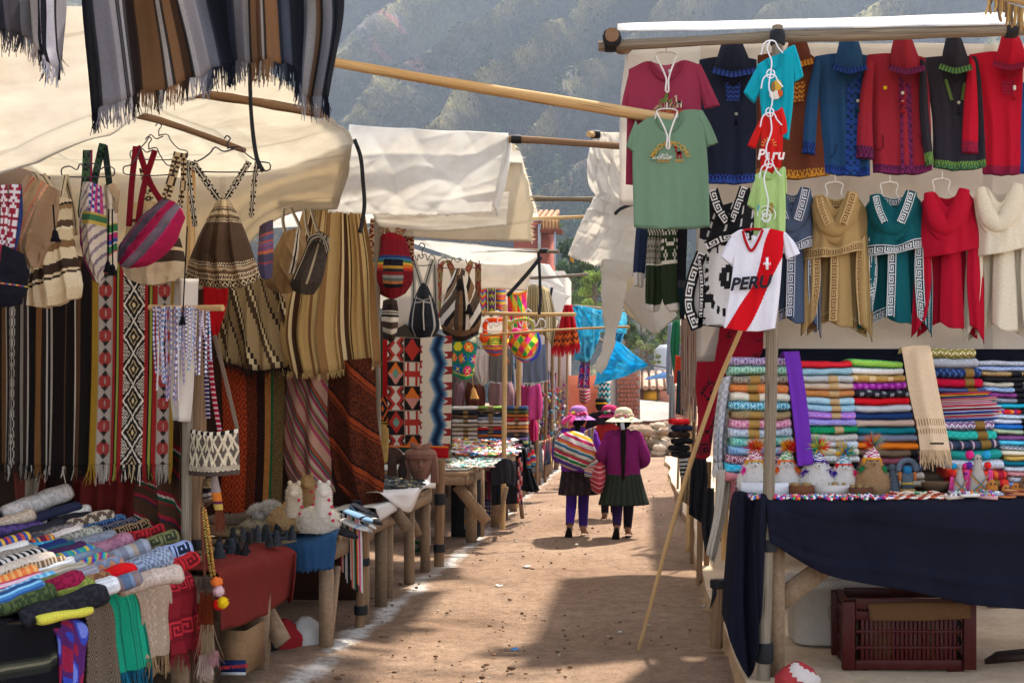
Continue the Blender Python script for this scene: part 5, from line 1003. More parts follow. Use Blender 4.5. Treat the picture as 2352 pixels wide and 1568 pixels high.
# ================================================================ LEFT TABLES
def zplane(u,v,x0=-2.32,z0=.82,k=.14,lift=0):
 """where the sight of a measured point meets the tilted table surface"""
 dx=(u-CU)/FPX;dz=-(v-CV)/FPX
 Y=(z0+lift+k*x0-EYE)/(dz+k*dx);return np.array([dx*Y,Y,EYE+dz*Y])
WOODB='8d755c'
def left_tables():
 table('stall_table','low wooden stall table buried under rolled woollens, its legs hidden by scarves',-4.1,-2.34,3.3,5.95,.76,seed=1)
 cloth('table_cover','black table cover with an olive stripe hanging at the corner of the woollens table','tablecloth',[px([(-220,1445),(-220,1600),(-200,1760)],-2.3),px([(60,1432),(70,1520),(100,1680)],-2.28),px([(140,1425),(142,1500),(150,1640)],-2.3)],30,40,over(plain('16151a'),(0,1,.30,.44,stripes([(1,'2a2c28'),(1,'4a4c40'),(1,'7a7860'),(1,'3a3c34'),(1,'2a2c28')],'t'))),FELT,folds=[(.015,3,.4,0)],seed=90,group='table covers')
 cloth('table_cover','black cover lying under the rolled woollens','tablecloth',[np.array([(-4.1,3.3,1.03),(-4.1,6.6,1.05)]),np.array([(-2.33,3.3,.80),(-2.33,6.0,.80)])],20,20,plain('1a181a'),FELT,seed=91,normal=(0,0,1),wrinkle=.004,group='table covers')
 pal=[]
 A=lambda u,v,L,w,h,c,name,tl=0,sp=None:pal.append((u,v,L,w,h,c,name,tl))
 key=lambda a,b,n=4:(lambda S,T:keyband(a,b,n)(np.clip((T*2.2)%1.0,0,.999),S))
 kn=lambda a,b:speck(a,b,.5,3)
 A(85,1152,.42,.13,.13,kn('bcb3ac','a89f98'),'thick pale grey wool wrap rolled with a loose end',.1)
 A(116,1180,.36,.1,.07,plain('26283c'),'navy scarf half under the pale grey wrap')
 A(148,1180,.30,.1,.075,kn('c4bcb4','b3aaa2'),'cream white rolled scarf in the far row')
 A(165,1190,.26,.09,.07,plain('211f24'),'black rolled scarf behind the brown and cream one')
 A(206,1193,.28,.11,.085,zigzag(['5a4a3e','c0b09a'],4,3),'brown and cream zigzag scarf with one end turned over')
 A(236,1198,.26,.1,.07,key('22344e','4a6a94'),'steel blue rolled scarf with dark key motif')
 A(262,1210,.26,.1,.07,key('1d1d24','5a5864'),'charcoal rolled scarf with grey key motif')
 A(290,1215,.26,.1,.075,key('1c1816','8a7050'),'black and tan key patterned rolled scarf')
 A(321,1228,.28,.11,.085,key('5a1418','a8242a',3),'dark red rolled scarf with key motif')
 A(351,1244,.28,.11,.085,key('34382a','6f7048',3),'olive green rolled scarf with key motif')
 A(378,1271,.28,.12,.1,key('1d2434','8d9cc4',3),'pale blue and navy key patterned rolled scarf by the bare post')
 A(397,1300,.26,.12,.08,key('5a1418','b0242a',3),'red folded scarf with key motif at the table edge')
 A(20,1196,.28,.1,.08,kn('b3a08c','9f8c78'),'beige rolled scarf at the picture edge in the second row')
 A(34,1215,.28,.1,.08,zigzag(['4a3a68','352a50'],5,3),'violet rolled scarf with a faint zigzag')
 A(76,1219,.32,.11,.08,plain('27262c'),'long black rolled scarf in the second row')
 A(112,1226,.27,.1,.08,zigzag(['4a4442','6f6864'],8,4),'charcoal and grey herringbone rolled scarf')
 A(137,1231,.24,.09,.08,kn('c9bcb4','bcaea6'),'pale pinkish cream rolled scarf')
 A(171,1234,.28,.11,.09,speck('6a685c','97958a',.5,2),'grey green flecked rolled scarf')
 A(203,1245,.28,.11,.09,speck('7d828c','6d727e',.5,5),'plain blue grey rolled scarf')
 A(237,1258,.30,.12,.1,diamonds('86586a','9a6c7c',9,6),'dusty mauve rolled scarf with tiny diamonds')
 A(275,1273,.30,.11,.095,stripes([(3,'7a7d88'),(2,'9aa0aa'),(2,'9c8c7c'),(3,'6f7480'),(2,'8a8f9c')],'s',2),'grey blue rolled scarf with beige bands')
 A(316,1300,.32,.13,.12,zigzag(['8d97a8','636d80'],14,9,.4),'slate blue herringbone rolled scarf, plump')
 A(343,1329,.30,.12,.1,kn('b8a698','aa988a'),'beige rolled scarf above the cream hanging scarf')
 A(8,1247,.26,.09,.07,stripes([(1,'4a2a6a'),(1,'b04a3a'),(1,'2a4a8a'),(1,'c8a03a')],'s',4),'rainbow striped rolled scarf at the picture edge')
 A(41,1248,.26,.09,.07,plain('3a3c44'),'dark slate rolled scarf between rainbow and maroon ones')
 A(63,1252,.26,.09,.07,stripes([(2,'5a1a34'),(1,'b04a2a'),(1,'2f5a6a'),(1,'c08a3a')],'s',4),'maroon rolled scarf with rainbow stripes')
 A(80,1257,.24,.09,.07,stripes([(3,'2a8ab0'),(1,'5ab0c8'),(1,'2a6a9a')],'s',4),'turquoise rolled scarf in the third row')
 A(96,1262,.24,.09,.07,plain('1d2c5a'),'royal navy rolled scarf in the third row')
 A(117,1264,.24,.09,.07,plain('1f4a5c'),'dark teal rolled scarf in the third row')
 A(138,1269,.25,.09,.075,plain('3f2444'),'aubergine rolled scarf in the third row')
 A(156,1276,.26,.09,.07,stripes([(2,'2a8a8a'),(1,'c0a83a'),(2,'3a6aa0'),(1,'4aa05a')],'s',4),'teal and yellow striped rolled scarf')
 A(176,1286,.25,.09,.075,plain('566478'),'muted blue rolled scarf')
 A(188,1298,.26,.09,.07,stripes([(1,'2a3a9a'),(1,'2a9a8a'),(1,'b0a03a'),(1,'a03a6a')],'s',6,.5),'rolled scarf in bright rainbow twists')
 A(213,1309,.28,.1,.085,zigzag(['6a7484','b0704a','7d879a'],5,3),'blue grey rolled scarf with orange zigzag')
 A(240,1326,.28,.1,.095,plain('c01418'),'bright red ribbed rolled scarf')
 A(258,1344,.26,.1,.075,stripes([(3,'52647d'),(1,'6d7f98'),(2,'7a6a68')],'s',3),'denim blue rolled scarf with brown bands')
 A(8,1267,.24,.09,.07,plain('c8c2bc'),'white rolled scarf at the picture edge')
 A(24,1275,.25,.09,.07,kn('8f877c','7d756a'),'grey beige rolled scarf')
 A(42,1288,.26,.1,.08,stripes([(1,'1d1c20'),(1,'c0bab4')],'s',9),'black and white striped rolled scarf')
 A(56,1299,.27,.1,.085,kn('c4b4a4','b8a898'),'cream rolled scarf with open brown end')
 A(84,1306,.28,.1,.085,checks(['6a5440','b8a488'],30,16),'brown and cream basket weave rolled scarf')
 A(106,1310,.26,.09,.08,stripes([(1,'d8d6d4'),(1,'b8b6b4')],'t',8),'pure white ribbed rolled scarf')
 A(131,1319,.27,.1,.08,stripes([(1,'a89c8a'),(1,'8d8272')],'t',8),'greige ribbed rolled scarf')
 A(155,1332,.27,.1,.08,stripes([(1,'908c90'),(1,'7d7a80')],'t',8),'mid grey ribbed rolled scarf')
 A(184,1341,.26,.09,.075,zigzag(['6a4630','8d6848'],5,3),'chestnut brown zigzag rolled scarf')
 A(203,1358,.25,.1,.09,stripes([(1,'dcdcdc'),(1,'c0c0c2')],'t',9),'white ribbed scarf rolled beside the brown drape')
 A(20,1330,.25,.09,.07,stripes([(1,'d0703a'),(1,'e09a5a')],'s',8),'orange knitted rolled scarf')
 A(32,1342,.25,.08,.06,stripes([(1,'c04a6a'),(1,'d8b0b8'),(1,'b03040')],'t',4),'pink and white striped rolled scarf')
 A(56,1347,.27,.09,.07,stripes([(1,'8dc0d8'),(1,'5a9ac0')],'s',9),'sky blue knitted rolled scarf')
 A(14,1376,.3,.11,.09,stripes([(1,'3a6a9a'),(1,'2a4a7a'),(1,'7ab0c8')],'t',5),'blue striped rolled scarf with white end at the table corner')
 A(66,1356,.28,.1,.08,kn('5a6038','6f7448'),'moss green rolled scarf')
 A(44,1378,.28,.11,.09,kn('2f3a24','48522f'),'dark green knitted scarf with curled end')
 A(104,1360,.32,.12,.11,kn('8a1a3a','701430'),'wine red knitted scarf bundled beside the olive one')
 A(131,1366,.3,.11,.1,kn('6a7030','7d843c'),'olive green chunky knitted scarf')
 A(148,1388,.34,.13,.1,kn('1c1b20','26252a'),'black chunky knitted scarf')
 A(146,1408,.22,.08,.05,plain('b8b040'),'lime yellow scarf under the black chunky one')
 for k,(u,v,L,w,h,c,nm,tl)in enumerate(pal):
  p=zplane(u,v+2,lift=h*.4);rr=np.random.default_rng(k)
  roll('rolled_scarf',nm,p,(.78,.6+rr.normal(0,.12),.26+rr.normal(0,.05)+tl),L*.84,w*1.22,h*.78,c,KNIT,'rolled scarves on the woollens table',seed=k,nu=34,na=18,cat='scarf')
 def drape(label,top,bot,c,mat=KNIT,fr=None,nu=50,nv=70,seed=0,folds=((.012,2,.4,0),)):
  Lr,Rr=top[0]+bot[0],top[1]+bot[1]
  mid=[((a[0]+b[0])/2,(a[1]+b[1])/2)for a,b in zip(Lr,Rr)]
  def rail(q):
   p=px(q,-2.30);p[0,0]-=.12;p[0,2]+=.02;return p
  return cloth('hanging_scarf',label,'scarf',[rail(Lr),rail(mid),rail(Rr)],nu,nv,c,mat,fr=fr,group='scarves draped over the table edge',folds=folds,seed=seed,normal=(1,-.2,0),solid=.008)
 waf=lambda S,T:np.where(((((S*26)%1)<.5)^(((T*44)%1)<.5))[...,None],H('57483c'),H('7d6e5c'))
 def tie(S,T):
  n=np.sin(S*7+T*5)+np.sin(S*13-T*11+1)+np.sin(T*17+S*3);c=np.broadcast_to(H('5a2a6a'),S.shape+(3,)).copy();c[n>.7]=H('3a4ab8');c[n<-.7]=H('a02848');c[n>1.6]=H('7a8ae0');return c
 drape('multicolour scarf of blue, purple and crimson knit hanging at the black table corner',([(112,1432),(122,1445)],[(192,1418),(196,1432)]),([(135,1500),(140,1620)],[(190,1500),(184,1620)]),tie,seed=1)
 drape('brown basket knit scarf hanging between the rainbow and green ones',([(180,1378),(184,1400)],[(244,1362),(248,1385)]),([(196,1480),(190,1600)],[(262,1480),(276,1600)]),waf,seed=2,nu=60)
 grn=stripes([(3,'1a9a78'),(1,'157a62'),(2,'22a884'),(1,'137058')],'s',3)
 drape('emerald green ribbed scarf with teal fringe hanging over the table edge',([(243,1352),(246,1376)],[(304,1330),(310,1352)]),([(262,1470),(272,1545)],[(330,1440),(345,1530)]),grn,fr=dict(len=.09,n=70,col=H('14607a'),seed=3,w=.012),seed=3)
 beige=over(speck('b39c86','a8917b',.5,3),(.15,.85,.1,.9,lambda S,T:np.where((np.abs(((S*3+np.abs(((T*9)%1)-.5))%1)-.5)<.06)[...,None],H('d0bfae'),H('b09983'))))
 drape('cream scarf with faint zigzag weave and tan fringe hanging over the table edge',([(300,1342),(306,1360)],[(380,1322),(386,1340)]),([(326,1440),(336,1512)],[(394,1420),(391,1500)]),beige,fr=dict(len=.08,n=70,col=H('9a7d5a'),seed=4,w=.01),seed=4)
 rk=over(plain('8d1f2a'),(.05,.95,.28,.5,keyband('c0323a','7a1a24',3)),(.05,.95,.66,.94,keyband('c0323a','7a1a24',3)))
 def rks(S,T):
  c=np.broadcast_to(H('86202a'),S.shape+(3,)).copy()
  for(t0,t1)in((.22,.44),(.62,.88)):
   m=(T>t0)&(T<t1);c[m]=keyband('c0303a','741822',3)(np.clip((T-t0)/(t1-t0),0,.999),S)[m]
  return c
 drape('dark red scarf with bright red key motif and fringe hanging by the bare post',([(378,1318),(382,1340)],[(432,1290),(442,1318)]),([(388,1430),(396,1505)],[(462,1400),(478,1480)]),rks,FELT,fr=dict(len=.07,n=80,col=H('7a1a24'),seed=5,w=.01),seed=5,nu=60,nv=80)
 table('stall_table','small low table with a red cloth front and dark stone figurines on top',-3.1,-2.24,5.85,7.05,.70,legs=[(-2.24,6.67,0,0),(-3.0,5.95,0,0),(-3.0,6.95,0,0),(-2.3,5.95,0,0)],braces=[(P(612,1405,6.75),P(650,1475,6.62),.1)],seed=2)
 cloth('table_cover','faded red cloth draped over the front of the figurine table','tablecloth',[np.concatenate([[(-2.5,5.80,.735)],px([(497,1314),(504,1380),(508,1448)],-2.19)]),np.concatenate([[(-2.5,6.25,.735)],px([(560,1292),(566,1370),(572,1428)],-2.17)]),np.concatenate([[(-2.5,6.7,.735)],px([(620,1276),(626,1350),(628,1398)],-2.19)]),np.concatenate([[(-2.5,7.05,.735)],px([(674,1262),(676,1320),(672,1362)],-2.17)])],40,30,plain('6d2822'),FELT,folds=[(.012,3,1,0)],seed=92,normal=(1,0,.1),wrinkle=.004,group='table covers')
 cloth('table_cover','red cloth scrap hanging from the far corner of the figurine table','tablecloth',[px([(655,1285),(658,1330),(662,1385)],-2.21),px([(680,1268),(678,1320),(670,1380)],-2.13)],8,12,plain('742c26'),FELT,seed=93,group='table covers')
 r=np.random.default_rng(21)
 adj=['squat','tall','leaning','broad','slim','hunched','round'];col=['black','slate grey','charcoal','dark green','brownish','speckled grey','bluish grey']
 spots=['by the red cloth edge','in the middle of the figurine table','at the back of the figurine table','near the knitted tassels','close to the blue cloth','beside the alpaca hides','at the front corner']
 seen=set()
 for k in range(34):
  u=r.uniform(500,672);v=1300-.26*(u-500)-r.uniform(4,46);p=zplane(u,v,-2.2,.735,0)
  h=r.uniform(.05,.11);w=h*r.uniform(.22,.4);c=H(['18191c','2c2f34','202226','262829','352e28','383b40','2b3036'][k%7])
  g=G();loft(g,[(p,w*1.1,w),(p+[0,0,h*.15],w,w*.9),(p+[.2*w,0,h*.45],w*r.uniform(.7,1),w*.7),(p+[0,0,h*.62],w*.5,w*.5),(p+[0,0,h*.8],w*.62,w*.6),(p+[.15*w,-.1*w,h*.92],w*.45,w*.4),(p+[0,0,h],w*.2,w*.2)],9,c,seg=12)
  if k%3==0:box(g,p+[w,0,h*.5],(w*1.6,w*.5,h*.14),c*1.2)
  nm=f'{adj[k % 7]} {col[(k*3) % 7]} stone figurine {spots[(k*5+k//7) % 7]}'
  if nm in seen:nm='another '+nm
  seen.add(nm);o=g.build('stone_figurine',STONE,off=p);tag(o,nm,'figurine','stone figurines on the red cloth table')
 table('stall_table','wooden table with a blue cloth front carrying toy alpacas and gloves',-3.2,-1.98,7.22,8.35,.72,legs=[(-2.04,7.3,0,0),(-2.04,8.25,0,0),(-3.1,7.3,0,0),(-3.1,8.25,0,0)],braces=[(P(775,1300,7.5),P(755,1490,7.3),.04)],seed=3)
 cloth('table_cover','blue cloth with a torn edge hanging from the toy alpaca table','tablecloth',[np.concatenate([[(-2.75,7.75,.755)],pts([(645,1262),(650,1290),(655,1318)],7.17)]),np.concatenate([[(-2.4,7.75,.755)],pts([(710,1247),(716,1285),(722,1312)],7.14)]),np.concatenate([[(-2.05,7.75,.755)],pts([(775,1222),(772,1260),(766,1305)],7.18)])],30,30,plain('294a6c'),FELT,seed=94,wrinkle=.012,ripple=.012,normal=(0,-1,.1),group='table covers')
 table('stall_table','small wooden table with a white cloth corner beside the rust blanket',-3.1,-2.0,8.45,9.35,.75,legs=[(-2.06,8.9,0,0),(-2.1,9.3,0,0),(-3.0,8.55,0,0),(-3.0,9.3,0,0)],braces=[(P(905,1170,9.0),P(938,1215,8.95),.09)],seed=4)
 cloth('table_cover','white cloth hanging in a point from the small table by the rust blanket','tablecloth',[np.concatenate([[(-2.4,8.5,.77)],px([(860,1165),(866,1180),(872,1196)],-1.96)]),np.concatenate([[(-2.4,8.9,.77)],px([(900,1150),(900,1165),(898,1180)],-1.95)]),np.concatenate([[(-2.4,9.4,.77)],px([(935,1140),(940,1146),(946,1150)],-1.96)])],24,16,plain('d8d4ce'),TEE,seed=95,wrinkle=.006,normal=(1,0,.3),group='table covers')
 table('stall_table','wooden table with a white cloth carrying the carved clay mask',-3.2,-2.0,9.6,10.75,.78,legs=[(-2.06,9.97,0,0),(-2.06,10.7,0,0),(-3.1,9.7,0,0),(-3.1,10.7,0,0)],braces=[(P(960,1230,10.2),P(905,1120,10.0),.08)],seed=5)
 cloth('table_cover','white cloth under the clay mask drooping below the table board','tablecloth',[np.concatenate([[(-2.6,9.6,.795)],px([(868,1128),(872,1132),(876,1136)],-1.95)]),np.concatenate([[(-2.6,10.0,.795)],px([(925,1130),(938,1150),(942,1175)],-1.93)]),np.concatenate([[(-2.6,10.4,.795)],px([(965,1118),(968,1120),(970,1124)],-1.95)]),np.concatenate([[(-2.6,10.8,.85)],px([(1000,1090),(1003,1100),(1000,1120)],-1.95)])],36,20,plain('dcd6d2'),TEE,seed=96,wrinkle=.006,normal=(1,0,.3),group='table covers')
 cloth('white_cloth','white cloth hung behind the clay mask against the tapestries','cloth',[pts([(915,1040),(930,1085),(935,1120)],10.7),pts([(1000,1035),(1003,1060),(996,1115)],10.7)],20,14,plain('d4cfca'),TEE,seed=97,folds=[(.02,3,.3,0)])
 table('stall_table','wooden table with a thick front board carrying turquoise jewellery',-3.2,-1.93,12.45,13.6,.82,th=.05,legs=[(-1.97,12.95,0,0),(-1.97,13.55,0,0),(-3.1,12.5,0,0),(-3.1,13.5,0,0)],braces=[(P(1050,1115,12.6),P(1118,1198,12.75),.12),(P(1163,1118,13.4),P(1145,1200,13.5),.05)],leg_w=.12,seed=6)
 table('stall_table','long table stacked with folded scarves and bead jewellery',-3.6,-1.85,14.4,16.6,.84,legs=[(-1.9,14.5,0,0),(-1.9,15.4,0,0),(-1.9,16.5,0,0),(-3.4,14.5,0,0)],braces=[(P(1190,1100,14.6),P(1200,1190,14.7),.05)],leg_w=.11,seed=7)
 cloth('table_cover','black cloth bunched over the corner of the turquoise jewellery table','tablecloth',[pts([(1130,1070),(1128,1090),(1130,1115)],12.6),pts([(1160,1052),(1160,1085),(1165,1110)],12.5),pts([(1184,1062),(1185,1085),(1182,1120)],12.7)],24,14,plain('2a292e'),FELT,seed=98,folds=[(.03,3,.5,0)],group='table covers')
 cloth('table_cover','black cloth hanging along the side of the bead jewellery table','tablecloth',[pts([(1125,1058),(1130,1160)],14.38),pts([(1195,1058),(1196,1155)],14.36)],24,14,plain('1e1d21'),FELT,seed=99,folds=[(.02,4,.5,0)],group='table covers')
 cloth('black_cloth','black cloth tied to a post like a folded umbrella by the scarf stacks','cloth',[pts([(1184,1060-45),(1188,1080),(1196,1125)],15.2),pts([(1198,1010),(1206,1080),(1222,1130)],15.1),pts([(1210,1040),(1225,1090),(1240,1125)],15.2)],20,20,plain('17161a'),FELT,seed=100,folds=[(.04,3,.3,0)])
 for k,(y0,y1)in enumerate([(17,18.8),(19.2,21),(21.5,23.5),(24,26)]):
  table('stall_table',['far table in shadow beside the hanging necklaces','far table under the blue embroidered belt','far table beneath the pompom strings','most distant wooden table of the row'][k],-3.3,-1.95,y0,y1,.8,seed=10+k,leg_w=.1)
  cloth('table_cover',['dark patterned cloth hanging from the far table by the necklaces','grey cloth hanging from the far table under the belt','striped cloth over the far table beneath the pompoms','brown cloth over the most distant table'][k],'tablecloth',[np.array([(-1.9,y0,.83),(-1.9,y0,.35)]),np.array([(-1.9,y1,.83),(-1.9,y1,.3)])],30,10,[stripes([(2,'2a2428'),(1,'8a3a4a'),(2,'3a3440'),(1,'4a6a7a')],'s',4),plain('4a4648'),stripes([(1,'a03040'),(1,'2a2a3a'),(1,'c09a4a')],'s',5),plain('5a4636')][k],FELT,seed=110+k,folds=[(.03,5,.6,0)],group='table covers')
left_tables()
# ================================================================ KERB SIDE STALL (raised floor)
def text_mesh(s,size,extrude=.0015,bold=0,align='CENTER',shear=0):
 cu=bpy.data.curves.new('lettering','FONT');cu.body=s;cu.size=size;cu.extrude=extrude;cu.align_x=align;cu.align_y='CENTER';cu.offset=bold;cu.shear=shear;cu.resolution_u=2
 o=bpy.data.objects.new('tmp',cu);C.objects.link(o);dg=bpy.context.evaluated_depsgraph_get()
 me=bpy.data.meshes.new_from_object(o.evaluated_get(dg));bpy.data.objects.remove(o);bpy.data.curves.remove(cu)
 V=np.array([v.co[:]for v in me.vertices]);F=[list(p.vertices)for p in me.polygons];bpy.data.meshes.remove(me)
 return V,F
def lettering(g,s,size,at,col,xdir=(1,0,0),updir=(0,0,1),ndir=(0,-1,0),bold=0,arc=0,shear=0,sx=1):
 V,F=text_mesh(s,size,bold=bold,shear=shear)
 X,U,Nn=[np.asarray(k,float)for k in(xdir,updir,ndir)]
 x,y=V[:,0]*sx,V[:,1]
 if arc:
  a=x/arc;rr=arc+y;x,y=rr*np.sin(a),rr*np.cos(a)-arc
 W3=np.asarray(at,float)+x[:,None]*X+y[:,None]*U+V[:,2:3]*Nn
 tri=[q for f in F for q in([f[0],f[i],f[i+1]]for i in range(1,len(f)-1))]
 g.add(W3,tri,H(col))
def garment(name,label,cat,body,sleeves,Y,col,colour_sleeve=None,thick=.022,mat=TEE,nu=40,nv=50,group=None,folds=((.007,3,.6,0),(.011,1.3,.3,.8)),extra=(),seed=0,normal=(0,-1,0)):
 """body: rails in picture measure; sleeves: list of (rails)"""
 g=G();V=puff(g,[pts(r,Y)for r in body],nu,nv,col,thick,normal,power=.35,folds=folds,wrinkle=.004,seed=seed,tprof=(.4,.9,1,1,1,1,.9))
 t=thing(name,label,cat,V[-1].mean(0),group);g.build('body',mat,t)
 for k,s in enumerate(sleeves):
  gs=G();puff(gs,[pts(r,Y+(.01 if mat is TEE else-.06))for r in s],14,26,colour_sleeve or col,thick*1.1,normal,power=.4,folds=((.004,2,.6,0),),seed=seed+k+3,tprof=(.6,1,1,1,1));gs.build('sleeve',mat,t)
 for(pn,f,m)in extra:
  gg=G();f(gg,t);gg.build(pn,m or mat,t,smooth=(m is None or pn!='lettering'))
 return t
def collar(path,Y,r,col):
 return('collar',lambda g,t:tube(g,pts(path,Y),r,7,H(col),seg=28),None)
def tees():
 G1='shirts hung on the front pole'
 def llama(g,u,v,s,Y,c1,c2):
  """small embroidered llama: body, legs, neck, head, blanket"""
  b=lambda du,dv,w,h,c:box(g,P(u+du*s,v+dv*s,Y),(w*s*Y/FPX,.003,h*s*Y/FPX),H(c))
  b(0,0,14,9,c1);b(0,-1,10,7,c2)
  for d in(-6,-3,4,6):b(d,9,2,11,c1)
  b(-8,-9,4,16,c1);b(-10,-17,7,4,c1);b(-7,-20,1.5,4,c1)
 def hills(g,u,v,w,h,Y,cols,n=24,seed=1):
  r=np.random.default_rng(seed)
  for k in range(n):
   x=u+w*r.uniform(-.5,.5);hh=h*r.uniform(.3,1)*(1-abs(x-u)/w*1.3)
   tube(g,pts([(x-3,v,Y),(x+r.uniform(-2,3),v-hh*.6,Y),(x+5,v-hh,Y)]),.0018,4,H(cols[k%len(cols)]),cap=False)
 Y=6.32
 garment('t_shirt','maroon T-shirt with an embroidered terraced hill and llama, partly behind the green shirt','shirt',[[(1444,160),(1440,280),(1437,424)],[(1492,142),(1485,300),(1480,425)],[(1528,172),(1528,300),(1525,428)],[(1566,140),(1575,300),(1570,428)],[(1608,149),(1612,290),(1610,428)]],[[[(1448,156),(1434,210),(1426,248)],[(1462,190),(1450,230),(1444,262)]],[[(1592,150),(1606,205),(1618,250)],[(1610,149),(1632,195),(1654,242)]]],Y,plain('93324a'),group=G1,seed=1,nu=60,extra=[collar([(1494,142),(1500,160),(1515,178),(1530,183),(1548,176),(1560,158),(1565,142)],Y-.02,.009,'8a2c44'),('collar',lambda g,t:sheet(g,[pts([(1494,142),(1500,160),(1512,176)],Y+.015),pts([(1528,150),(1528,170),(1529,184)],Y+.03),pts([(1565,140),(1560,158),(1547,176)],Y+.015)],12,8,plain('a85064')),None),('size_label',lambda g,t:box(g,P(1540,166,Y-.005),(.025,.003,.03),H('dcdcdc')),TEE),('embroidery',lambda g,t:(hills(g,1528,252,52,30,Y-.032,['b98a74','c9a28a','6a8a4a','8d5a50'],34),hills(g,1528,236,26,26,Y-.033,['3f8a3a','7aa03a'],12,4),llama(g,1560,236,.82,Y-.034,'d8c8a8','d06a2a')),WOOL),('lettering',lambda g,t:(lettering(g,'MACHU PICCHU',.03,P(1528,258,Y-.034),'b8702a',bold=.0006),lettering(g,'CUSCO PERU',.018,P(1528,263+4,Y-.034),'d8ccd0',bold=.0004)),WOOL)])
 Y=6.2
 garment('t_shirt','sage green T-shirt with an arched embroidered title and a red llama','shirt',[[(1452,296),(1453,400),(1456,522)],[(1500,268),(1500,400),(1503,526)],[(1540,276),(1542,400),(1545,526)],[(1572,254),(1585,400),(1590,524)],[(1614,254),(1626,380),(1630,522)]],[[[(1460,276),(1446,310),(1438,336)],[(1468,300),(1464,330),(1460,353)]],[[(1594,256),(1610,300),(1622,338)],[(1614,254),(1634,290),(1650,328)]]],Y,plain('6f8d72'),group=G1,seed=2,nu=60,nv=60,extra=[collar([(1508,268),(1515,288),(1530,302),(1546,300),(1560,284),(1566,258)],Y-.022,.009,'66836a'),('hem',lambda g,t:tube(g,pts([(1456,518),(1545,522),(1630,518)],Y-.026),.004,5,H('5f7c64'),seg=20),None),('embroidery',lambda g,t:(hills(g,1520,366,42,22,Y-.036,['c8d0c4','9aa894','dcdfd6'],30,6),llama(g,1560,352,.85,Y-.036,'b01c2c','e8602a')),WOOL),('lettering',lambda g,t:(lettering(g,'MACHUPICCHU',.036,P(1540,330,Y-.037),'c89a3a',arc=.10,bold=.0008),lettering(g,'CUSCO     PERU',.02,P(1540,370,Y-.037),'c89a4a',bold=.0004)),WOOL)])
 G2="children's shirts chained on hangers at the corner post"
 Y=6.0
 garment('t_shirt',"turquoise child's T-shirt tilted on a hanger at the top of the chain",'shirt',[[(1738,150),(1745,230),(1752,300)],[(1762,136),(1770,220),(1770,310)],[(1788,126),(1796,220),(1792,316)],[(1822,104),(1822,220),(1812,322)]],[[[(1742,148),(1722,185),(1708,212)],[(1752,170),(1746,210),(1733,238)]],[[(1806,112),(1815,160),(1816,194)],[(1826,104),(1838,140),(1846,176)]]],Y,plain('0f98a8'),group=G2,seed=3,extra=[collar([(1764,136),(1768,152),(1780,158),(1790,148),(1796,122)],Y-.02,.008,'0d8a9a'),('printed_patch',lambda g,t:(blob(g,P(1786,196,Y-.034),(.022,.003,.03),H('c8a23a')),blob(g,P(1780,218,Y-.034),(.03,.003,.025),H('d8d0c4')),blob(g,P(1792,214,Y-.035),(.014,.003,.02),H('c05a2a')),blob(g,P(1776,200,Y-.035),(.012,.003,.03),H('8a6a3a'))),TEE)])
 Y=5.94
 garment('t_shirt',"bright red child's T-shirt with white lettering, second in the chain",'shirt',[[(1746,272),(1748,330),(1746,402)],[(1760,262),(1766,330),(1764,404)],[(1780,260),(1784,330),(1782,404)],[(1796,246),(1798,330),(1792,400)]],[[[(1748,270),(1730,305),(1717,334)],[(1754,290),(1744,320),(1736,342)]],[[(1784,256),(1788,290),(1782,318)],[(1798,248),(1806,280),(1808,304)]]],Y,plain('c8201c'),group=G2,seed=4,extra=[collar([(1762,260),(1766,274),(1774,274),(1782,256)],Y-.02,.007,'b81c18'),('lettering',lambda g,t:lettering(g,'Peru',.075,P(1770,356,Y-.034),'e8dcd8',bold=.002,shear=.2),TEE),('printed_sun',lambda g,t:[tube(g,[P(1766+10*math.cos(a),334+10*math.sin(a),Y-.034),P(1766+18*math.cos(a),334+18*math.sin(a),Y-.034)],.003,4,H('d8a05a'))for a in np.linspace(PI,2*PI,8)],TEE)])
 Y=5.9
 garment('t_shirt',"lime green child's T-shirt with a pale spiral print, third in the chain",'shirt',[[(1734,402),(1734,460),(1730,540)],[(1756,392),(1756,460),(1754,542)],[(1776,400),(1776,460),(1778,542)],[(1800,382),(1804,460),(1804,538)]],[[[(1738,402),(1724,440),(1716,470)],[(1746,415),(1740,450),(1733,482)]],[[(1790,388),(1796,420),(1796,450)],[(1804,384),(1807,415),(1807,444)]]],Y,plain('a5c47c'),group=G2,seed=5,extra=[collar([(1752,392),(1758,406),(1768,410),(1778,400),(1784,386)],Y-.02,.008,'98b870'),('printed_spiral',lambda g,t:(tube(g,[P(1758+(3+1.6*a)*math.cos(a),492+(3+1.4*a)*math.sin(a),Y-.034)for a in np.linspace(0,4.2*PI,60)],.0035,4,H('dfe6d4')),blob(g,P(1772,478,Y-.034),(.012,.003,.03),H('8d7a3a')),blob(g,P(1742,480,Y-.034),(.008,.003,.025),H('5aa0a0'))),TEE)])
 Y=5.84
 def jersey(S,T):
  c=np.broadcast_to(H('dcdce4'),S.shape+(3,)).copy();k=S*.95+T*.72;m=(k>.76)&(k<1.14);c[m]=H('c8101c');return c
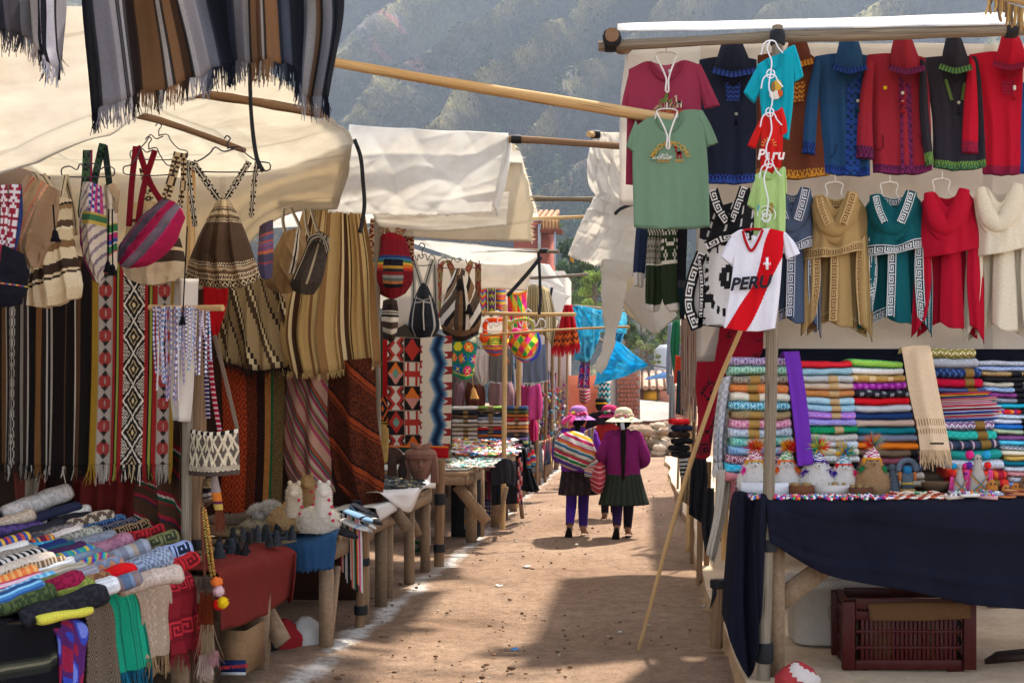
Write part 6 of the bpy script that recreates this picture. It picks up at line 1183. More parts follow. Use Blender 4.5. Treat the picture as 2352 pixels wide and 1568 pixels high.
 garment('t_shirt','white football shirt with red sash and black PERU lettering, lowest in the chain','shirt',[[(1678,540),(1684,600),(1674,680),(1662,752)],[(1705,528),(1708,600),(1698,680),(1690,758)],[(1725,560),(1730,620),(1724,690),(1718,760)],[(1752,526),(1760,600),(1754,680),(1746,760)],[(1802,532),(1796,600),(1790,680),(1780,754)]],[[[(1682,538),(1664,570),(1656,590)],[(1694,560),(1690,590),(1684,612)]],[[(1794,534),(1800,570),(1806,596)],[(1804,533),(1824,555),(1838,582)]]],Y,jersey,colour_sleeve=plain('dcdce4'),group=G2,seed=6,nu=110,nv=110,extra=[('collar',lambda g,t:tube(g,pts([(1706,530),(1712,552),(1725,576),(1740,556),(1752,528)],Y-.03),.007,6,H('b01420'),seg=24),None),('collar',lambda g,t:tube(g,pts([(1706,529),(1730,526),(1752,527)],Y+.02),.007,6,H('b01420'),seg=14),None),('lettering',lambda g,t:lettering(g,'PERU',.088,P(1724,651,Y-.046),'26262c',bold=.003,shear=.12,updir=(.12,0,1),xdir=(1,0,.08)),TEE),('crest',lambda g,t:(box(g,P(1762,605,Y-.044),(.042,.004,.06),H('d8101c')),box(g,P(1762,605,Y-.047),(.013,.004,.062),H('ececf0')),lettering(g,'PERU',.016,P(1762,606,Y-.051),'ececf0',bold=.0006)),TEE),('size_label',lambda g,t:box(g,P(1735,550,Y+.0),(.03,.003,.03),H('f0f0f0')),TEE)])
 pathW=[((1770,92),(1762,112),(1772,140),(1770,170)),((1770,170),(1766,200),(1774,230),(1768,258)),((1768,258),(1772,300),(1760,340),(1766,375)),((1766,375),(1755,410),(1764,460),(1760,500))]
 lab=['topmost white wire hanger tied to the pole above the turquoise shirt','white wire hanger linking the turquoise and red shirts','white wire hanger linking the red and lime shirts','white wire hanger in front of the lime shirt']
 for k,q in enumerate(pathW):
  g=G();tube(g,pts(q,5.86-.03*k),.0038,6,H('d8d8dc'),seg=30)
  u,v=q[0];c=[(u-22,v+34),(u-16,v+10),(u-4,v+2),(u+10,v+4),(u+16,v+16),(u+28,v+30)]
  tube(g,pts(c,5.88-.03*k),.0035,6,H('d8d8dc'),seg=24)
  u,v=q[-1];tube(g,[P(u+9*math.cos(a),v+10*math.sin(a),5.85-.03*k)for a in np.linspace(-1,4.6,20)],.0035,6,H('d8d8dc'))
  o=g.build('wire_hanger',WIRE,off=P(u,v,5.86));tag(o,lab[k],'hanger','white wire hangers of the corner post')
 for(uc,v,Y,l)in((1530,120,6.27,'white wire hanger of the maroon shirt'),(1532,250,6.13,'white wire hanger of the sage green shirt')):
  g=G();tube(g,pts([(uc-28,v+24),(uc-22,v+4),(uc,v),(uc+22,v+4),(uc+24,v+20)],Y),.004,6,H('c8c4bc'),seg=24);tube(g,pts([(uc-24,v+8),(uc+0,v+60),(uc-1,v+90),(uc+5,v+92),(uc+6,v+60),(uc+24,v+8)],Y-.03),.005,6,H('d8d4cc'),seg=40);tube(g,pts([(uc,v),(uc,v-14)],Y),.004,5,H('c8c4bc'))
  o=g.build('wire_hanger',WIRE,off=P(uc,v,Y));tag(o,l,'hanger','white wire hangers of the corner post')
tees()
def hoodies():
 Y=7.2;grp='hooded knit jackets hanging in a row'
 def hood(uc,v0,v1,w,c,ct,Yh,asym=0,lift=0):
  """hood hanging from its tip: cone of cloth with a patterned rim and an opening"""
  w=w*1.28;v1=v1+8
  def f(g,t):
   puff(g,[pts([(uc-w*.28,v0),(uc-w*.38,v0+(v1-v0)*.45),(uc-w*.5+asym,v1-4)],Yh),pts([(uc,v0),(uc,v0+(v1-v0)*.5),(uc+asym,v1+2)],Yh-.05),pts([(uc+w*.22,v0),(uc+w*.36,v0+(v1-v0)*.45),(uc+w*.5+asym,v1)],Yh)],24,24,c,.05,folds=((.008,2,.4,0),),seed=int(uc),tprof=(.7,1,1,.9,.6))
  def rim(g,t):
   p=pts([(uc-w*.52+asym,v1-6),(uc-w*.2+asym,v1+2),(uc+asym,v1+5),(uc+w*.3+asym,v1),(uc+w*.52+asym,v1-4)],Yh-.10);ribbon(g,p,.036,ct,30,4,side=(0,0,1),curl=.01)
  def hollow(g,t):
   sheet(g,[pts([(uc-w*.42+asym,v1),(uc-w*.2+asym,v1+18),(uc+asym-2,v1+34)],Yh-.035),pts([(uc+w*.44+asym,v1),(uc+w*.22+asym,v1+18),(uc+asym+2,v1+34)],Yh-.035)],10,10,lambda S,T:c(S,T)*.55)  # hood opening: jacket colour darkened to stand for the shade inside
  return[('hood',f,None),('hood_trim',rim,None),('hood_shade',hollow,None)]
 def trim(a,b):return zigzag([a,b,a],14,2,.8)
 def hood_tassels(uc,v,c,d=24,dv=(0,0)):
  return[('tassel',lambda g,t,k=k:(blob(g,P(uc+s*d/2,v+dv[k],Y-.07),.011,H('d0d4cc'),8,6),tassel(g,P(uc+s*d/2,v-20,Y-.07),P(uc+s*d/2,v+26+dv[k],Y-.07),.016,c,k)),None)for k,s in enumerate((-1,1))]
 def band_bottom(c,tr,t0=.94,sl=(0,1)):
  return over(c,(0,1,t0,1.01,tr))
 def hoodie(label,body,sleeve,c0,t1,t2,hoodp,placket=None,tas=None,extra=(),seed=0,mat=KNIT):
  c=plain(c0);tr=trim(t1,t2)
  cb=band_bottom(c,lambda S,T:zigzag([t1,t2,t1],16,1,.8)(S,T));cs=over(c,(0,1,.88,1.01,lambda S,T:zigzag([t1,t2],5,1,.8)(S,T)))
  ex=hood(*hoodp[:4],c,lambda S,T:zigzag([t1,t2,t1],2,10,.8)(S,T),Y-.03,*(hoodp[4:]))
  if placket:
   (pu0,pv0),(pu1,pv1),w=placket
   ex.append(('placket',lambda g,t:ribbon(g,pts([(pu0,pv0),((pu0+pu1)/2,(pv0+pv1)/2),(pu1,pv1)],Y-.045),w,over(lambda S,T:checks([t1,t2,t1],5,40)(S,T),(.46,.54,0,1.01,plain(c0))),60,9,side=(1,0,0)),None))
  ex+=list(extra)
  return garment('hooded_jacket',label,'jacket',body,sleeve,Y,cb,cs,.035,mat,56,60,grp,((.012,2.5,.5,0),),ex+(tas or[]),seed)
 hoodie('navy hooded pullover with blue patterned trim behind the maroon shirt',[[(1606,138),(1606,260),(1604,418)],[(1650,132),(1660,300),(1660,422)],[(1700,132),(1708,300),(1706,422)],[(1738,138),(1738,260),(1736,418)]],[],'1d2336','2f4a9a','1a2048',(1684,98,158,74),None,hood_tassels(1677,262,'14182a',28),extra=[('placket',lambda g,t:sheet(g,[pts([(1666,190),(1670,232)],Y-.05),pts([(1702,190),(1698,232)],Y-.05)],16,16,zigzag(['2f4a9a','1a2048'],3,4)),None)],seed=11)
 hoodie('rust brown hooded pullover with ochre trim mostly hidden behind the turquoise shirt',[[(1740,128),(1738,260),(1736,408)],[(1800,120),(1800,300),(1800,412)],[(1850,122),(1852,300),(1850,410)],[(1880,140),(1888,280),(1906,402)]],[],'5d3222','b07a2a','6a4020',(1834,88,136,56,-4),None,extra=[('placket',lambda g,t:sheet(g,[pts([(1812,196),(1816,236)],Y-.05),pts([(1850,186),(1846,232)],Y-.05)],14,14,zigzag(['b07a2a','5d3222'],3,4)),None)],seed=12)
 hoodie('denim blue zipped hooded jacket with royal blue trim',[[(1872,130),(1880,260),(1886,398)],[(1920,124),(1930,300),(1932,402)],[(1966,124),(1972,300),(1976,404)],[(1992,128),(1996,260),(1998,404)]],[[[(1872,132),(1852,230),(1842,352)],[(1886,150),(1878,260),(1872,356)]]],'22466e','22408a','16264e',(1952,84,150,60),((1962,165),(1958,402),.085),hood_tassels(1960,232,'1a3a52',20),extra=[('pocket',lambda g,t:tube(g,pts([(1922,330),(1918,350),(1905,362)],Y-.045),.004,5,H('183458'),seg=10),None)],seed=13)
 hoodie('brick red zipped hooded jacket with purple trim and a yellow sticker',[[(1992,126),(2000,260),(2006,396)],[(2040,124),(2044,300),(2050,400)],[(2100,128),(2106,300),(2110,400)],[(2128,134),(2136,260),(2140,392)]],[[[(1992,128),(1974,230),(1966,362)],[(2008,150),(2004,260),(2008,366)]]],'8d2432','6a2350','421a3a',(2076,86,152,62,8),((2078,165),(2084,398),.075),hood_tassels(2062,214,'8d1a24',22,(0,20)),extra=[('price_sticker',lambda g,t:box(g,P(2033,202,Y-.05),(.022,.003,.02),H('e0c81c')),TEE),('pocket',lambda g,t:(tube(g,pts([(2028,310),(2028,340),(2010,342)],Y-.045),.004,5,H('6a1a26'),seg=10),tube(g,pts([(2110,310),(2118,335),(2124,345)],Y-.04),.004,5,H('6a1a26'),seg=10)),None)],seed=14)
 hoodie('charcoal hooded pullover with green patterned trim',[[(2114,134),(2140,260),(2144,384)],[(2170,130),(2180,300),(2180,390)],[(2220,130),(2226,300),(2226,390)],[(2250,132),(2258,260),(2264,384)]],[[[(2114,136),(2112,260),(2126,382)],[(2128,150),(2132,260),(2144,376)]]],'2b2932','2f5a44','6a8a3a',(2192,90,150,56,4),None,hood_tassels(2200,236,'26242c',4),extra=[('placket',lambda g,t:(ribbon(g,pts([(2172,182),(2186,230)],Y-.05),.02,zigzag(['6a8a3a','2b2932'],1,8),16,3,side=(1,0,0)),ribbon(g,pts([(2216,190),(2210,230)],Y-.05),.02,zigzag(['6a8a3a','2b2932'],1,8),16,3,side=(1,0,0))),None)],seed=15)
 hoodie('crimson hooded pullover with dark red patterned trim',[[(2226,126),(2252,260),(2256,398)],[(2280,120),(2284,300),(2290,402)],[(2320,124),(2322,300),(2324,402)],[(2352,130),(2346,260),(2344,400)]],[[[(2226,128),(2214,230),(2208,350)],[(2240,150),(2246,260),(2246,354)]]],'a8122a','6a1a3a','8a1830',(2322,84,142,62,0),None,hood_tassels(2312,204,'a01428',36,(0,-4)),extra=[('placket',lambda g,t:sheet(g,[pts([(2300,186),(2304,218)],Y-.05),pts([(2332,186),(2326,218)],Y-.05)],14,14,zigzag(['5a1434','a8122a'],3,4)),None)],seed=16)
 hoodie('royal blue knitted jacket at the picture edge',[[(2344,190),(2340,300),(2336,398)],[(2390,190),(2390,300),(2390,402)],[(2440,180),(2440,300),(2440,402)]],[],'1f5290','1a3a7a','1f5290',(2400,90,150,60),None,seed=17)
hoodies()
def ponchos():
 Y0=7.28;grp='draped wool ponchos hanging in a row'
 def poncho(label,u0,u1,v0,v1,c,kf=None,kb=None,seed=0,tail=(.40,.70,.90),flip=False,dY=0,cutl=0):
  Y=Y0+dY;u0,u1=u0-6,u1+6;w,h=u1-u0,v1-v0
  q=lambda L,d=0:pts([(u0+w*(1-x if flip else x),v0+h*y)for x,y in L],Y+d)
  col=plain(c);t=thing('poncho',label,'poncho',P((u0+u1)/2,v1,Y),grp)
  def b(name,rails,nu,nv,folds,sd,cc=col):
   g=G();rr=rails[::-1]if flip else rails
   V=sheet(g,rr,nu,nv,cc,folds=folds,seed=sd,normal=(0,-1,0));g.build(name,WOOL,t,solid=.006);return V
  def border(path,d=-.012,wd=.05,n=None,tuck=(0,0,1)):
   if kf is None:return
   p=q(path,d);L=np.sum(np.linalg.norm(np.diff(p,axis=0),axis=1));n=n or max(3,int(L/.062))
   g=G();ribbon(g,p,wd,keyband(kf,kb,n,kf if sum(H(kf))>sum(H(kb))else kb),8*n,11,side=tuck);g.build('key_border',WOOL,t)
  def hem(V,edge,wd=.055):
   if kf is None:return
   E={'b':lambda i:V[-1-i],'l':lambda i:V[:,i],'r':lambda i:V[:,-1-i]}[edge];m=1
   while m<(V.shape[0]if edge=='b' else V.shape[1])-2 and np.linalg.norm(E(m)-E(0),axis=1).mean()<wd:m+=1
   e0=E(0);n=max(3,int(np.linalg.norm(np.diff(e0,axis=0),axis=1).sum()/.062));A,B=resample(e0,8*n+1,False),resample(E(m),8*n+1,False);k=np.linspace(0,1,12)[None,:,None]
   W3=A[:,None]*(1-k)+B[:,None]*k+np.array([0,-.012,0]);g=G();g.add(W3.reshape(-1,3),grid_faces(8*n+1,12),colgrid(keyband(kf,kb,n,kf if sum(H(kf))>sum(H(kb))else kb),11,8*n));g.build('key_border',WOOL,t)
  bp=b('back_panel',[q([(.10,.30),(.06,.7),(.02,.98)],.06),q([(.3,.32),(.3,.7),(.28,.90)],.03),q([(.5,.32),(.5,.7),(.5,.88)],.07),q([(.72,.32),(.74,.7),(.78,.94)],.03),q([(.94,.3),(.98,.7),(.97,.99)],.06)],40,24,((.012,4,.4,0),),seed+1)
  hem(bp,'b')
  sl=b('side_fold',[q([(.02,.30),(-.03,.6),(-.07,.98)],.0),q([(.10,.34),(.12,.62),(.08,.90)],-.05),q([(.22,.38),(.24,.6),(.17,.84)],-.05)],14,30,((.01,2,.5,0),),seed+2)
  sr=b('side_fold',[q([(.82,.34),(.80,.6),(.85,.9)],-.05),q([(.93,.32),(.95,.6),(.98,.94)],-.06),q([(1.0,.3),(1.07,.58),(1.07,1.02)],.0)],14,30,((.01,2,.5,0),),seed+3)
  hem(sl,'r');hem(sr,'l');hem(sr,'r')
  b('front_tail',[q([(tail[0],.42),(tail[0]-.02,.65),(tail[0]-.03,tail[2]-.02)],-.035),q([((tail[0]+tail[1])/2,.42),((tail[0]+tail[1])/2,.65),((tail[0]+tail[1])/2,tail[2]+.02)],-.075),q([(tail[1],.42),(tail[1]+.03,.65),(tail[1]+.06,tail[2]+.02)],-.03)],16,30,((.008,1.5,.5,0),),seed+4)
  border([(tail[0]+.07,.44),(tail[0]+.06,.65),(tail[0]+.04,tail[2]-.02)],-.085,.052,None,(1,0,0))
  cp=b('cape',[q([(.20,.06),(.05,.15),(-.02,.3),(-.03,.48)],-.0),q([(.3,.05),(.3,.2),(.28,.46)],-.11),q([(.5,.14),(.5,.25),(.55,.445)],-.12),q([(.72,.03),(.76,.2),(.8,.42)],-.11),q([(.80,.04),(.96,.14),(1.03,.29),(1.04,.41)],.0)],50,36,((.014,2.2,.3,1.6),(.006,5,.6,1)),seed+5)
  hem(cp,'b',.06)
  g=G();p=q([(.20,.05),(.24,.14),(.34,.24),(.46,.275),(.58,.24),(.70,.13),(.76,.03)],-.12)
  tube(g,p,[.03,.05,.06,.055,.06,.055,.035],12,lambda S,T:col(S,T),seg=30,lump=.05,seed=seed,flat=.75);g.build('cowl',WOOL,t)
  g=G();tube(g,q([(.14,.10),(.22,.22),(.40,.325),(.52,.33),(.68,.25),(.84,.10)],-.105),[.02,.035,.04,.04,.035,.02],10,lambda S,T:col(S,T),seg=30,lump=.05,seed=seed+1,flat=.6);g.build('cowl',WOOL,t)
  g=G();sheet(g,[q([(.24,.06),(.28,.15),(.4,.25)],-.03),q([(.5,.09),(.5,.18),(.5,.27)],.0),q([(.72,.05),(.66,.15),(.56,.25)],-.03)],14,10,col);g.build('collar_back',WOOL,t)
  border([(.60,.24),(.70,.13),(.77,.03)],-.185,.05,None,(1,0,0));border([(.22,.06),(.27,.15),(.36,.24)],-.185,.04,None,(1,0,0))
  border([(.3,.08),(.5,.10),(.68,.08)],-.02,.045)
  return t
 poncho('slate blue poncho with white key borders half hidden behind the football shirt',1770,1872,422,770,'4a5870','c9ccd2','2f3a52',1)
 poncho('camel tan poncho with brown key borders',1856,1988,432,778,'a38758','6a4a2a','b59a6c',2,dY=-.02)
 poncho('teal poncho with white key borders',1984,2124,430,768,'10545c','d4d8d8','103a48',3)
 poncho('plain crimson red poncho',2110,2244,424,782,'a8102a',None,None,4,dY=-.02)
 poncho('plain cream white poncho',2228,2368,412,790,'cfc6b0',None,None,5)
 for(u,v,l)in((1918,424,'white wire hanger of the camel tan poncho'),(2044,424,'white wire hanger of the teal poncho'),(2164,416,'white wire hanger of the crimson poncho')):
  g=G();tube(g,pts([(u-26,v+36),(u-18,v+20),(u-22,v),(u-4,v-6),(u+4,v-6),(u+18,v),(u+14,v+20),(u+24,v+36)],Y0-.1),.0045,6,H('d0ccc4'),seg=36);tube(g,pts([(u,v-6),(u,v-22)],Y0-.1),.004,5,H('d0ccc4'))
  o=g.build('wire_hanger',WIRE,off=P(u,v,Y0));tag(o,l,'hanger','white wire hangers of the ponchos')
 def chak(S,T):
  c=np.broadcast_to(H('c8c8c6'),S.shape+(3,)).copy();K=H('1d1d20')
  x=np.floor(S*34);y=np.floor(T*44)
  def cross(cx,cy,s):return((abs(x-cx)<=s)&(abs(y-cy)<=s*3))|((abs(x-cx)<=s*3)&(abs(y-cy)<=s))|((abs(x-cx)<=s*2)&(abs(y-cy)<=s*2))
  c[cross(17,26,1.5)]=K;c[(abs(x-17)<=0)&(abs(y-26)<=1)]=H('c8c8c6')
  ring=np.abs(np.hypot((S-.5)*1.25,(T-.5)*1.0)-.40);m=(ring<.035)&(((np.floor(np.arctan2(T-.5,S-.5)*9)).astype(int)%2)==0);c[m]=K
  for(cx,cy)in((9,14),(25,14),(8,34)):
   m=((abs(x-cx)<=2)&(abs(y-cy)<=1))|((x==cx-2)&(y<cy)&(y>cy-5))|(((x==cx-2)|(x==cx+2))&(y>cy)&(y<cy+4))|((x==cx-3)&(y==cy-4));c[m]=K
  m=(T<.34);c2=np.broadcast_to(K,S.shape+(3,)).copy();n=(np.abs(((S*4+T*3)%1)-.5)<.07)&(((T*12)%1)<.6);c2[n]=H('c0c0be');c[m]=c2[m];return c
 t=thing('poncho','black and white poncho with llamas, a stepped cross and broad key borders','poncho',P(1650,760,7.0),grp);Y=7.0
 g=G();sheet(g,[pts([(1612,440),(1606,560),(1590,690),(1592,752)],Y),pts([(1650,470),(1650,560),(1648,660),(1646,745)],Y-.08),pts([(1690,460),(1700,560),(1702,660),(1698,745)],Y-.05),pts([(1722,430),(1738,560),(1740,660),(1740,740)],Y)],102,132,chak,folds=((.012,2,.5,0),),seed=21,normal=(0,-1,0));g.build('fabric',WOOL,t,solid=.006)
 kb=lambda path,wd,d,sd:(lambda g=G():(ribbon(g,pts(path,Y+d),wd,keyband('d6d6d4','18181b',max(3,int(np.sum(np.linalg.norm(np.diff(pts(path,Y),axis=0),axis=1))/.085))),120,11,side=sd),g.build('key_border',WOOL,t)))()
 kb([(1612,580),(1590,640),(1582,700),(1600,756)],.07,-.05,(1,0,0));kb([(1622,566),(1660,548),(1725,540)],.06,-.10,(0,0,1));kb([(1636,436),(1650,478),(1672,512)],.07,-.12,(1,0,0));kb([(1710,430),(1696,470),(1680,512)],.06,-.12,(1,0,0));kb([(1600,736),(1660,742),(1735,735)],.05,-.06,(0,0,1));kb([(1606,590),(1612,660),(1608,750)],.03,-.06,(1,0,0))
 gp='knitted jumpers behind the green shirt'
 fair=over(plain('26331f'),(0,1,0,.10,lambda S,T:zigzag(['c8c4b4','26331f'],9,2)(S,T)),(0,1,.12,.2,lambda S,T:checks(['c8c4b4','26331f','26331f'],16,3)(S,T)),(0,1,.22,.46,lambda S,T:diamonds('c8c4b4','26331f',5,1,.32,1.6)(S,T)),(0,1,.46,.51,lambda S,T:zigzag(['c8c4b4','26331f'],14,1)(S,T)),(0,1,.93,1.01,plain('c8c4bc')))
 garment('jumper','dark green knitted jumper with white diamonds and hanging white cuffs','jumper',[[(1490,500),(1484,600),(1482,690),(1486,712)],[(1506,500),(1506,600),(1506,690),(1500,716)],[(1522,500),(1520,600),(1522,680),(1514,712)]],[[[(1522,500),(1518,600),(1522,690),(1536,716)],[(1556,500),(1560,600),(1562,690),(1562,712)]]],7.4,fair,fair,.05,KNIT,50,60,gp,seed=31)
 garment('jumper','navy knitted jumper sleeve with zigzag white cuff beside the white sheet','jumper',[[(1462,510),(1454,620),(1456,656)],[(1490,505),(1482,620),(1478,660)]],[],7.5,over(plain('232f4a'),(0,1,.8,1.01,plain('c8c4bc'))),None,.05,KNIT,20,40,gp,seed=32)
 garment('jumper','black knitted jumper hanging between the green jumper and the llama poncho','jumper',[[(1556,500),(1550,600),(1552,656),(1562,730)],[(1580,500),(1576,620),(1574,700),(1572,734)]],[],7.35,over(plain('14151a'),(0,1,.62,.7,plain('3a3a3e')),(0,1,.7,.95,plain('0f2a2e'))),None,.05,KNIT,20,40,gp,seed=33)
ponchos()
def right_frame():
 grp='poles of the stall frames'
 pole('support_post','grey weathered corner post of the kerb side stall with black rubber lashings',pts([(1752,1600,6.12),(1764,1200,6.12),(1775,700,6.12),(1786,60,6.12)]),[.036,.033,.031,.028],POLE_G,seed=40,seg=44,lump=.1,group='upright posts of the stalls',parts=[tape(P(1766,1252,6.12),(0,0,1),.037,.06),tape(P(1756,1498,6.12),(0,0,1),.038,.1),tape(P(1786,88,6.12),(0,0,1),.034,.07)])
 pole('roof_pole','long grey weathered front pole of the kerb side stall',pts([(1374,107,6.2),(1560,97,6.2),(1780,85,6.2),(2050,78,6.2),(2420,66,6.2)]),[.026,.03,.034,.03],POLE_G,seed=41,seg=44,lump=.14,parts=[tape(P(1402,105,6.2),(1,0,0),.029,.06),tape(P(2322,70,6.2),(1,0,0),.034,.06)])
 pole('roof_pole','pole end seen end on, tied over the front pole with black rubber',[P(1405,80,6.1),P(1405,80,6.1)+np.array([0.03,.4,.06]),P(1405,80,6.1)+np.array([.06,1.2,.3])],.038,POLE_B,seed=42,parts=[tape(P(1405,80,6.1)+np.array([0,.06,0]),(0,1,0),.042,.06)])
 cloth('white_tarp','white roof tarp of the kerb side stall lying over the front pole','tarp',[np.array([P(1418,73,6.16),P(1418,62,6.5),P(1420,58,7.7)]),np.array([P(1880,66,6.16),P(1880,52,6.6),P(1880,48,7.7)]),np.array([P(2330,60,6.16),P(2330,36,6.6),P(2330,30,7.7)]),np.array([P(2700,50,6.16),P(2700,30,6.6),P(2700,20,7.7)])],60,16,sewn(WHITE),CANVAS,solid=.003,group='white tarps along the lane',wrinkle=.01,seed=43,normal=(0,0,1))
 cloth('canvas_curtain','pale canvas back wall behind the hooded jackets and ponchos','curtain',[pts([(1600,100),(1600,450),(1600,830)],7.62),pts([(2000,100),(2000,450),(2000,830)],7.7),pts([(2600,100),(2600,450),(2600,830)],7.62)],90,50,sewn('c9c2ba'),CANVAS,solid=.003,group='canvas curtains of the stalls',wrinkle=.04,seed=44)
 cloth('canvas_curtain','bright white canvas side piece behind the maroon shirt','curtain',[pts([(1440,112),(1425,230),(1424,470)],7.3),pts([(1610,106),(1612,230),(1612,480)],7.4)],20,24,plain('ece8e2'),CANVAS,solid=.003,group='canvas curtains of the stalls',wrinkle=.015,seed=45)
 cloth('white_tarp','roof tarp over the second kerb side stall behind the green shirt','tarp',[np.array([(-.12,8.6,3.66),(-.12,11.8,3.5)]),np.array([(4.5,8.6,3.9),(4.5,11.8,3.8)])],16,12,sewn(WHITE),CANVAS,solid=.003,group='white tarps along the lane',wrinkle=.02,seed=46,normal=(0,0,1))
 t=thing('striped_shawl','corner of a tan shawl with knotted fringe hanging in from the top','shawl',P(2330,40,5.6))
 g=G();sheet(g,[pts([(2262,-60),(2272,-5)],5.6),pts([(2420,-60),(2420,30)],5.6)],20,6,plain('a8885a'));g.build('fabric',WOOL,t,solid=.004)
 r=np.random.default_rng(9)
 for k in range(26):
  u=2270+k*4;v=-8+(u-2270)*.35;L=26+r.uniform(-6,30)*(.6+k/30);g=G();tube(g,pts([(u,v),(u+r.normal(0,2),v+L*.5),(u+r.normal(0,4),v+L)],5.58),.006,5,H(['b8965a','8d6a3a','6a5a48','a07a4a'][k%4])*r.uniform(.8,1.1),seg=8);g.build('knotted_strand',WOOL,t)
 t=thing('white_tarp','loose torn white sheet billowing beside the shirts with a twisted tail','tarp',P(1400,700,9.0),'white tarps along the lane');Y=9.0
 g=G();sheet(g,[pts([(1366,304),(1350,360),(1352,420),(1368,450)],Y),pts([(1400,302),(1385,380),(1385,440),(1392,470)],Y-.1),pts([(1470,300),(1470,380),(1468,440),(1466,470)],Y)],50,50,plain('eeebe5'),wrinkle=.07,seed=51);g.build('upper_flap',CANVAS,t,solid=.003)
 g=G();sheet(g,[pts([(1368,440),(1345,490),(1318,560),(1308,592)],Y),pts([(1395,440),(1388,510),(1365,570),(1355,606)],Y-.16),pts([(1430,460),(1430,530),(1425,590),(1420,618)],Y-.04),pts([(1480,470),(1478,540),(1470,600),(1462,622)],Y-.1)],70,60,plain('efece6'),folds=((.03,2,.5,0),),wrinkle=.07,seed=52,ripple=.008);g.build('billowing_flap',CANVAS,t,solid=.003)
 g=G();tube(g,pts([(1420,600),(1408,680),(1404,740),(1396,800),(1380,838),(1370,850)],Y-.1),[.13,.105,.085,.05,.04,.05],18,H('e4e0d8'),seg=50,lump=.35,seed=53,flat=.5);g.build('twisted_tail',CANVAS,t)
 g=G();tube(g,pts([(1412,492),(1425,480),(1450,470),(1470,466)],Y-.12),.014,6,H('2a2c30'),seg=20);g.build('dark_hem',RUBBER,t)
 g=G();sheet(g,[pts([(1308,590),(1312,600)],Y-.01),pts([(1318,594),(1318,604)],Y-.01)],2,2,plain('d89a2a'));g.build('yellow_corner',TEE,t)
 cloth('white_tarp','grey white canvas corner hanging in a point below the green jumper','tarp',[pts([(1430,690),(1465,735),(1498,766)],9.6),pts([(1470,640),(1490,700),(1512,764)],9.5),pts([(1540,650),(1545,700),(1555,725)],9.6)],20,16,plain('dedad4'),CANVAS,solid=.003,group='white tarps along the lane',wrinkle=.015,seed=54)
 cloth('white_tarp','cream canvas scrap folded below the loose white sheet','tarp',[pts([(1424,640),(1430,690),(1438,720)],9.9),pts([(1475,630),(1480,700),(1486,756)],9.8)],14,14,plain('e0d4bc'),CANVAS,solid=.003,group='white tarps along the lane',wrinkle=.015,seed=55)
 pole('roof_pole','short pole tip wrapped in white and black beside the loose white sheet',pts([(1352,308,8.9),(1372,310,9.0),(1480,314,9.4)]),.024,POLE_W,seed=56,parts=[tape(P(1368,309,8.97),(1,0,0),.026,.07)])
 pole('leaning_stick','long peeled stick leaning from the dirt lane against the corner post',pts([(1467,1490,7.36),(1560,1150,7.0),(1640,905,6.7),(1704,752,6.45)]),[.012,.015,.013],POLE_W,seed=57,seg=40,lump=.1,group=None,cat='stick')
right_frame()
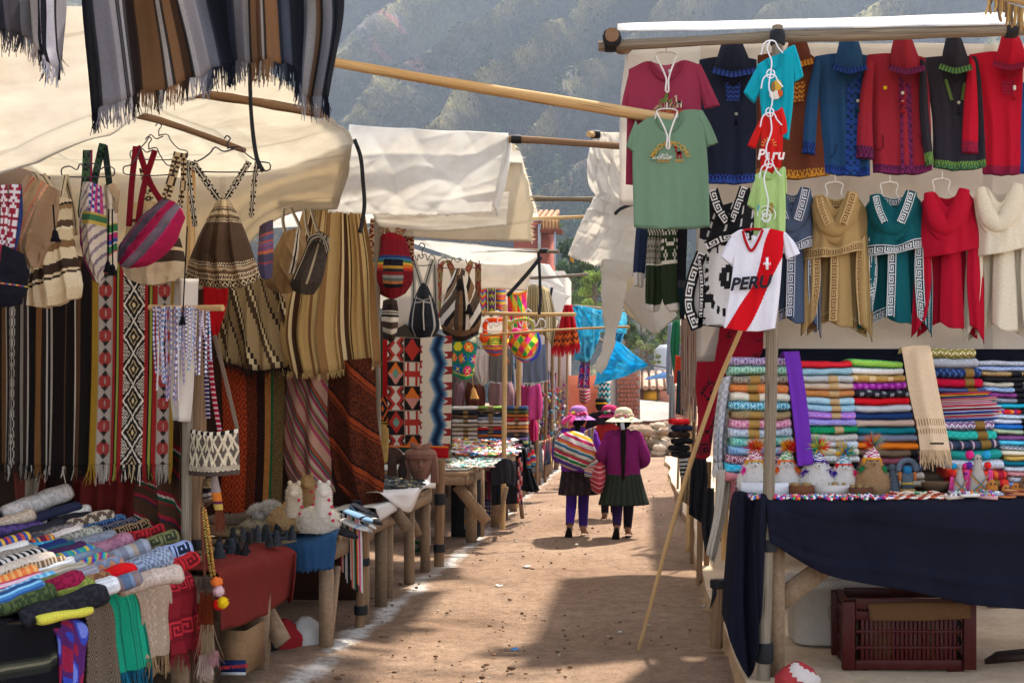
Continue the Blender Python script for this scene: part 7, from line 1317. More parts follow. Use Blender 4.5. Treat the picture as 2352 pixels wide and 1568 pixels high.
# ================================================================ BLANKETS AND TRINKETS ON THE KERB SIDE TABLE
ORD=['topmost','second from top','third from top','fourth from top','fifth from top','sixth from top','seventh from top','eighth from top','ninth from top','tenth from top','eleventh from top','twelfth from top','thirteenth from top','fourteenth from top','fifteenth from top','sixteenth from top','seventeenth from top','18th from top','19th from top','20th from top','21st from top','22nd from top','23rd from top','24th from top']
TZ=1.07
def D(a,b,nx=13,ny=8):return diamonds(a,b,nx,ny,.5,2)
def K2(a,b,n=9):return speck(a,b,.5,n)
def Z(*c,nx=7,ny=7):return zigzag(list(c),nx,ny,.5)
def WV(a,b):return lambda S,T:np.where((((S*34+np.floor(T*20)*.5)%1)<.5)[...,None],H(a),H(b))
def KY(a,b,n=4):return lambda S,T:keyband(a,b,n)(np.clip((T*2.6)%1.0,0,.999),S)
def right_table():
 table('stall_table','wooden display table of the kerb side stall hidden by a navy cloth',.66,3.6,6.12,7.35,TZ-.01,legs=[(.72,6.2,0,0),(.72,7.28,0,0),(3.5,6.2,0,0),(3.5,7.28,0,0),(2.0,7.28,0,0)],braces=[(P(1768,1395,6.22),P(1895,1300,6.3),.11)],zb=.1,apron=False,seed=20)
 navy=plain('161724')
 cloth('table_cover','dark navy cloth draped over the front of the blanket table','tablecloth',[np.concatenate([[(.72,6.5,TZ+.006)],pts([(1762,1150),(1764,1200),(1770,1246)],6.05)]),np.concatenate([[(1.0,6.5,TZ+.006)],pts([(1880,1155),(1888,1240),(1905,1322)],6.04)]),np.concatenate([[(1.4,6.5,TZ+.006)],pts([(2070,1158),(2075,1260),(2085,1356)],6.06)]),np.concatenate([[(1.8,6.5,TZ+.006)],pts([(2230,1156),(2235,1280),(2240,1390)],6.04)]),np.concatenate([[(2.4,6.5,TZ+.006)],pts([(2480,1150),(2490,1280),(2500,1402)],6.06)])],90,60,navy,FELT,folds=[(.022,2.3,.8,2.5),(.006,7,1,3)],wrinkle=.05,seed=120,normal=(0,-1,.05),group='table covers')
 cloth('table_cover','navy cloth end hanging in deep folds behind the corner post','tablecloth',[np.concatenate([[(.56,6.6,TZ)],pts([(1682,1142),(1668,1290),(1660,1408)],6.3)]),np.concatenate([[(.60,6.4,TZ+.004)],pts([(1700,1140),(1690,1300),(1680,1478)],6.12)]),np.concatenate([[(.64,6.4,TZ+.004)],pts([(1726,1142),(1714,1320),(1722,1556)],6.2)]),np.concatenate([[(.70,6.4,TZ+.004)],pts([(1748,1146),(1742,1300),(1742,1470)],6.06)]),np.concatenate([[(.74,6.4,TZ+.004)],pts([(1775,1150),(1764,1240),(1752,1330)],6.14)])],60,50,navy,FELT,folds=[(.022,4,.6,.2)],seed=121,normal=(.1,-1,0),group='table covers')
 cloth('backing_sheet','navy cloth band behind the blanket stacks below the ponchos','curtain',[pts([(1690,800),(1690,1160)],7.5),pts([(2560,802),(2560,1160)],7.5)],20,8,plain('14141f'),FELT,seed=122,group='backing sheets of the stalls')
 g=G()
 for k in range(5):box(g,(2.1,6.86+.12*k,TZ+.05+.10*k),(2.9,.12,.1+.2*k*0+.1*k),H('5a4a3a'))
 o=g.build('display_rack',WOODC,off=(2.1,6.9,TZ),smooth=False);tag(o,'stepped wooden rack under the blanket stacks, nearly hidden','rack')
 stacks=[('behind the corner post',[(1682,1806),(1670,1826)],820,1106,'b08a4a',[(D('6f5a84','b3a3bc'),'lilac diamond'),(D('5f9a84','a9cdb8'),'mint green diamond'),(D('6a6258','a09688'),'taupe diamond'),(D('c06a34','d88a50',9,5),'burnt orange'),(K2('ddd2c0','d2c6b2'),'cream'),(D('2f7f9a','9cc8d4'),'teal and white diamond'),(K2('94805e','877352'),'khaki'),(D('b0607c','d6a3b4'),'pink diamond'),(D('8f9aa8','b8c0ca'),'pale blue grey diamond'),(D('4f9a8c','8ac4b4'),'seafoam diamond'),(D('5f84ac','8fb0cc',24,12),'cornflower check'),(D('742a3c','bca0a8'),'maroon diamond'),(Z('1f9ac0','59bcd8'),'turquoise'),(D('b06a70','c48288',20,12),'rose')],.28),('by the purple scarf',[(1832,1956),(1866,1974)],828,1062,'c8a878',[(KY('8d1218','c82430',5),'bright red key'),(WV('3f88a0','b4ccd2'),'teal and white knit'),(WV('8f9698','c4c6c6'),'white and grey knit'),(WV('a89078','cdbca8'),'beige knit'),(WV('9a5a2c','c48a52'),'copper knit'),(WV('7fa8c0','b8d0de'),'light blue knit'),(WV('6f9ab4','aacadb'),'sky blue knit'),(Z('8f6ac0','b08ad0','c070b4'),'violet and pink zigzag'),(D('7f74c0','a9a2dc',5,3),'lavender diamond'),(Z('0f7a4a','178a58',nx=10),'emerald green'),(D('a39c94','c4bdb4',9,5),'stone grey diamond'),(D('b0bac4','ccd4da',9,6),'pale blue white'),(D('c4b8a0','d4cab4',7,4),'cream diamond'),(D('b8bcb8','d4d4d0',12,6),'white')],.5),('under the cream scarf',[(1950,2070),(1972,2128)],826,1118,'4a3a30',[(KY('1f9a5a','8fc050',5),'lime green key'),(KY('a8acac','d4d4d2',5),'white key'),(checks(['b0884a','b0884a','d0b484'],9,6),'tan block'),(checks(['8a1c8c','a032a0','8a1c8c','b05ab0'],18,7),'bright purple block'),(checks(['22242a','2a2c34','22242a','8a8c92'],14,7),'charcoal block'),(plain('c01420'),'scarlet'),(plain('b4b8bc'),'light grey'),(plain('1b3460'),'navy'),(plain('b49a8a'),'sand pink'),(plain('0f6a74'),'deep teal'),(plain('6c7080'),'slate grey'),(plain('d8701c'),'orange'),(K2('6f5a48','645040'),'brown'),(K2('8f4a58','84424e'),'dusty rose'),(K2('3a4254','343c4c'),'dark slate'),(K2('b0a494','a69a8a'),'beige'),(K2('aaa090','a09684'),'light beige')],None),('beyond the cream scarf',[(2128,2238),(2190,2320)],800,1122,'8a6a34',[(Z('7a6f34','c0b890','7a6f34'),'olive zigzag'),(KY('c0c2c6','94969c',4),'grey motif'),(checks(['1d2a50','3a5a8c','1d2a50'],24,8),'navy block'),(plain('a80f30'),'crimson'),(plain('44527c'),'denim blue'),('thin',''),(Z('6a3a60','c8bcc8','8a7a90',nx=9),'purple zigzag'),(Z('1f9a8c','38b0a0',nx=8),'turquoise green'),(stripes([(4,'2a3446'),(1,'7a2a3a'),(1,'a8aab0'),(1,'7a2a3a'),(4,'333e52')],'s',5),'dark motif striped'),(WV('0f7a72','2f948a'),'sea green'),(D('a4a6ae','bcbec6',14,6),'pale grey'),(stripes([(2,'c8281c'),(1,'e0602a'),(2,'9a1c30'),(1,'d8402a')],'s',3),'flame red'),(stripes([(3,'b01428'),(1,'c83a2a')],'s',2),'wine red')],.62),('at the picture edge',[(2240,2370),(2318,2420)],828,1118,'222226',[(D('8a9098','b0b4ba'),'grey'),(Z('7f90b4','9caac8',nx=9),'lilac blue'),(D('4a3a24','c0a474',8,4),'gold diamond'),(plain('1d1d20'),'black'),(K2('a09a88','b4ae9c'),'beige green'),(Z('6f8fb8','9ab2d0',nx=9),'powder blue'),(K2('6a2a64','823f7c'),'plum'),(WV('4f5460','a4a8b0'),'grey knit'),(plain('1f9fb8'),'aqua'),(stripes([(2,'c8282c'),(1,'d8802a'),(1,'8a2a7a')],'s',4),'rainbow red'),(Z('8fb4d0','d0dce4',nx=8),'ice blue zigzag'),(K2('c4c6cc','b8bac2'),'white'),(plain('1f62ac'),'royal blue'),(WV('5f8a6a','c4c8a8'),'green dotted'),(K2('7a4a78','6e406c'),'mauve'),(plain('4fb4d0'),'bright sky blue'),(Z('4f5460','b8bac0',nx=10),'charcoal zigzag'),(plain('d4c8b0'),'cream'),(WV('a8843a','c8a860'),'golden'),(plain('0f6474'),'petrol'),(D('b0b2bc','c8cad2'),'silver'),(D('b06a6a','c89090'),'salmon'),(Z('8a8c94','c8c8cc',nx=9),'grey zigzag'),(D('4a6a94','a0b0c8'),'blue diamond')],.55)]
 sd=0
 for(where,us,v0,v1,bc,items,bl)in stacks:
  n=len(items);wts=np.array([1.0]*n)
  if n==13:wts[5]=2.9;wts[4]=.5
  if n==24:wts[:]=1
  e=np.concatenate([[0],np.cumsum(wts)])/wts.sum()
  rr=np.random.default_rng(len(where))
  for i,(c,nm)in enumerate(items):
   tt=(e[i]+e[i+1])/2;Y=6.95-.33*tt;v=v0+(v1-v0)*tt;ua=us[0][0]+(us[1][0]-us[0][0])*tt;ub=us[0][1]+(us[1][1]-us[0][1])*tt
   ua+=rr.normal(0,3);h=(v1-v0)*(e[i+1]-e[i])*Y/FPX
   if c=='thin':
    p=P(0,v,Y)[2];m=16;cols=['b0303a','d0a03a','44527c','c86a7a','b89a8a','d890a4','c8a8b0','d8505a','dcd4d4','8a2a3a','a4b4d0','3a3a90','b0a890','c84a6a','9aa0b4','2a4a9a']
    nms=['wine','yellow','denim','rose','sand','baby pink','dusty lilac','coral','white','burgundy','ice blue','indigo','oat','raspberry','pewter','cobalt']
    for k in range(m):
     hh=h/m;z=p+h/2-hh*(k+.5);x0,x1=P(ua+rr.normal(0,4),v,Y)[0],P(ub+rr.normal(0,6)+k*2,v,Y)[0]
     o=roll('folded_scarf',f'thin {nms[k]} folded scarf, {ORD[k]} in the thin pile beyond the cream scarf',((x0+x1)/2,Y+.08,z),(1,0,.04),x1-x0,.26,hh*1.0,stripes([(3,cols[k]),(1,cols[(k+3)%m])],'t',3),WOOL,'thin folded scarves',seed=400+k,nu=10,na=14,cat='scarf');continue
    continue
   a,b=P(ua,v,Y),P(ub,v,Y);cen=(a+b)/2;cen[1]+=.12
   band=None
   if bl and nm not in('cream knit','scarlet')and rr.random()<.62 and i>0:band=(bl+.02,bl+.2,bc)
   if n==17 and i in(12,13):band=(.84,.97,'22201f')
   roll('rolled_blanket',f'{nm} folded blanket, {ORD[i]}, stack {where}' if not nm.split()[-1]in('scarlet','navy','cream','orange','crimson','black','aqua')else f'plain {nm} folded blanket, {ORD[i]}, stack {where}',cen,(1,rr.normal(0,.02),rr.normal(0,.015)),b[0]-a[0],.30+rr.normal(0,.01),h*1.16,c,WOOL,'folded blankets on the display table',band=band,seed=sd,nu=70,na=26,bend=-.004);sd+=1
 cloth('hanging_scarf','plain purple scarf draped down over the blanket stacks','scarf',[pts([(1790,822,6.9),(1800,812,6.72),(1814,900,6.58),(1826,1000,6.42),(1832,1070,6.34)]),pts([(1835,818,6.9),(1836,811,6.72),(1850,900,6.58),(1862,1000,6.42),(1868,1066,6.34)])],14,40,plain('6a2fa0'),TEE,folds=[(.006,1,.5,0)],seed=130,normal=(0,-1,.2),group='scarves draped over the blanket stacks',solid=.008)
 def crm(S,T):
  c=np.broadcast_to(H('cdb190'),S.shape+(3,)).copy();m=((T>.79)&(T<.83))|((T>.86)&(T<.89));k=((S*12)%1<.35);c[m&k]=H('8d6a48');return c
 cloth('hanging_scarf','long cream alpaca scarf with knotted fringe draped over the blanket stacks','scarf',[pts([(2062,812,6.95),(2070,800,6.75),(2088,900,6.52),(2108,990,6.4),(2114,1034,6.34)]),pts([(2100,806,6.93),(2104,797,6.72),(2122,900,6.48),(2142,990,6.36),(2150,1034,6.3)]),pts([(2130,812,6.95),(2136,796,6.75),(2156,900,6.52),(2174,990,6.4),(2182,1034,6.34)])],60,90,crm,WOOL,fr=dict(len=.075,n=80,col=H('bfa27e'),seed=6,w=.007,spread=.012,down=(.1,-.1,-1)),folds=[(.006,1.5,.5,0)],seed=131,normal=(0,-1,.2),group='scarves draped over the blanket stacks',extra=[('woven_label',lambda g,V:box(g,P(2152,1018,6.28),(.075,.004,.01),H('221c1c')),TEE)])
right_table()
def plush(name,label,u,v,w,h,Y,fur,hat,yarn,toy=None,seed=0):
 """fluffy sitting toy alpaca with a knitted hat, ear flaps and yarn tassels"""
 s=Y/FPX;b=P(u,v,Y);b[2]=TZ+.012;W_,Hh=w*s*1.14,h*s*1.04;fc=H(fur);g=G();r=np.random.default_rng(seed)
 loft(g,[(b,W_*.45,W_*.38),(b+[0,0,Hh*.18],W_*.53,W_*.45),(b+[0,0,Hh*.42],W_*.49,W_*.42),(b+[0,0,Hh*.62],W_*.38,W_*.34),(b+[0,0,Hh*.82],W_*.28,W_*.27),(b+[0,0,Hh*.97],W_*.12,W_*.12)],20,fc,seg=24,wave=lambda t,a:1+.04*np.sin(a*5+t*13)+.03*np.sin(a*9-t*20))
 t=thing(name,label,'toy alpaca',b,'fluffy toy alpacas on the trinket table');g.build('body',FUR,t)
 n=1300;tt=r.random(n);a=r.uniform(0,2*PI,n);rad=np.interp(tt,[0,.18,.42,.62,.82,1],[.45,.53,.49,.38,.28,.1])*W_
 d=np.stack([np.cos(a),.85*np.sin(a),.25+0*a],1);base=b+np.stack([rad*np.cos(a),rad*.85*np.sin(a),tt*Hh*.97],1);g=G();hairs(g,base,d,W_*.09,fc,seed,W_*.02,.25,.45);g.build('fur',FUR,t,kind='stuff',smooth=False)
 f=b+[0,-W_*.31,Hh*.76];g=G();blob(g,f,(W_*.09,W_*.1,W_*.075),fc*.95,10,7);g.build('muzzle',FUR,t)
 for q in(-1,1):g=G();blob(g,f+[q*W_*.1,-W_*.02,W_*.09],W_*.025,H('151010'),8,6);g.build('eye',BEAD,t)
 g=G();blob(g,f+[0,-W_*.1,W_*.01],(W_*.03,W_*.02,W_*.02),H('2a2020'),8,6);g.build('nose',BEAD,t)
 top=b+[0,0,Hh*.86];hc=H('d8d4cc')
 g=G();loft(g,[(top,W_*.27,W_*.26),(top+[0,0,Hh*.1],W_*.24,W_*.23),(top+[W_*.02,0,Hh*.22],W_*.14,W_*.14),(top+[W_*.04,0,Hh*.32],W_*.05,W_*.05)],22,lambda S,T:np.where((T<.16)[...,None],H(hat),diamonds('d8d4cc',['2a8aa8','a82a6a','3a9a4a','2a3a8a'][seed%4],7,2.5,.5,2)(S,T)),seg=14);g.build('hat',KNIT,t)
 tip=top+[W_*.06,0,Hh*.34]
 for k,c in enumerate(yarn[:3]):
  g=G();d=r.normal(0,1,(110,3))+[(k-1)*.9,0,.9];d/=np.linalg.norm(d,axis=1)[:,None];hairs(g,np.repeat(tip[None],110,0),d,W_*.4,H(c),k,W_*.045,0,.25);g.build('tassel',WOOL,t,smooth=False)
 for k,q in enumerate((-1,1)):
  g=G();sheet(g,[np.array([top+[q*W_*.2,-W_*.16,W_*.02],top+[q*W_*.27,-W_*.17,-W_*.2]]),np.array([top+[q*W_*.27,0,W_*.02],top+[q*W_*.31,-W_*.04,-W_*.2]])],4,5,H(hat));g.build('ear_flap',KNIT,t,solid=.006)
  e=top+[q*W_*.30,-W_*.18,-W_*.2];g=G();d=r.normal(0,.5,(70,3))+[q*.2,-.2,-1];d/=np.linalg.norm(d,axis=1)[:,None];hairs(g,np.repeat(e[None],70,0),d,W_*.26,H(yarn[3+k]),k,W_*.045,.1,.25);g.build('tassel',WOOL,t,smooth=False)
 return t
def trinkets():
 plush('toy_alpaca','white toy alpaca with a yellow rimmed hat and pink pompom, just before the corner post',1732,1112,66,84,6.42,'f0ece6','c88a1c',['d81c1c','e0a01c','d0341c','e02a9a','d0e03a'],seed=1)
 plush('toy_alpaca','white toy alpaca with an orange rimmed hat and orange ear tassels',1806,1112,62,84,6.42,'f0ece6','e0641c',['e0b01c','d81c1c','d8281c','e0641c','e06a1c'],seed=2)
 plush('toy_alpaca','white toy alpaca with a dark violet rimmed hat and orange pompoms',1876,1108,76,84,6.4,'f0ece6','4a1f84',['2aa88a','e0c81c','d81c2c','4a1f84','4a1f84'],seed=3)
 plush('toy_alpaca','white toy alpaca with a red rimmed hat, blue yarn tuft and red neck tassel',1938,1108,62,76,6.4,'f0ece6','c81c24',['e0b01c','1c8ad0','2a9a5a','3a2a9a','e02a6a'],seed=4)
 plush('toy_alpaca','brown curly toy alpaca with green and pink tassels',2002,1124,68,92,6.36,'b8946c','d8921c',['d81c2c','e0a01c','3aa0a0','1f7a4a','1f8a4a'],seed=5)
 Y=6.22
 def tz(u,Yy=Y):return np.array([(u-CU)*Yy/FPX,Yy,TZ+.012])
 def tray(label,u0,u1,h,c,jars,Yy,mat,ncomp):
  a,b=tz(u0,Yy),tz(u1,Yy);w=b[0]-a[0];t=thing('tray',label,'box',(a+b)/2,'small display boxes');c=H(c)
  g=G();box(g,(a+b)/2+[0,.07,.006],(w,.15,.012),c);g.build('tray_floor',mat,t,smooth=False)
  for(dx,dy,sx,sy)in((0,0,w,.008),(0,.15,w,.008),(-w/2,.075,.008,.15),(w/2,.075,.008,.15)):g=G();box(g,(a+b)/2+[dx,dy,h/2],(sx,sy,h),c);g.build('side_panel',mat,t,smooth=False)
  for k in range(1,ncomp):g=G();box(g,a+[w*k/ncomp,.075,h*.45],(.005,.14,h*.8),c*.9);g.build('divider',mat,t,smooth=False)
  for k in range(jars):
   q=a+[w*(k+.5)/jars,.06,.012];r_=w/jars*.38;g=G();loft(g,[(q,r_,r_),(q+[0,0,h*.75],r_,r_)],14,H(['8a6a5a','6a7a4a','a08a6a'][k%3]));g.build('jar',BEAD,t)
   g=G();loft(g,[(q+[0,0,h*.75],r_*1.05,r_*1.05),(q+[0,0,h*1.0],r_*1.05,r_*1.05)],14,H('9a7a4a'));g.build('jar_lid',HARD,t)
 tray('white plastic compartment box half behind the corner post',1706,1810,.075,'d4d4d8',0,6.26,HARD,4)
 tray('brown card box holding two small round jars',1816,1868,.06,'6a4028',2,6.24,STONE,2)
 tray('clear box with amber and brown trinkets behind the bead bracelets',1874,1950,.06,'b8b0a8',4,6.28,BEAD,5)
 tray('brown box with gold lidded jars before the brown toy alpaca',1954,2004,.05,'5a3826',3,6.24,STONE,3)
 pal=['c8202a','dcdcdc','2a6ac0','d87a2a','7a3aa0','e0e0d8','d82a7a','2a9a6a','e8e4dc','1d2a50']
 r=np.random.default_rng(33);side=['by the white plastic box','just past the corner post','before the jar box','before the amber box','under the violet hat alpaca','before the red rimmed hat alpaca','before the brown toy alpaca','beside the braided bracelets']
 k=0
 for i in range(8):
  for j in range(5):
   u=1742+i*42+r.uniform(-14,14);Yy=6.12+.022*j+r.uniform(-.01,.01);c=tz(u,Yy)+[0,0,.004+.006*(j%2)];R_=r.uniform(.028,.04);g=G();n=15;c0=int(r.integers(10))
   for q in range(n):
    a=2*PI*q/n;blob(g,c+[R_*math.cos(a),R_*.9*math.sin(a),.004*math.sin(3*a+i)],.0085*r.uniform(.8,1.2),H(pal[(c0+q*(1+i%3))%10]),7,5)
   o=g.build('bead_bracelet',BEAD,off=c);tag(o,f'bead bracelet, {["frontmost", "second", "middle", "fourth", "rearmost"][j]} of five in the heap {side[i]}','bracelet','bead bracelets on the navy cloth');k+=1
 cols=['b0402c','c05a34','9a3a2a','c86a44','a84a30','b8b0a0','c04a34','8a3a2a','3a8a5a']
 for i in range(14):
  u=2040+9.2*i+r.uniform(-3,3);c=tz(u,6.13+.03*(i%3))+[0,0,.006+.010*((i*7)%3)];R_=.036;c1,c2=H(cols[i%9]),H(['e0d8d0','c8a890','d8c0a8'][i%3]);g=G()
  p=np.array([c+[R_*math.cos(a),R_*.9*math.sin(a),.003*math.sin(2*a+i)]for a in np.linspace(0,2*PI,26)]);tube(g,p,.0075,6,lambda S,T:np.where((((T*22+S)%1)<.4)[...,None],c2,c1),cap=False)
  o=g.build('braided_bracelet',WOOL,off=c);tag(o,f'red braided bracelet, {ORD[i].replace(" from top", "").replace("topmost", "first")} along the pile past the bead bracelets','bracelet','braided bracelets on the navy cloth')
 names=['with a pink edge','with a grey print','tipped on its side','with rainbow beads','full of white beads','with a brown card','nearest the braided bracelets','lying flat at the back','beside the round coasters']
 for i in range(9):
  c=tz(2186+14*i+r.uniform(-4,4),6.13+.05*(i%3))+[0,0,.01+.012*(i%2)];a=r.uniform(-.4,.4);X=np.array([math.cos(a),math.sin(a),r.uniform(-.1,.1)]);g=G()
  box(g,c,(.10,.06,.014),H(['b8a89c','c4c4c8','a86a6a','d0ccc4','dcdcdc','8a6a54','b88a8a','a0a8b0','c8b0a0'][i]),(X,np.array([-X[1],X[0],.15]),np.array([0,0,1.])))
  for q in range(10):blob(g,c+[r.uniform(-.045,.045),r.uniform(-.025,.025),.009],.008,H(pal[q]),6,4)
  o=g.build('trinket_packet',BEAD,off=c,smooth=False);tag(o,f'clear packet of small trinkets {names[i]}','packet','plastic packets of trinkets')
 for i,(u,dy,c1,c2)in enumerate([(2312,0,'c07a4a','8a3a2a'),(2335,.03,'b06a5a','c8a06a'),(2350,.0,'c88a5a','9a4a3a'),(2322,.07,'a85a3a','d0a878'),(2365,.05,'b87a4a','7a3a2a')]):
  c=tz(u,6.14+dy)+[0,0,.006+.008*i];g=G();loft(g,[(c,.05,.042),(c+[0,0,.008],.05,.042)],20,H(c1));loft(g,[(c+[0,0,.0085],.034,.028),(c+[0,0,.010],.034,.028)],18,H(c2))
  o=g.build('coaster',WOOL,off=c);tag(o,['tan round coaster with dark red centre on the front edge','rose coaster with a tan centre overlapping its neighbours','tan coaster cut by the picture edge','rust coaster with pale centre behind the others','brown coaster behind the one cut by the edge'][i],'coaster','round woven coasters')
 for i,(u,w,h,c,l)in enumerate([(2278,30,38,'a8682c','carved gourd owl with small owls at its foot'),(2312,26,26,'b87434','small carved gourd owl in the middle'),(2334,26,30,'b06a2a','carved gourd owl next to the dark nativity gourd'),(2352,26,44,'6a4a34','dark painted nativity gourd at the picture edge')]):
  b=tz(u,6.3);s=6.3/FPX;g=G();loft(g,[(b,w*s*.42,w*s*.4),(b+[0,0,h*s*.3],w*s*.52,w*s*.48),(b+[0,0,h*s*.75],w*s*.4,w*s*.38),(b+[0,0,h*s],w*s*.12,w*s*.1)],18,over(speck(c,c,.5),(0,1,.3,.36,plain('5a2f18')),(0,1,.6,.64,plain('5a2f18'))),seg=16)
  t=thing('gourd_owl',l,'ornament',b,'carved gourds');g.build('body',STONE,t)
  for q in(-1,1):g=G();blob(g,b+[q*w*s*.16,-w*s*.36,h*s*.74],w*s*.09,H('2a1810'),8,6);g.build('eye',BEAD,t)
 b=tz(2084,6.42);s=6.42/FPX;t=thing('tumi_idol','grey ceremonial idol figure with a round fan crown and gold belt','figurine',b)
 for nm,f,c in(('base',lambda g:loft(g,[(b,.05,.04),(b+[0,0,.03],.045,.035)],14,H('9a7a3a')),0),('torso',lambda g:box(g,b+[0,0,.075],(.06,.03,.09),H('4f5a64')),0),('belt',lambda g:box(g,b+[0,-.002,.06],(.066,.034,.012),H('b0903a')),0),('head',lambda g:blob(g,b+[0,-.005,.135],(.026,.022,.026),H('1f6a94'),12,8),0),('fan_crown',lambda g:tube(g,[b+[.05*math.cos(a),0,.14+.05*math.sin(a)]for a in np.linspace(-.2,PI+.2,20)],.016,8,H('56626e')),0)):
  g=G();f(g);g.build(nm,STONE,t)
 for q in(-1,1):g=G();box(g,b+[q*.042,0,.10],(.018,.02,.05),H('b0683a'));g.build('arm',STONE,t)
 b=tz(2050,6.45);g=G();loft(g,[(b,.05,.045),(b+[0,0,.05],.04,.04),(b+[.005,0,.09],.03,.03),(b+[.0,0,.125],.018,.018),(b+[0,0,.15],.03,.025),(b+[0,0,.17],.008,.008)],14,H('4a525a'),seg=18);o=g.build('stone_idol',STONE,off=b);tag(o,'dark grey stone idol standing beside the fan crowned one','figurine')
 b=tz(2150,6.45)+[0,0,.05];g=G();loft(g,[(b+[0,.03,-.045],.02,.02),(b+[0,.02,-.03],.06,.05),(b+[0,0,0],.085,.06),(b+[0,-.015,.02],.088,.05),(b+[0,-.01,.015],.075,.04),(b+[0,.01,-.02],.05,.03)],24,H('6a5038'),seg=18);o=g.build('wooden_bowl',WOODC,off=b);tag(o,'tilted brown bowl leaning on the beige blankets','bowl')
 for i,(u,h,l)in enumerate([(2204,66,'smaller white llama ornament in rainbow straps and pompoms'),(2246,92,'taller white llama ornament with crossed rainbow straps and pink tassels')]):
  b=tz(u,6.4);s=6.4/FPX;w=h*.55*s;hh=h*s;t=thing('llama_ornament',l,'ornament',b,'dressed llama ornaments');rr=np.random.default_rng(i)
  g=G();loft(g,[(b+[0,0,0],w*.5,w*.4),(b+[0,0,hh*.3],w*.45,w*.36),(b+[0,0,hh*.55],w*.26,w*.24),(b+[0,0,hh*.8],w*.17,w*.17),(b+[0,-w*.05,hh*.95],w*.16,w*.18),(b+[0,0,hh],w*.05,w*.05)],16,H('d4ccc0'),seg=18);g.build('body',FUR,t)
  for q in(-1,1):
   g=G();ribbon(g,[b+[q*w*.4,-w*.3,hh*.5],b+[0,-w*.48,hh*.25],b+[-q*w*.4,-w*.40,hh*.05]],.012,stripes([(1,'c8202a'),(1,'e0b01c'),(1,'2a7a3a'),(1,'2a4aa0')],'s'),10,4,side=(0,0,1));g.build('strap',WOOL,t)
   g=G();blob(g,b+[q*w*.38,-w*.05,hh*.98],w*.2,H(['2a9ac8','d82a7a'][(i+(q>0))%2]),12,8,i,.1);g.build('pompom',WOOL,t)
   g=G();blob(g,b+[q*w*.42,-w*.1,hh*.72],w*.17,H(['d8302a','5a2a8a'][(i+(q>0))%2]),12,8,i,.1);g.build('pompom',WOOL,t)
   g=G();fringe(g,[b+[q*w*.42,-w*.2,hh*.62],b+[q*w*.62,-w*.15,hh*.62]],hh*.45,30,H('d84a8a'),i,.004,.006);g.build('tassel',WOOL,t)
  for q in(-1,1):g=G();blob(g,b+[q*w*.08,-w*.22,hh*.9],w*.04,H('151010'),7,5);g.build('eye',BEAD,t)
trinkets()
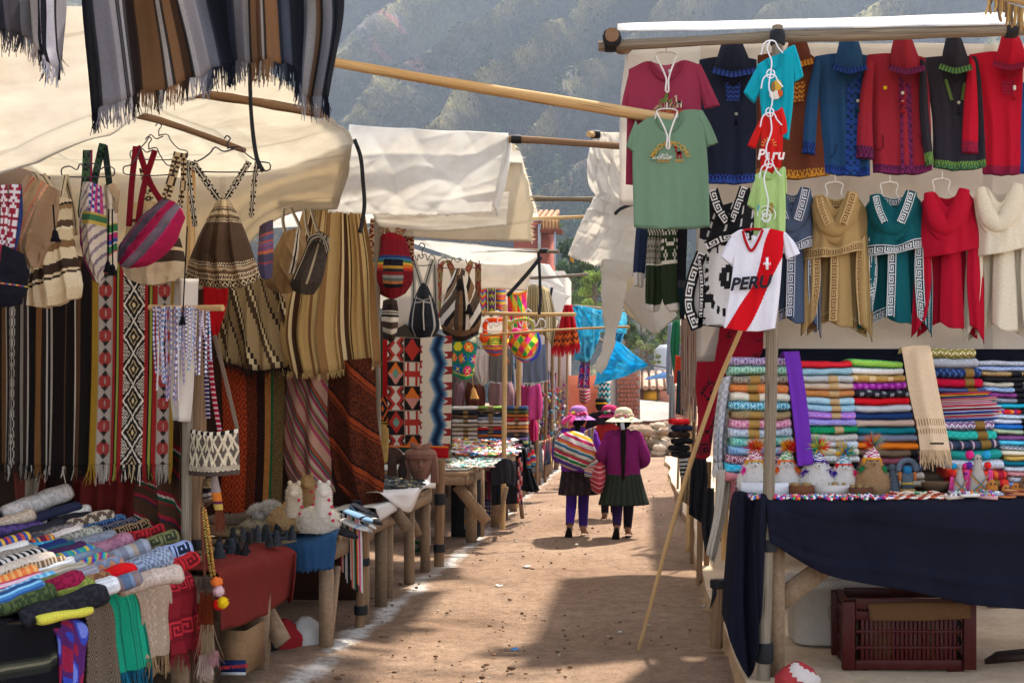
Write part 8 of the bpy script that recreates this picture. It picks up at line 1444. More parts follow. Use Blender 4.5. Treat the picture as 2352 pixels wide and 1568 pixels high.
def under_table():
 Y=6.36;a,b=P(1948,1540,Y),P(2226,1540,Y);z0=.105;w=b[0]-a[0];h=.40;dep=.36;c=H('3c0b08');x0=a[0]
 t=thing('plastic_crate','dark red slotted plastic crate under the blanket table','crate',(x0+w/2,Y+dep/2,z0))
 def bar(nm,cx,cy,cz,sx,sy,sz,cc=c):g=G();box(g,(cx,cy,cz),(sx,sy,sz),cc);g.build(nm,HARD,t,smooth=False,bevel=.004)
 bar('crate_floor',x0+w/2,Y+dep/2,z0+.02,w-.03,dep-.03,.02)
 for yy in(Y,Y+dep):
  for zz,hh in((.03,.055),(.125,.018),(.215,.018),(.305,.05),(h-.03,.06)):bar('rail',x0+w/2,yy,z0+zz,w-.08,.014,hh)
  n=22
  for k in range(n):bar('slat',x0+.08+(w-.16)*k/(n-1),yy+.003,z0+.17,.019,.010,.25)
 for xx in(x0,x0+w):
  for zz,hh in((.03,.055),(.13,.03),(.22,.03),(.31,.03),(h-.03,.06)):bar('rail',xx,Y+dep/2,z0+zz,.014,dep-.06,hh)
  for k in range(5):bar('slat',xx,Y+.05+(dep-.1)*k/4,z0+.18,.010,.03,.3)
  for yy in(Y,Y+dep):bar('corner',xx,yy,z0+h/2-.005,.07,.05,h-.02)
 for xx in(x0+.07,x0+w-.07):bar('foot',xx,Y+.04,z0-.002,.09,.06,.03)
 for k in range(9):
  g=G();box(g,(x0+.12+.06*k,Y+.09,z0+.17),(.05,.05,.24),H(['1d2144','8a8430','8f8f32','1f2448','1d2144','3d0e12','5a7430','1d2144','22264a'][k]));o=g.build('packet',TEE,off=(x0+.12+.06*k,Y+.09,z0+.05),smooth=False)
  tag(o,['navy packet at the near end inside the crate','yellow packet seen through the crate slots','lime yellow packet in the crate','navy packet next to the yellow ones in the crate','navy packet in the middle of the crate','dark red packet in the crate','apple green packet in the crate','navy packet beside the apple green one','blue packet at the far end of the crate'][k],'packet','packets inside the crate')
 cloth('sack_cloth','brown cardboard flap folded over the rim of the red crate','cloth',[pts([(1990,1388,Y+.05),(1992,1386,Y-.02),(1998,1426,Y-.025)]),pts([(2110,1384,Y+.05),(2110,1384,Y-.03),(2115,1426,Y-.035)]),pts([(2226,1384,Y+.05),(2228,1386,Y-.02),(2230,1420,Y-.025)])],20,10,plain('5a4028'),FELT,wrinkle=.006,seed=140)
 Y=6.95;a,b=P(1822,1422,Y),P(2120,1422,Y);t=thing('storage_bin','large pale grey plastic storage bin behind the red crate','bin',((a[0]+b[0])/2,Y+.2,.105));cx=(a[0]+b[0])/2;hw=(b[0]-a[0])/2;hh=150*Y/FPX
 sg=lambda q:np.sign(q)*np.abs(q)**.35
 g=G();ang=np.linspace(0,2*PI,40,endpoint=False);prof=[(.0,.90),(.02,.96),(.05,.98),(.85,1.0),(.86,1.05),(.96,1.05),(1.0,.98)]
 V=np.array([[(cx+hw*k*sg(math.cos(q)),Y+.22+.22*k*sg(math.sin(q)),.105+hh*z)for q in ang]for z,k in prof]);g.add(V.reshape(-1,3),grid_faces(len(prof),40,True),H('b4ada2'));g.add(V[-1],[list(range(40))],H('b4ada2'));g.build('shell',HARD,t)
 g=G();tube(g,pts([(1904,1422),(1904,1396),(1914,1390),(1990,1390)],Y-.004),.006,6,H('9a948a'),seg=20);g.build('moulded_rib',HARD,t)
 c=P(1832,1575,5.95);c[2]=.16;g=G();loft(g,[(c+[0,0,-.07],.10,.08),(c,.12,.1),(c+[0,0,.05],.08,.07),(c+[0,0,.085],.02,.02)],22,lambda S,T:np.where((np.sin(S*11+T*4)>-.2)[...,None],H('a83a3c'),H('c8bcb4')),seg=16,wave=lambda t_,a_:1+.07*np.sin(a_*6+t_*9)+.05*np.sin(a_*11));o=g.build('cloth_bundle',TEE,off=c);tag(o,'red and white cloth bundle on the raised floor at the bottom','bundle')
 t=thing('wood_scrap','dark broken slats lying on the raised floor past the red crate','debris',P(2310,1520,6.45));r=np.random.default_rng(5)
 for k in range(6):
  a=P(2262+k*5,1512+r.uniform(-4,8),6.5);a[2]=.12+.008*k;g=G();beam(g,a,a+[.2+r.uniform(0,.2),r.uniform(-.1,.1),.03],.03,.015,H('2a1c16'));g.build('slat',WOODC,t,smooth=False)
under_table()
# ================================================================ GOODS ON AND BEHIND THE FARTHER TABLES
def lump_toy(label,u,v,Y,fur,headfur,seed):
 b=P(u,v,Y);t=thing('toy_alpaca',label,'toy alpaca',b,'fluffy lying toy alpacas');r=np.random.default_rng(seed)
 for nm,prof,c,n in(('body',[((0,0,0),.085,.06),((0,0,.05),.105,.075),((0,0,.10),.09,.065),((0,0,.13),.04,.03)],fur,1600),('neck',[((.03,-.03,.08),.045,.045),((.035,-.035,.16),.04,.042),((.04,-.05,.21),.036,.04),((.04,-.05,.235),.026,.028),((.04,-.05,.25),.008,.008)],headfur,900)):
  prof=[(tuple(1.28*k for k in q[0]),q[1]*1.28,q[2]*1.28)for q in prof];g=G();loft(g,[(b+np.array(q[0]),q[1],q[2])for q in prof],18,H(c),seg=16,wave=lambda tt,a:1+.05*np.sin(a*4+tt*11));g.build(nm,FUR,t)
  k=r.random(n);a=r.uniform(0,2*PI,n);zs=np.array([q[0]for q in prof]);rs=np.array([q[1]for q in prof]);x=np.linspace(0,1,len(prof));cc=np.stack([np.interp(k,x,zs[:,i])for i in range(3)],1);rr=np.interp(k,x,rs)
  d=np.stack([np.cos(a),.75*np.sin(a),.3+0*a],1);g=G();hairs(g,b+cc+d*[1,1,0]*rr[:,None],d,.022 if nm=='body' else .013,H(c),seed,.005,.2,.5);g.build('fur',FUR,t,kind='stuff',smooth=False)
 g=G();blob(g,b+np.array([.05,-.09,.20])*1.28,(.026,.036,.023),H(headfur),10,7);g.build('muzzle',FUR,t)
 for q in(-1,1):g=G();blob(g,b+np.array([.04+q*.022,-.045,.252])*1.28,(.014,.011,.018),H(headfur),8,6);g.build('ear',FUR,t)
 for k in range(4):g=G();blob(g,b+np.array([.075+.012*(k%2),-.085+.01*k,.17-.035*k])*1.28,.011,H('c83a5a'),8,6);g.build('pompom',WOOL,t)
def box_thing(name,label,cat,u0,u1,v0,v1,Y,dep,c,mat=STONE,extra=None):
 a,b=P(u0,v1,Y),P(u1,v0,Y);t=thing(name,label,cat,((a[0]+b[0])/2,Y+dep/2,a[2]));w,h=b[0]-a[0],b[2]-a[2]
 for nm,ce,s in(('front_panel',((a[0]+b[0])/2,Y,(a[2]+b[2])/2),(w,.008,h)),('rear_panel',((a[0]+b[0])/2,Y+dep,(a[2]+b[2])/2),(w,.008,h)),('side_panel',(a[0]+.004,Y+dep/2,(a[2]+b[2])/2),(.008,dep-.01,h)),('side_panel',(b[0]-.004,Y+dep/2,(a[2]+b[2])/2),(.008,dep-.01,h)),('base_panel',((a[0]+b[0])/2,Y+dep/2,a[2]+.006),(w-.02,dep-.02,.01))):
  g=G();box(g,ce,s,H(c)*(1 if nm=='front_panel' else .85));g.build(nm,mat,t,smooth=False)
 if extra:
  for(nm,f,m)in extra:g=G();f(g);g.build(nm,m,t,smooth=False)
 return t
def far_left():
 lump_toy('tan toy alpaca with a cream head and red pompoms on the blue cloth',664,1222,7.35,'d2b080','e6d8c0',1)
 lump_toy('white toy alpaca with red pompoms at the corner of the blue cloth',732,1222,7.3,'eee6d8','f0eae0',2)
 lump_toy('small tan toy alpaca peering from behind the cream headed one',694,1200,7.6,'b08a58','b99666',3)
 for k,(u,v,rx,ry,rz,c,l)in enumerate([(540,1222,.16,.10,.035,'d2bf98','cream alpaca hide spread beside the stone figurines'),(600,1206,.13,.10,.05,'cfc0a4','pale fluffy hide heaped beside the tan toy alpaca'),(596,1178,.06,.07,.05,'d8d2c8','pair of white fur slippers, the nearer one'),(622,1170,.06,.07,.05,'d4cec4','pair of white fur slippers, the farther one'),(520,1195,.14,.1,.03,'8a7868','grey brown hide under the yarn tassel')]):
  b=P(u,v,7.4);t=thing('alpaca_hide' if k not in(2,3)else 'fur_slipper',l,'hide' if k not in(2,3)else 'slipper',b,'furs on the blue cloth table');g=G();blob(g,b,(rx,ry,rz),H(c),22,12,k,.05);g.build('pelt',FUR,t)
  r=np.random.default_rng(k);d=r.normal(0,1,(1500,3));d[:,2]=abs(d[:,2]);d/=np.linalg.norm(d,axis=1)[:,None];g=G();hairs(g,b+d*[rx,ry,rz],d,.025,H(c),k,.005,.1,.6);g.build('fur',FUR,t,kind='stuff',smooth=False)
 r=np.random.default_rng(4);gc=['1d1d20','c4c0bc','2a2a2e','7a9ab4','b0acaa','26262a','8fb0c8','38383c','d0ccc8','202024','6a8aa8','2c2c30']
 gn=['black','white','black and grey','sky blue','light grey','jet black','pale blue','charcoal','cream white','dark grey','steel blue','graphite']
 for k in range(12):
  a=k/11*1.9-.4;b=np.array([-2.10+.10*math.cos(a)+r.normal(0,.02),7.55+.35*math.sin(a)+.12*(k%3),.80+.03*(k%4)-.05*max(0,math.cos(a)-.6)])
  d=unit([math.cos(a),.4*math.sin(a)-.3,-.35]);g=G();loft(g,[(b,.05,.012),(b+d*.07,.065,.014),(b+d*.13,.06,.013),(b+d*.18,.04,.010),(b+d*.2,.01,.006)],12,stripes([(5,gc[k]),(1,gc[(k+2)%12]),(1,gc[k])],'t',1.5),seg=12,axis=(unit(np.cross(d,[0,0,1.])),unit(np.cross(np.cross(d,[0,0,1.]),d))))
  o=g.build('mitten',KNIT,off=b);tag(o,f'{gn[k]} knitted mitten in the fan of gloves past the white toy alpaca','mitten','fan of gloves on the blue cloth table')
 for k in range(8):
  c=['e05a6a','1d1d20','c8c4c0','26262a','e86a4a','5a8a5a','e8703a','e02a7a'][k];u=784+6*k;L=1300+6*k+r.uniform(0,25)
  cloth('woven_belt',f'{["coral pink", "black", "white and black", "dark checked", "salmon", "green and pink", "orange", "magenta"][k]} woven belt hanging below the gloves','belt',[pts([(u-8,1180),(u-2,1225),(u,L)],7.7-.02*k),pts([(u-2,1178),(u+5,1225),(u+8,L+6)],7.7-.02*k)],5,30,checks([c,['e0d0c0','d0ccc8','1d1d20'][k%3]],2,14),WOOL,group='narrow woven belts')
 b=P(966,1108,10.2);t=thing('clay_mask','brown clay mask of a long haired man in a feathered headband','mask',b);c=H('7a5648');s=10.2/FPX
 q=lambda du,dv,dy=0:P(966+du,1064+dv,10.2+dy)
 def face(g):loft(g,[(q(0,36),.06,.05),(q(0,24),.085,.08),(q(0,8),.11,.10),(q(0,-12),.115,.10),(q(0,-24),.10,.09)],24,c,seg=16)
 for nm,f in(('face',face),('nose',lambda g:loft(g,[(q(0,-8,-.10),.012,.012),(q(0,2,-.125),.018,.02),(q(0,9,-.125),.028,.02),(q(0,11,-.11),.01,.01)],10,c,seg=8)),('mouth',lambda g:(blob(g,q(0,19,-.09),(.04,.018,.009),c*.75,12,7),blob(g,q(0,23,-.09),(.036,.02,.010),c*.9,12,7))),('headband',lambda g:loft(g,[(q(0,-12),.135,.12),(q(0,-20),.15,.13),(q(0,-30),.13,.115),(q(0,-38),.06,.06)],24,lambda S,T:np.where((((T*6)%1)<.8)[...,None],c*1.1,c*.7),seg=14))):
  g=G();f(g);g.build(nm,STONE,t)
 for sgn in(-1,1):
  g=G();blob(g,q(sgn*10,-6,-.085),(.026,.02,.010),c*1.15,10,7);g.build('eye',STONE,t);g=G();tube(g,[q(sgn*3,-10,-.105),q(sgn*10,-13,-.105),q(sgn*18,-9,-.085)],.009,6,c,seg=8);g.build('brow',STONE,t)
  for k in range(4):g=G();tube(g,[q(sgn*(24+3*k),-18),q(sgn*(28+3*k),14,-.03),q(sgn*(26+4*k),44,-.02)],[.02,.018,.014],7,c*(.9+.05*k),seg=10);g.build('hair_lock',STONE,t)
  g=G();puff(g,[np.array([q(sgn*4,-30,-.1),q(sgn*2,-42,-.08)]),np.array([q(sgn*22,-36,-.07),q(sgn*26,-50,-.05)])],6,6,c*1.1,.015);g.build('feather',STONE,t)
 g=G();ang=np.linspace(-.3,PI+.3,15);b=P(901,1092,10.3)
 loft(g,[(b,.05,.04),(b+[0,0,.08],.04,.035),(b+[0,0,.14],.045,.04),(b+[0,0,.2],.02,.02)],12,H('4a342c'),seg=12)
 for a in ang:tube(g,[b+[0,0,.14],b+[.11*math.cos(a),0,.14+.12*math.sin(a)]],[.01,.018],6,H('553c32'))
 o=g.build('clay_figure',STONE,off=b);tag(o,'dark clay figure with a fan shaped headdress beside the mask','figurine')
 b=P(924,1096,10.15);g=G();loft(g,[(b,.035,.03),(b+[0,0,.07],.045,.04),(b+[0,0,.13],.02,.02),(b+[.01,-.02,.17],.022,.025),(b+[.01,-.03,.2],.01,.01)],12,H('2f2420'),seg=14);o=g.build('clay_bird',STONE,off=b);tag(o,'dark clay bird vessel between the mask and the fan figure','figurine')
 g=G();puff(g,[pts([(870,985),(866,1020),(870,1062)],9.7),pts([(882,974),(881,1020),(881,1064)],9.7),pts([(893,986),(893,1020),(890,1060)],9.7)],10,20,H('a8854a'),.012);o=g.build('wooden_paddle',WOODC,off=P(881,1062,9.7));tag(o,'rounded pale wooden paddle standing before the dark tapestry','paddle')
 r=np.random.default_rng(8)
 def heap(name,label,u0,u1,v0,v1,Y0,Y1,n,cols,s0,s1,mat=BEAD):
  g=G()
  for k in range(n):
   f=r.random();u=r.uniform(u0,u1);b=P(u,v1+(v0-v1)*f,Y0+(Y1-Y0)*f);s=r.uniform(s0,s1)
   if k%3==0:p=np.array([b+[s*2*math.cos(a),s*2*math.sin(a),s*.3]for a in np.linspace(0,6.28,10)]);tube(g,p,s*.45,5,H(cols[k%len(cols)]),cap=False)
   else:blob(g,b+[0,0,s*.4],(s*r.uniform(.7,1.6),s,s*.7),H(cols[k%len(cols)]),7,5,k,.1)
  o=g.build(name,mat);struct(o,'stuff');tag(o,label,'jewellery')
 heap('stone_trinkets','heap of small dark stones and tiny brass bells before the clay mask',880,970,1094,1122,9.85,10.4,160,['3a3d40','4a4e52','6a6a5a','55585c','a8946a','7d8078'],.012,.026,STONE)
 heap('turquoise_jewellery','spread of turquoise, rose and grey jewellery on the thick board table',1032,1150,1054,1074,12.5,13.5,260,['4fb0a8','8ac8c0','c8a0a0','b0b4b0','d0ccc4','6a8a8a','c0a890','9a9a6a'],.012,.028)
 heap('bead_jewellery','bright heap of beaded bracelets before the folded scarf stacks',1040,1190,1012,1046,14.4,15.3,420,['c83a4a','e0d8d0','d8a83a','3a7ab0','d86a9a','8a5a44','e8e4e0','2a2a3a','d87a4a','7ab05a'],.016,.036)
 cloth('white_cloth','white cloth under the turquoise jewellery','cloth',[np.array([(-3.2,12.5,.835),(-3.2,13.5,.835)]),np.array([(-1.95,12.5,.835),(-1.95,13.5,.835)])],8,8,plain('b8b8b0'),TEE,normal=(0,0,1))
 def tap(S,T):
  c=np.broadcast_to(H('d2c8b8'),S.shape+(3,)).copy();row=np.floor(T*4.6).astype(int);colm=(S>.5).astype(int);x=np.abs((S*2)%1-.5)*2;y=(T*4.6)%1;xs=np.floor(x*8)/8;ys=np.floor(np.abs(y-.5)*2*8)/8
  k=(row+colm)%2;K,Rd,O,Pk=H('1f1a1a'),H('b0342c'),H('d8702a'),H('c88a80')
  dark=k==1;c[dark]=K
  zz=np.abs(((y*2)%1)-.5)*1.1;m=(k==0)&(row%2==0)&(np.abs(x-.25-zz)<.2);c[m]=Rd;m2=(k==0)&(row%2==0)&(np.abs(x-.6-zz)<.15);c[m2]=H('4a2a24')
  m=(k==1)&(xs+ys<.85);c[m]=np.where((row%3==0)[...,None],Rd,np.where((y<.5)[...,None],O,Pk))[m];m=(k==1)&(xs+ys<.3)&(row%2==1);c[m]=H('6a9a8a')
  m=(k==0)&(row%2==1)&((np.abs(x-.5)<.13)|(ys<.15)|(x>.86));c[m]=np.where((colm==0)[...,None],K,Rd)[m]
  m=(np.abs(S-.5)<.012)|(y<.03);c[m]=H('8a7a6a');return c
 def wave(S,T):
  S=S+.018*np.abs(((T*52)%1)-.5)*4;z=np.abs(((T*3.6+.1)%1)-.5)*.36;d=S-.28-z;c=np.broadcast_to(H('d4c9b6'),S.shape+(3,)).copy();bl=['8fa4b0','4f7490','24466e','14233f','14233f','24466e','4f7490','8fa4b0']
  for i,h in enumerate(bl):m=(d>i*.055)&(d<=(i+1)*.055);c[m]=H(h)
  n=(((T*7.2)%1)<.5);m=(S>.9-.09*n*np.abs(((T*7.2*2)%1)-.5)*4)&n;c[m]=H('8a2c2c');m=(S<.05+.09*np.abs(((T*7.2*2)%1)-.5))&~n;c[m]=H('9a2a30');return c
 Y=11.2
 cloth('tapestry','woven tapestry of black, cream and red squares with stepped emblems','tapestry',[pts([(890,772),(890,900),(893,1032)],Y),pts([(966,776),(966,900),(968,1030)],Y)],70,200,tap,WOOL,group='tapestries on display',seed=150)
 cloth('tapestry','woven tapestry with jagged blue wave bands on cream','tapestry',[pts([(966,776),(965,900),(965,1026)],Y-.04),pts([(1038,770),(1038,900),(1034,1026)],Y-.04)],90,170,wave,WOOL,group='tapestries on display',seed=151)
 cloth('tapestry','bright red strip of a tapestry border below the blue wave one','tapestry',[pts([(960,1022),(960,1050)],Y-.06),pts([(1030,1024),(1030,1052)],Y-.06)],10,6,over(plain('b0141c'),(0,1,0,.2,plain('c86a2a'))),WOOL,group='tapestries on display')
 cloth('tapestry','dark green strip of a tapestry border behind the clay mask','tapestry',[pts([(890,1022),(890,1046)],Y-.05),pts([(960,1024),(960,1046)],Y-.05)],10,6,over(plain('1f3a2a'),(0,1,0,.2,plain('c86a2a'))),WOOL,group='tapestries on display')
 cloth('tapestry','dark tapestry with yellow lines and an orange diamond next to the grey post','tapestry',[pts([(864,780),(864,1040)],11.4),pts([(894,780),(894,1040)],11.4)],30,90,over(plain('23402a'),(.5,1,0,.5,plain('b0181c')),(0,1,.5,.72,diamonds('d8702a','1f1c28',1,1,.4,1.4)),(0,1,.72,.8,stripes([(1,'c8a03a'),(1,'1f1c1c')],'t',3)),(0,1,.8,1,stripes([(1,'6a1a3a'),(1,'b0242c')],'s',2))),WOOL,group='tapestries on display')
 def hexa(S,T):
  x=(S*2.2+.5*(np.floor(T*3.2)%2))%1-.5;y=(T*3.2)%1-.5;d=np.maximum(np.abs(x)*.85+np.abs(y)*.5,np.abs(y))*2;i=(np.floor(T*3.2)+np.floor(S*2.2)).astype(int)%4;c=np.broadcast_to(H('1f7a5a'),S.shape+(3,)).copy();cs=np.array([H(h)for h in('e8d81c','f0703a','1f5aa0','e02a7a')]);m=d<.78;c[m]=cs[i][m];k=(np.abs(np.abs(x)-np.abs(y))<.05)&(d<.55);c[k]=H('e8e04a');k=(T>.88);c[k]=stripes([(1,'e03a2a'),(1,'e8d02a'),(1,'2a8a5a')],'t',4)(S,T)[k];return c
 bag('shoulder_bag','bright crochet bag with yellow, orange and pink hexagons beside the blue wave tapestry',[pts([(1040,785),(1040,860)],13),pts([(1068,782),(1068,872)],12.9),pts([(1097,790),(1086,866)],13)],50,70,hexa,.08,KNIT,tassels=[(P(1084,860,12.8),P(1090,915,12.8),.05,'d8a05a')],seed=160)
 for k,(L,Rr,c,l)in enumerate([([(1088,800),(1084,850),(1104,882)],[(1126,800),(1122,870),(1112,884)],'c8c0b8','white knitted shirt with tied cords behind the bright bags'),([(1124,800),(1124,878)],[(1180,800),(1176,878)],'6a6864','dark grey knitted top behind the orange handled bag'),([(1204,790),(1200,882)],[(1254,790),(1258,876)],'6a7688','blue grey denim jumper with a pale hem')]):
  garment('knitted_jumper',l,'jumper',[q for q in(L,[((a[0]+b[0])/2,(a[1]+b[1])/2+3)for a,b in zip(L,Rr)],Rr)],[],15.5,over(plain(c),(0,1,.94,1.01,plain('b8b8b8'))),None,.06,KNIT,20,24,'tops hung behind the bright bags',((.02,3,.5,0),),(),170+k)
 for k,(u0,u1,v0,v1,c,l)in enumerate([(1042,1068,925-50,930,'a07a84','grey pink scarf tied round a display bust'),(1068,1116,876,932,'6a3a2c','reddish brown shawl tied round a display bust'),(1120,1180,872,930,'a88488','dusty mauve shawl draped over a display bust'),(1182,1246,880,962,'b83a72','hot pink shawl draped over a display bust'),(1214,1236,955,1010,'b0205a','magenta scarf end hanging below the hot pink shawl')]):
  cloth('hanging_shawl',l,'shawl',[pts([(u0+6,v0),(u0,(v0+v1)/2),(u0+3,v1)],16.6),pts([((u0+u1)/2,v0+8),((u0+u1)/2,(v0+v1)/2),((u0+u1)/2,v1+4)],16.4),pts([(u1-6,v0),(u1,(v0+v1)/2),(u1-2,v1)],16.6)],20,16,speck(c,c,.5)if k!=3 else speck('b83a72','a83a78',.6,3),TEE,group='shawls shown on busts',folds=[(.04,3,.3,.5)],seed=180+k)
 st=stripes([(4,'a8956c'),(1,'3a2c20'),(1,'cdbb8e'),(1,'4a3828')],'s',5)
 cloth('striped_poncho','distant tan and black striped poncho past the white valance','poncho',[pts([(1214,652),(1210,720),(1216,775)],16.4),pts([(1240,655),(1244,720),(1250,770)],16.2),pts([(1262,665),(1278,740),(1270,800)],16.4)],50,12,st,WOOL,group='striped ponchos on hangers',folds=[(.04,3,.4,.4)],seed=190)
 cloth('red_shawl','red shawl with an orange patterned band and red fringe beside the blue tarp','shawl',[pts([(1296,700),(1276,760),(1266,800)],19),pts([(1306,700),(1302,760),(1296,800)],18.9),pts([(1314,700),(1326,760),(1332,792)],19)],40,30,over(plain('a80f18'),(0,1,.62,.92,zigzag(['c85a1c','2a1412','c85a1c'],6,2))),WOOL,fr=dict(len=.12,n=60,col=H('b01420'),seed=3,w=.02),folds=[(.04,3,.4,.4)],seed=191)
 cloth('embroidered_panel','blue panel embroidered with pink flowers hanging far down the lane','textile',[pts([(1340,760),(1326,890)],21),pts([(1356,758),(1354,892)],21)],24,60,lambda S,T:np.where(((np.hypot((S*1.6)%1-.5,(T*5)%1-.5)<.26))[...,None],H('d02a6a'),np.where((np.random.default_rng(1).random(S.shape)<.25)[...,None],H('d89a4a'),H('2a2f9a'))),WOOL,folds=[(.03,2,.3,0)],seed=192)
 bag('shoulder_bag','far red knitted bag with pale pattern hanging under the blue panel',[pts([(1330,895),(1330,920)],21),pts([(1342,893),(1342,928)],20.9),pts([(1356,893),(1356,918)],21)],16,16,zigzag(['a8242c','c8b0a0','2a3a6a'],4,4),.1,KNIT,seed=193)
 garment('jumper','far turquoise patterned child jumper hanging at the end of the stalls','jumper',[[(1374,880),(1372,930)],[(1388,878),(1388,934)],[(1402,880),(1402,930)]],[],23,zigzag(['2aa0b0','1d2a3a','c8c0b0'],3,4),None,.08,KNIT,16,20,seed=194)
 r=np.random.default_rng(77);g=G()
 for k in range(420):
  Y=17+9*r.random();x=-2.0-.25*r.random();z0=2.25-.02*(Y-17)+r.uniform(-.2,.2);L=r.uniform(.3,1.1);c=H(['8a4a44','a89a90','6a5a60','b03a3a','3a3a4a','9a8a7a','4a6a8a','c8c0b8','7a2a3a','b08a5a'][k%10]);tube(g,[(x,Y,z0),(x+.01,Y,z0-L*.5),(x,Y,z0-L)],.018,4,lambda S,T,c=c:np.where((((T*9)%1)<.6)[...,None],c,c*.55+.1),seg=12)
 struct(g.build('necklace_curtain',BEAD),'stuff')
 g=G()
 for k in range(240):b=np.array([-1.9-.3*r.random(),19+9*r.random(),r.uniform(1.0,2.0)]);blob(g,b,r.uniform(.018,.042),H(['a83a3a','c8c0b8','3a6a4a','b8903a','2a3a6a','a84a6a','5a3a6a','4a8098'][k%8]),7,5,k,.12)
 struct(g.build('pompom_strings',WOOL),'stuff')
 g=G()
 for k in range(260):
  Y=15+12*r.random();b=np.array([-1.92-.25*r.random(),Y,r.uniform(.35,1.0)]);c=H(['2a2028','5a2a34','c8c0b8','3a4a5a','8a3a4a','6a4a34','2f5a5a','b08a6a','9a2a5a'][k%9])
  box(g,b,(r.uniform(.03,.12),r.uniform(.05,.16),r.uniform(.08,.3)),c)
 struct(g.build('hanging_souvenirs',WOOL,smooth=False),'stuff')
 cs=[['c8c4c0','2a2c34','5a4030','b8b4b0','a89a88','a89c84','c0aca4','c4b8b0','b8b4ac'],['7a9a4a','5a4a34','262a34','7a8898','b8b4b4','a89888','b0242a','2a3a64','c0602a','4a6a9a','8a2a34'],['3a5480','4a5a3a','a0602a','a82a2c','c8b8a4','b87a34','b0846a','3a3438','7a6a9a','94a878']]
 cn=['behind the first pale post','between the two pale posts','beyond the second pale post']
 nm=['white','black','chocolate','light grey','sand','oat','blush','ivory','stone','slate','amber']
 for a,(u0,u1)in enumerate([(1042,1100),(1101,1156),(1163,1212)]):
  for i,c in enumerate(cs[a]):
   n=len(cs[a]);v=932+(1020-932)*(i+.5)/n;Y=15.8;p,q=P(u0,v,Y),P(u1,v,Y);roll('folded_scarf',f'{c and ORD[i]} folded scarf in the stack {cn[a]}',(p+q)/2,(1,0,0),q[0]-p[0],.3,88/n*Y/FPX,over(plain(c),(.42,.62,0,1.01,plain('8a6a44')))if(i*3+a)%4 else plain(c),WOOL,'folded scarves on the long table',seed=600+a*20+i,nu=16,na=14,cat='scarf')
 box_thing('cardboard_box','upside down cardboard fruit box with blue printed band under the red cloth','box',506,566,1448,1548,6.2,.3,'8a6a4a',extra=[('printed_band',lambda g:box(g,P(536,1530,6.192),(.135,.004,.07),H('22305a')),TEE),('lettering',lambda g:lettering(g,'SILVANA FRUT',.024,P(537,1530,6.185),'c8404a',xdir=(-1,0,-.08),updir=(.08,0,-1),bold=.0012),TEE),('white_edge',lambda g:box(g,P(536,1546,6.192),(.135,.005,.016),H('c8c8c8')),TEE)])
 box_thing('black_box','black box with a yellow and white poster under the thick board table','box',1036,1098,1098,1232,13.3,.5,'17171a',extra=[('poster',lambda g:(box(g,P(1080,1190,13.29),(.14,.006,.25),H('c8c8c4')),box(g,P(1080,1172,13.285),(.11,.006,.05),H('1d1d20')),box(g,P(1080,1198,13.285),(.11,.006,.12),H('26262a'))),TEE),('lettering',lambda g:lettering(g,'TT',.11,P(1081,1205,13.28),'d8a81c',bold=.01),TEE)])
 box_thing('white_box','pale box with green lettering behind the bark post','box',938,976,1218,1275,10.9,.3,'9a948a',extra=[('lettering',lambda g:lettering(g,'Cil',.14,P(958,1256,10.89),'1f6a3a',bold=.006),TEE)])
 Y=15.0;t=thing('plastic_crate','blue slotted plastic crate under the long table','crate',P(1136,1188,Y));a,b=P(1112,1188,Y),P(1160,1148,Y)
 for zz in(0,.06,.12,.18,.225):g=G();box(g,((a[0]+b[0])/2,Y,a[2]+zz),(b[0]-a[0],.02,.022),H('22306a'));g.build('rail',HARD,t,smooth=False)
 for k in range(9):g=G();box(g,(a[0]+(b[0]-a[0])*k/8,Y+.004,a[2]+.11),(.014,.016,.23),H('22306a'));g.build('slat',HARD,t,smooth=False)
 for k,(u,v)in enumerate([(1216,1060),(1224,1054)]):
  b=P(u,v+18,15);t=thing('doll_bottle',f'{["nearer", "farther"][k]} small bottle in a knitted striped cover with a red cap','bottle',b,'bottles in knitted covers');g=G();loft(g,[(b,.03,.03),(b+[0,0,.12],.045,.045),(b+[0,0,.19],.018,.018)],14,stripes([(1,'1d1d24'),(1,'4a8ab0'),(1,'d8a83a'),(1,'c83a6a')],'t',2),seg=12);g.build('bottle_body',KNIT,t);g=G();loft(g,[(b+[0,0,.19],.02,.02),(b+[0,0,.225],.02,.02)],12,H('d8281c'));g.build('cap',HARD,t)
 cloth('woven_belt','red and navy striped long belt hanging from the bead table corner','belt',[pts([(1190,1052),(1188,1150)],14.3),pts([(1200,1048),(1200,1160)],14.3)],8,30,checks(['c8504a','d8a8a0','2a2a4a'],3,10),WOOL,group='narrow woven belts')
 g=G();r=np.random.default_rng(3);c0=np.array([-2.35,7.25,0])
 for k in range(3):loft(g,[(c0+[.12*k-.1,.08*k,.0],.14,.10),(c0+[.12*k-.1,.08*k,.10],.15,.11),(c0+[.12*k-.1,.08*k,.2],.03,.03)],14,H(['1d1a1c','8a1f24','b8b4ae'][k]),seg=8,wave=lambda t,a:1+.12*np.sin(a*5+t*7))
 o=g.build('sack_bundle',TEE,off=c0);tag(o,'crumpled red, black and white sacks under the toy alpaca table','bundle')
far_left()
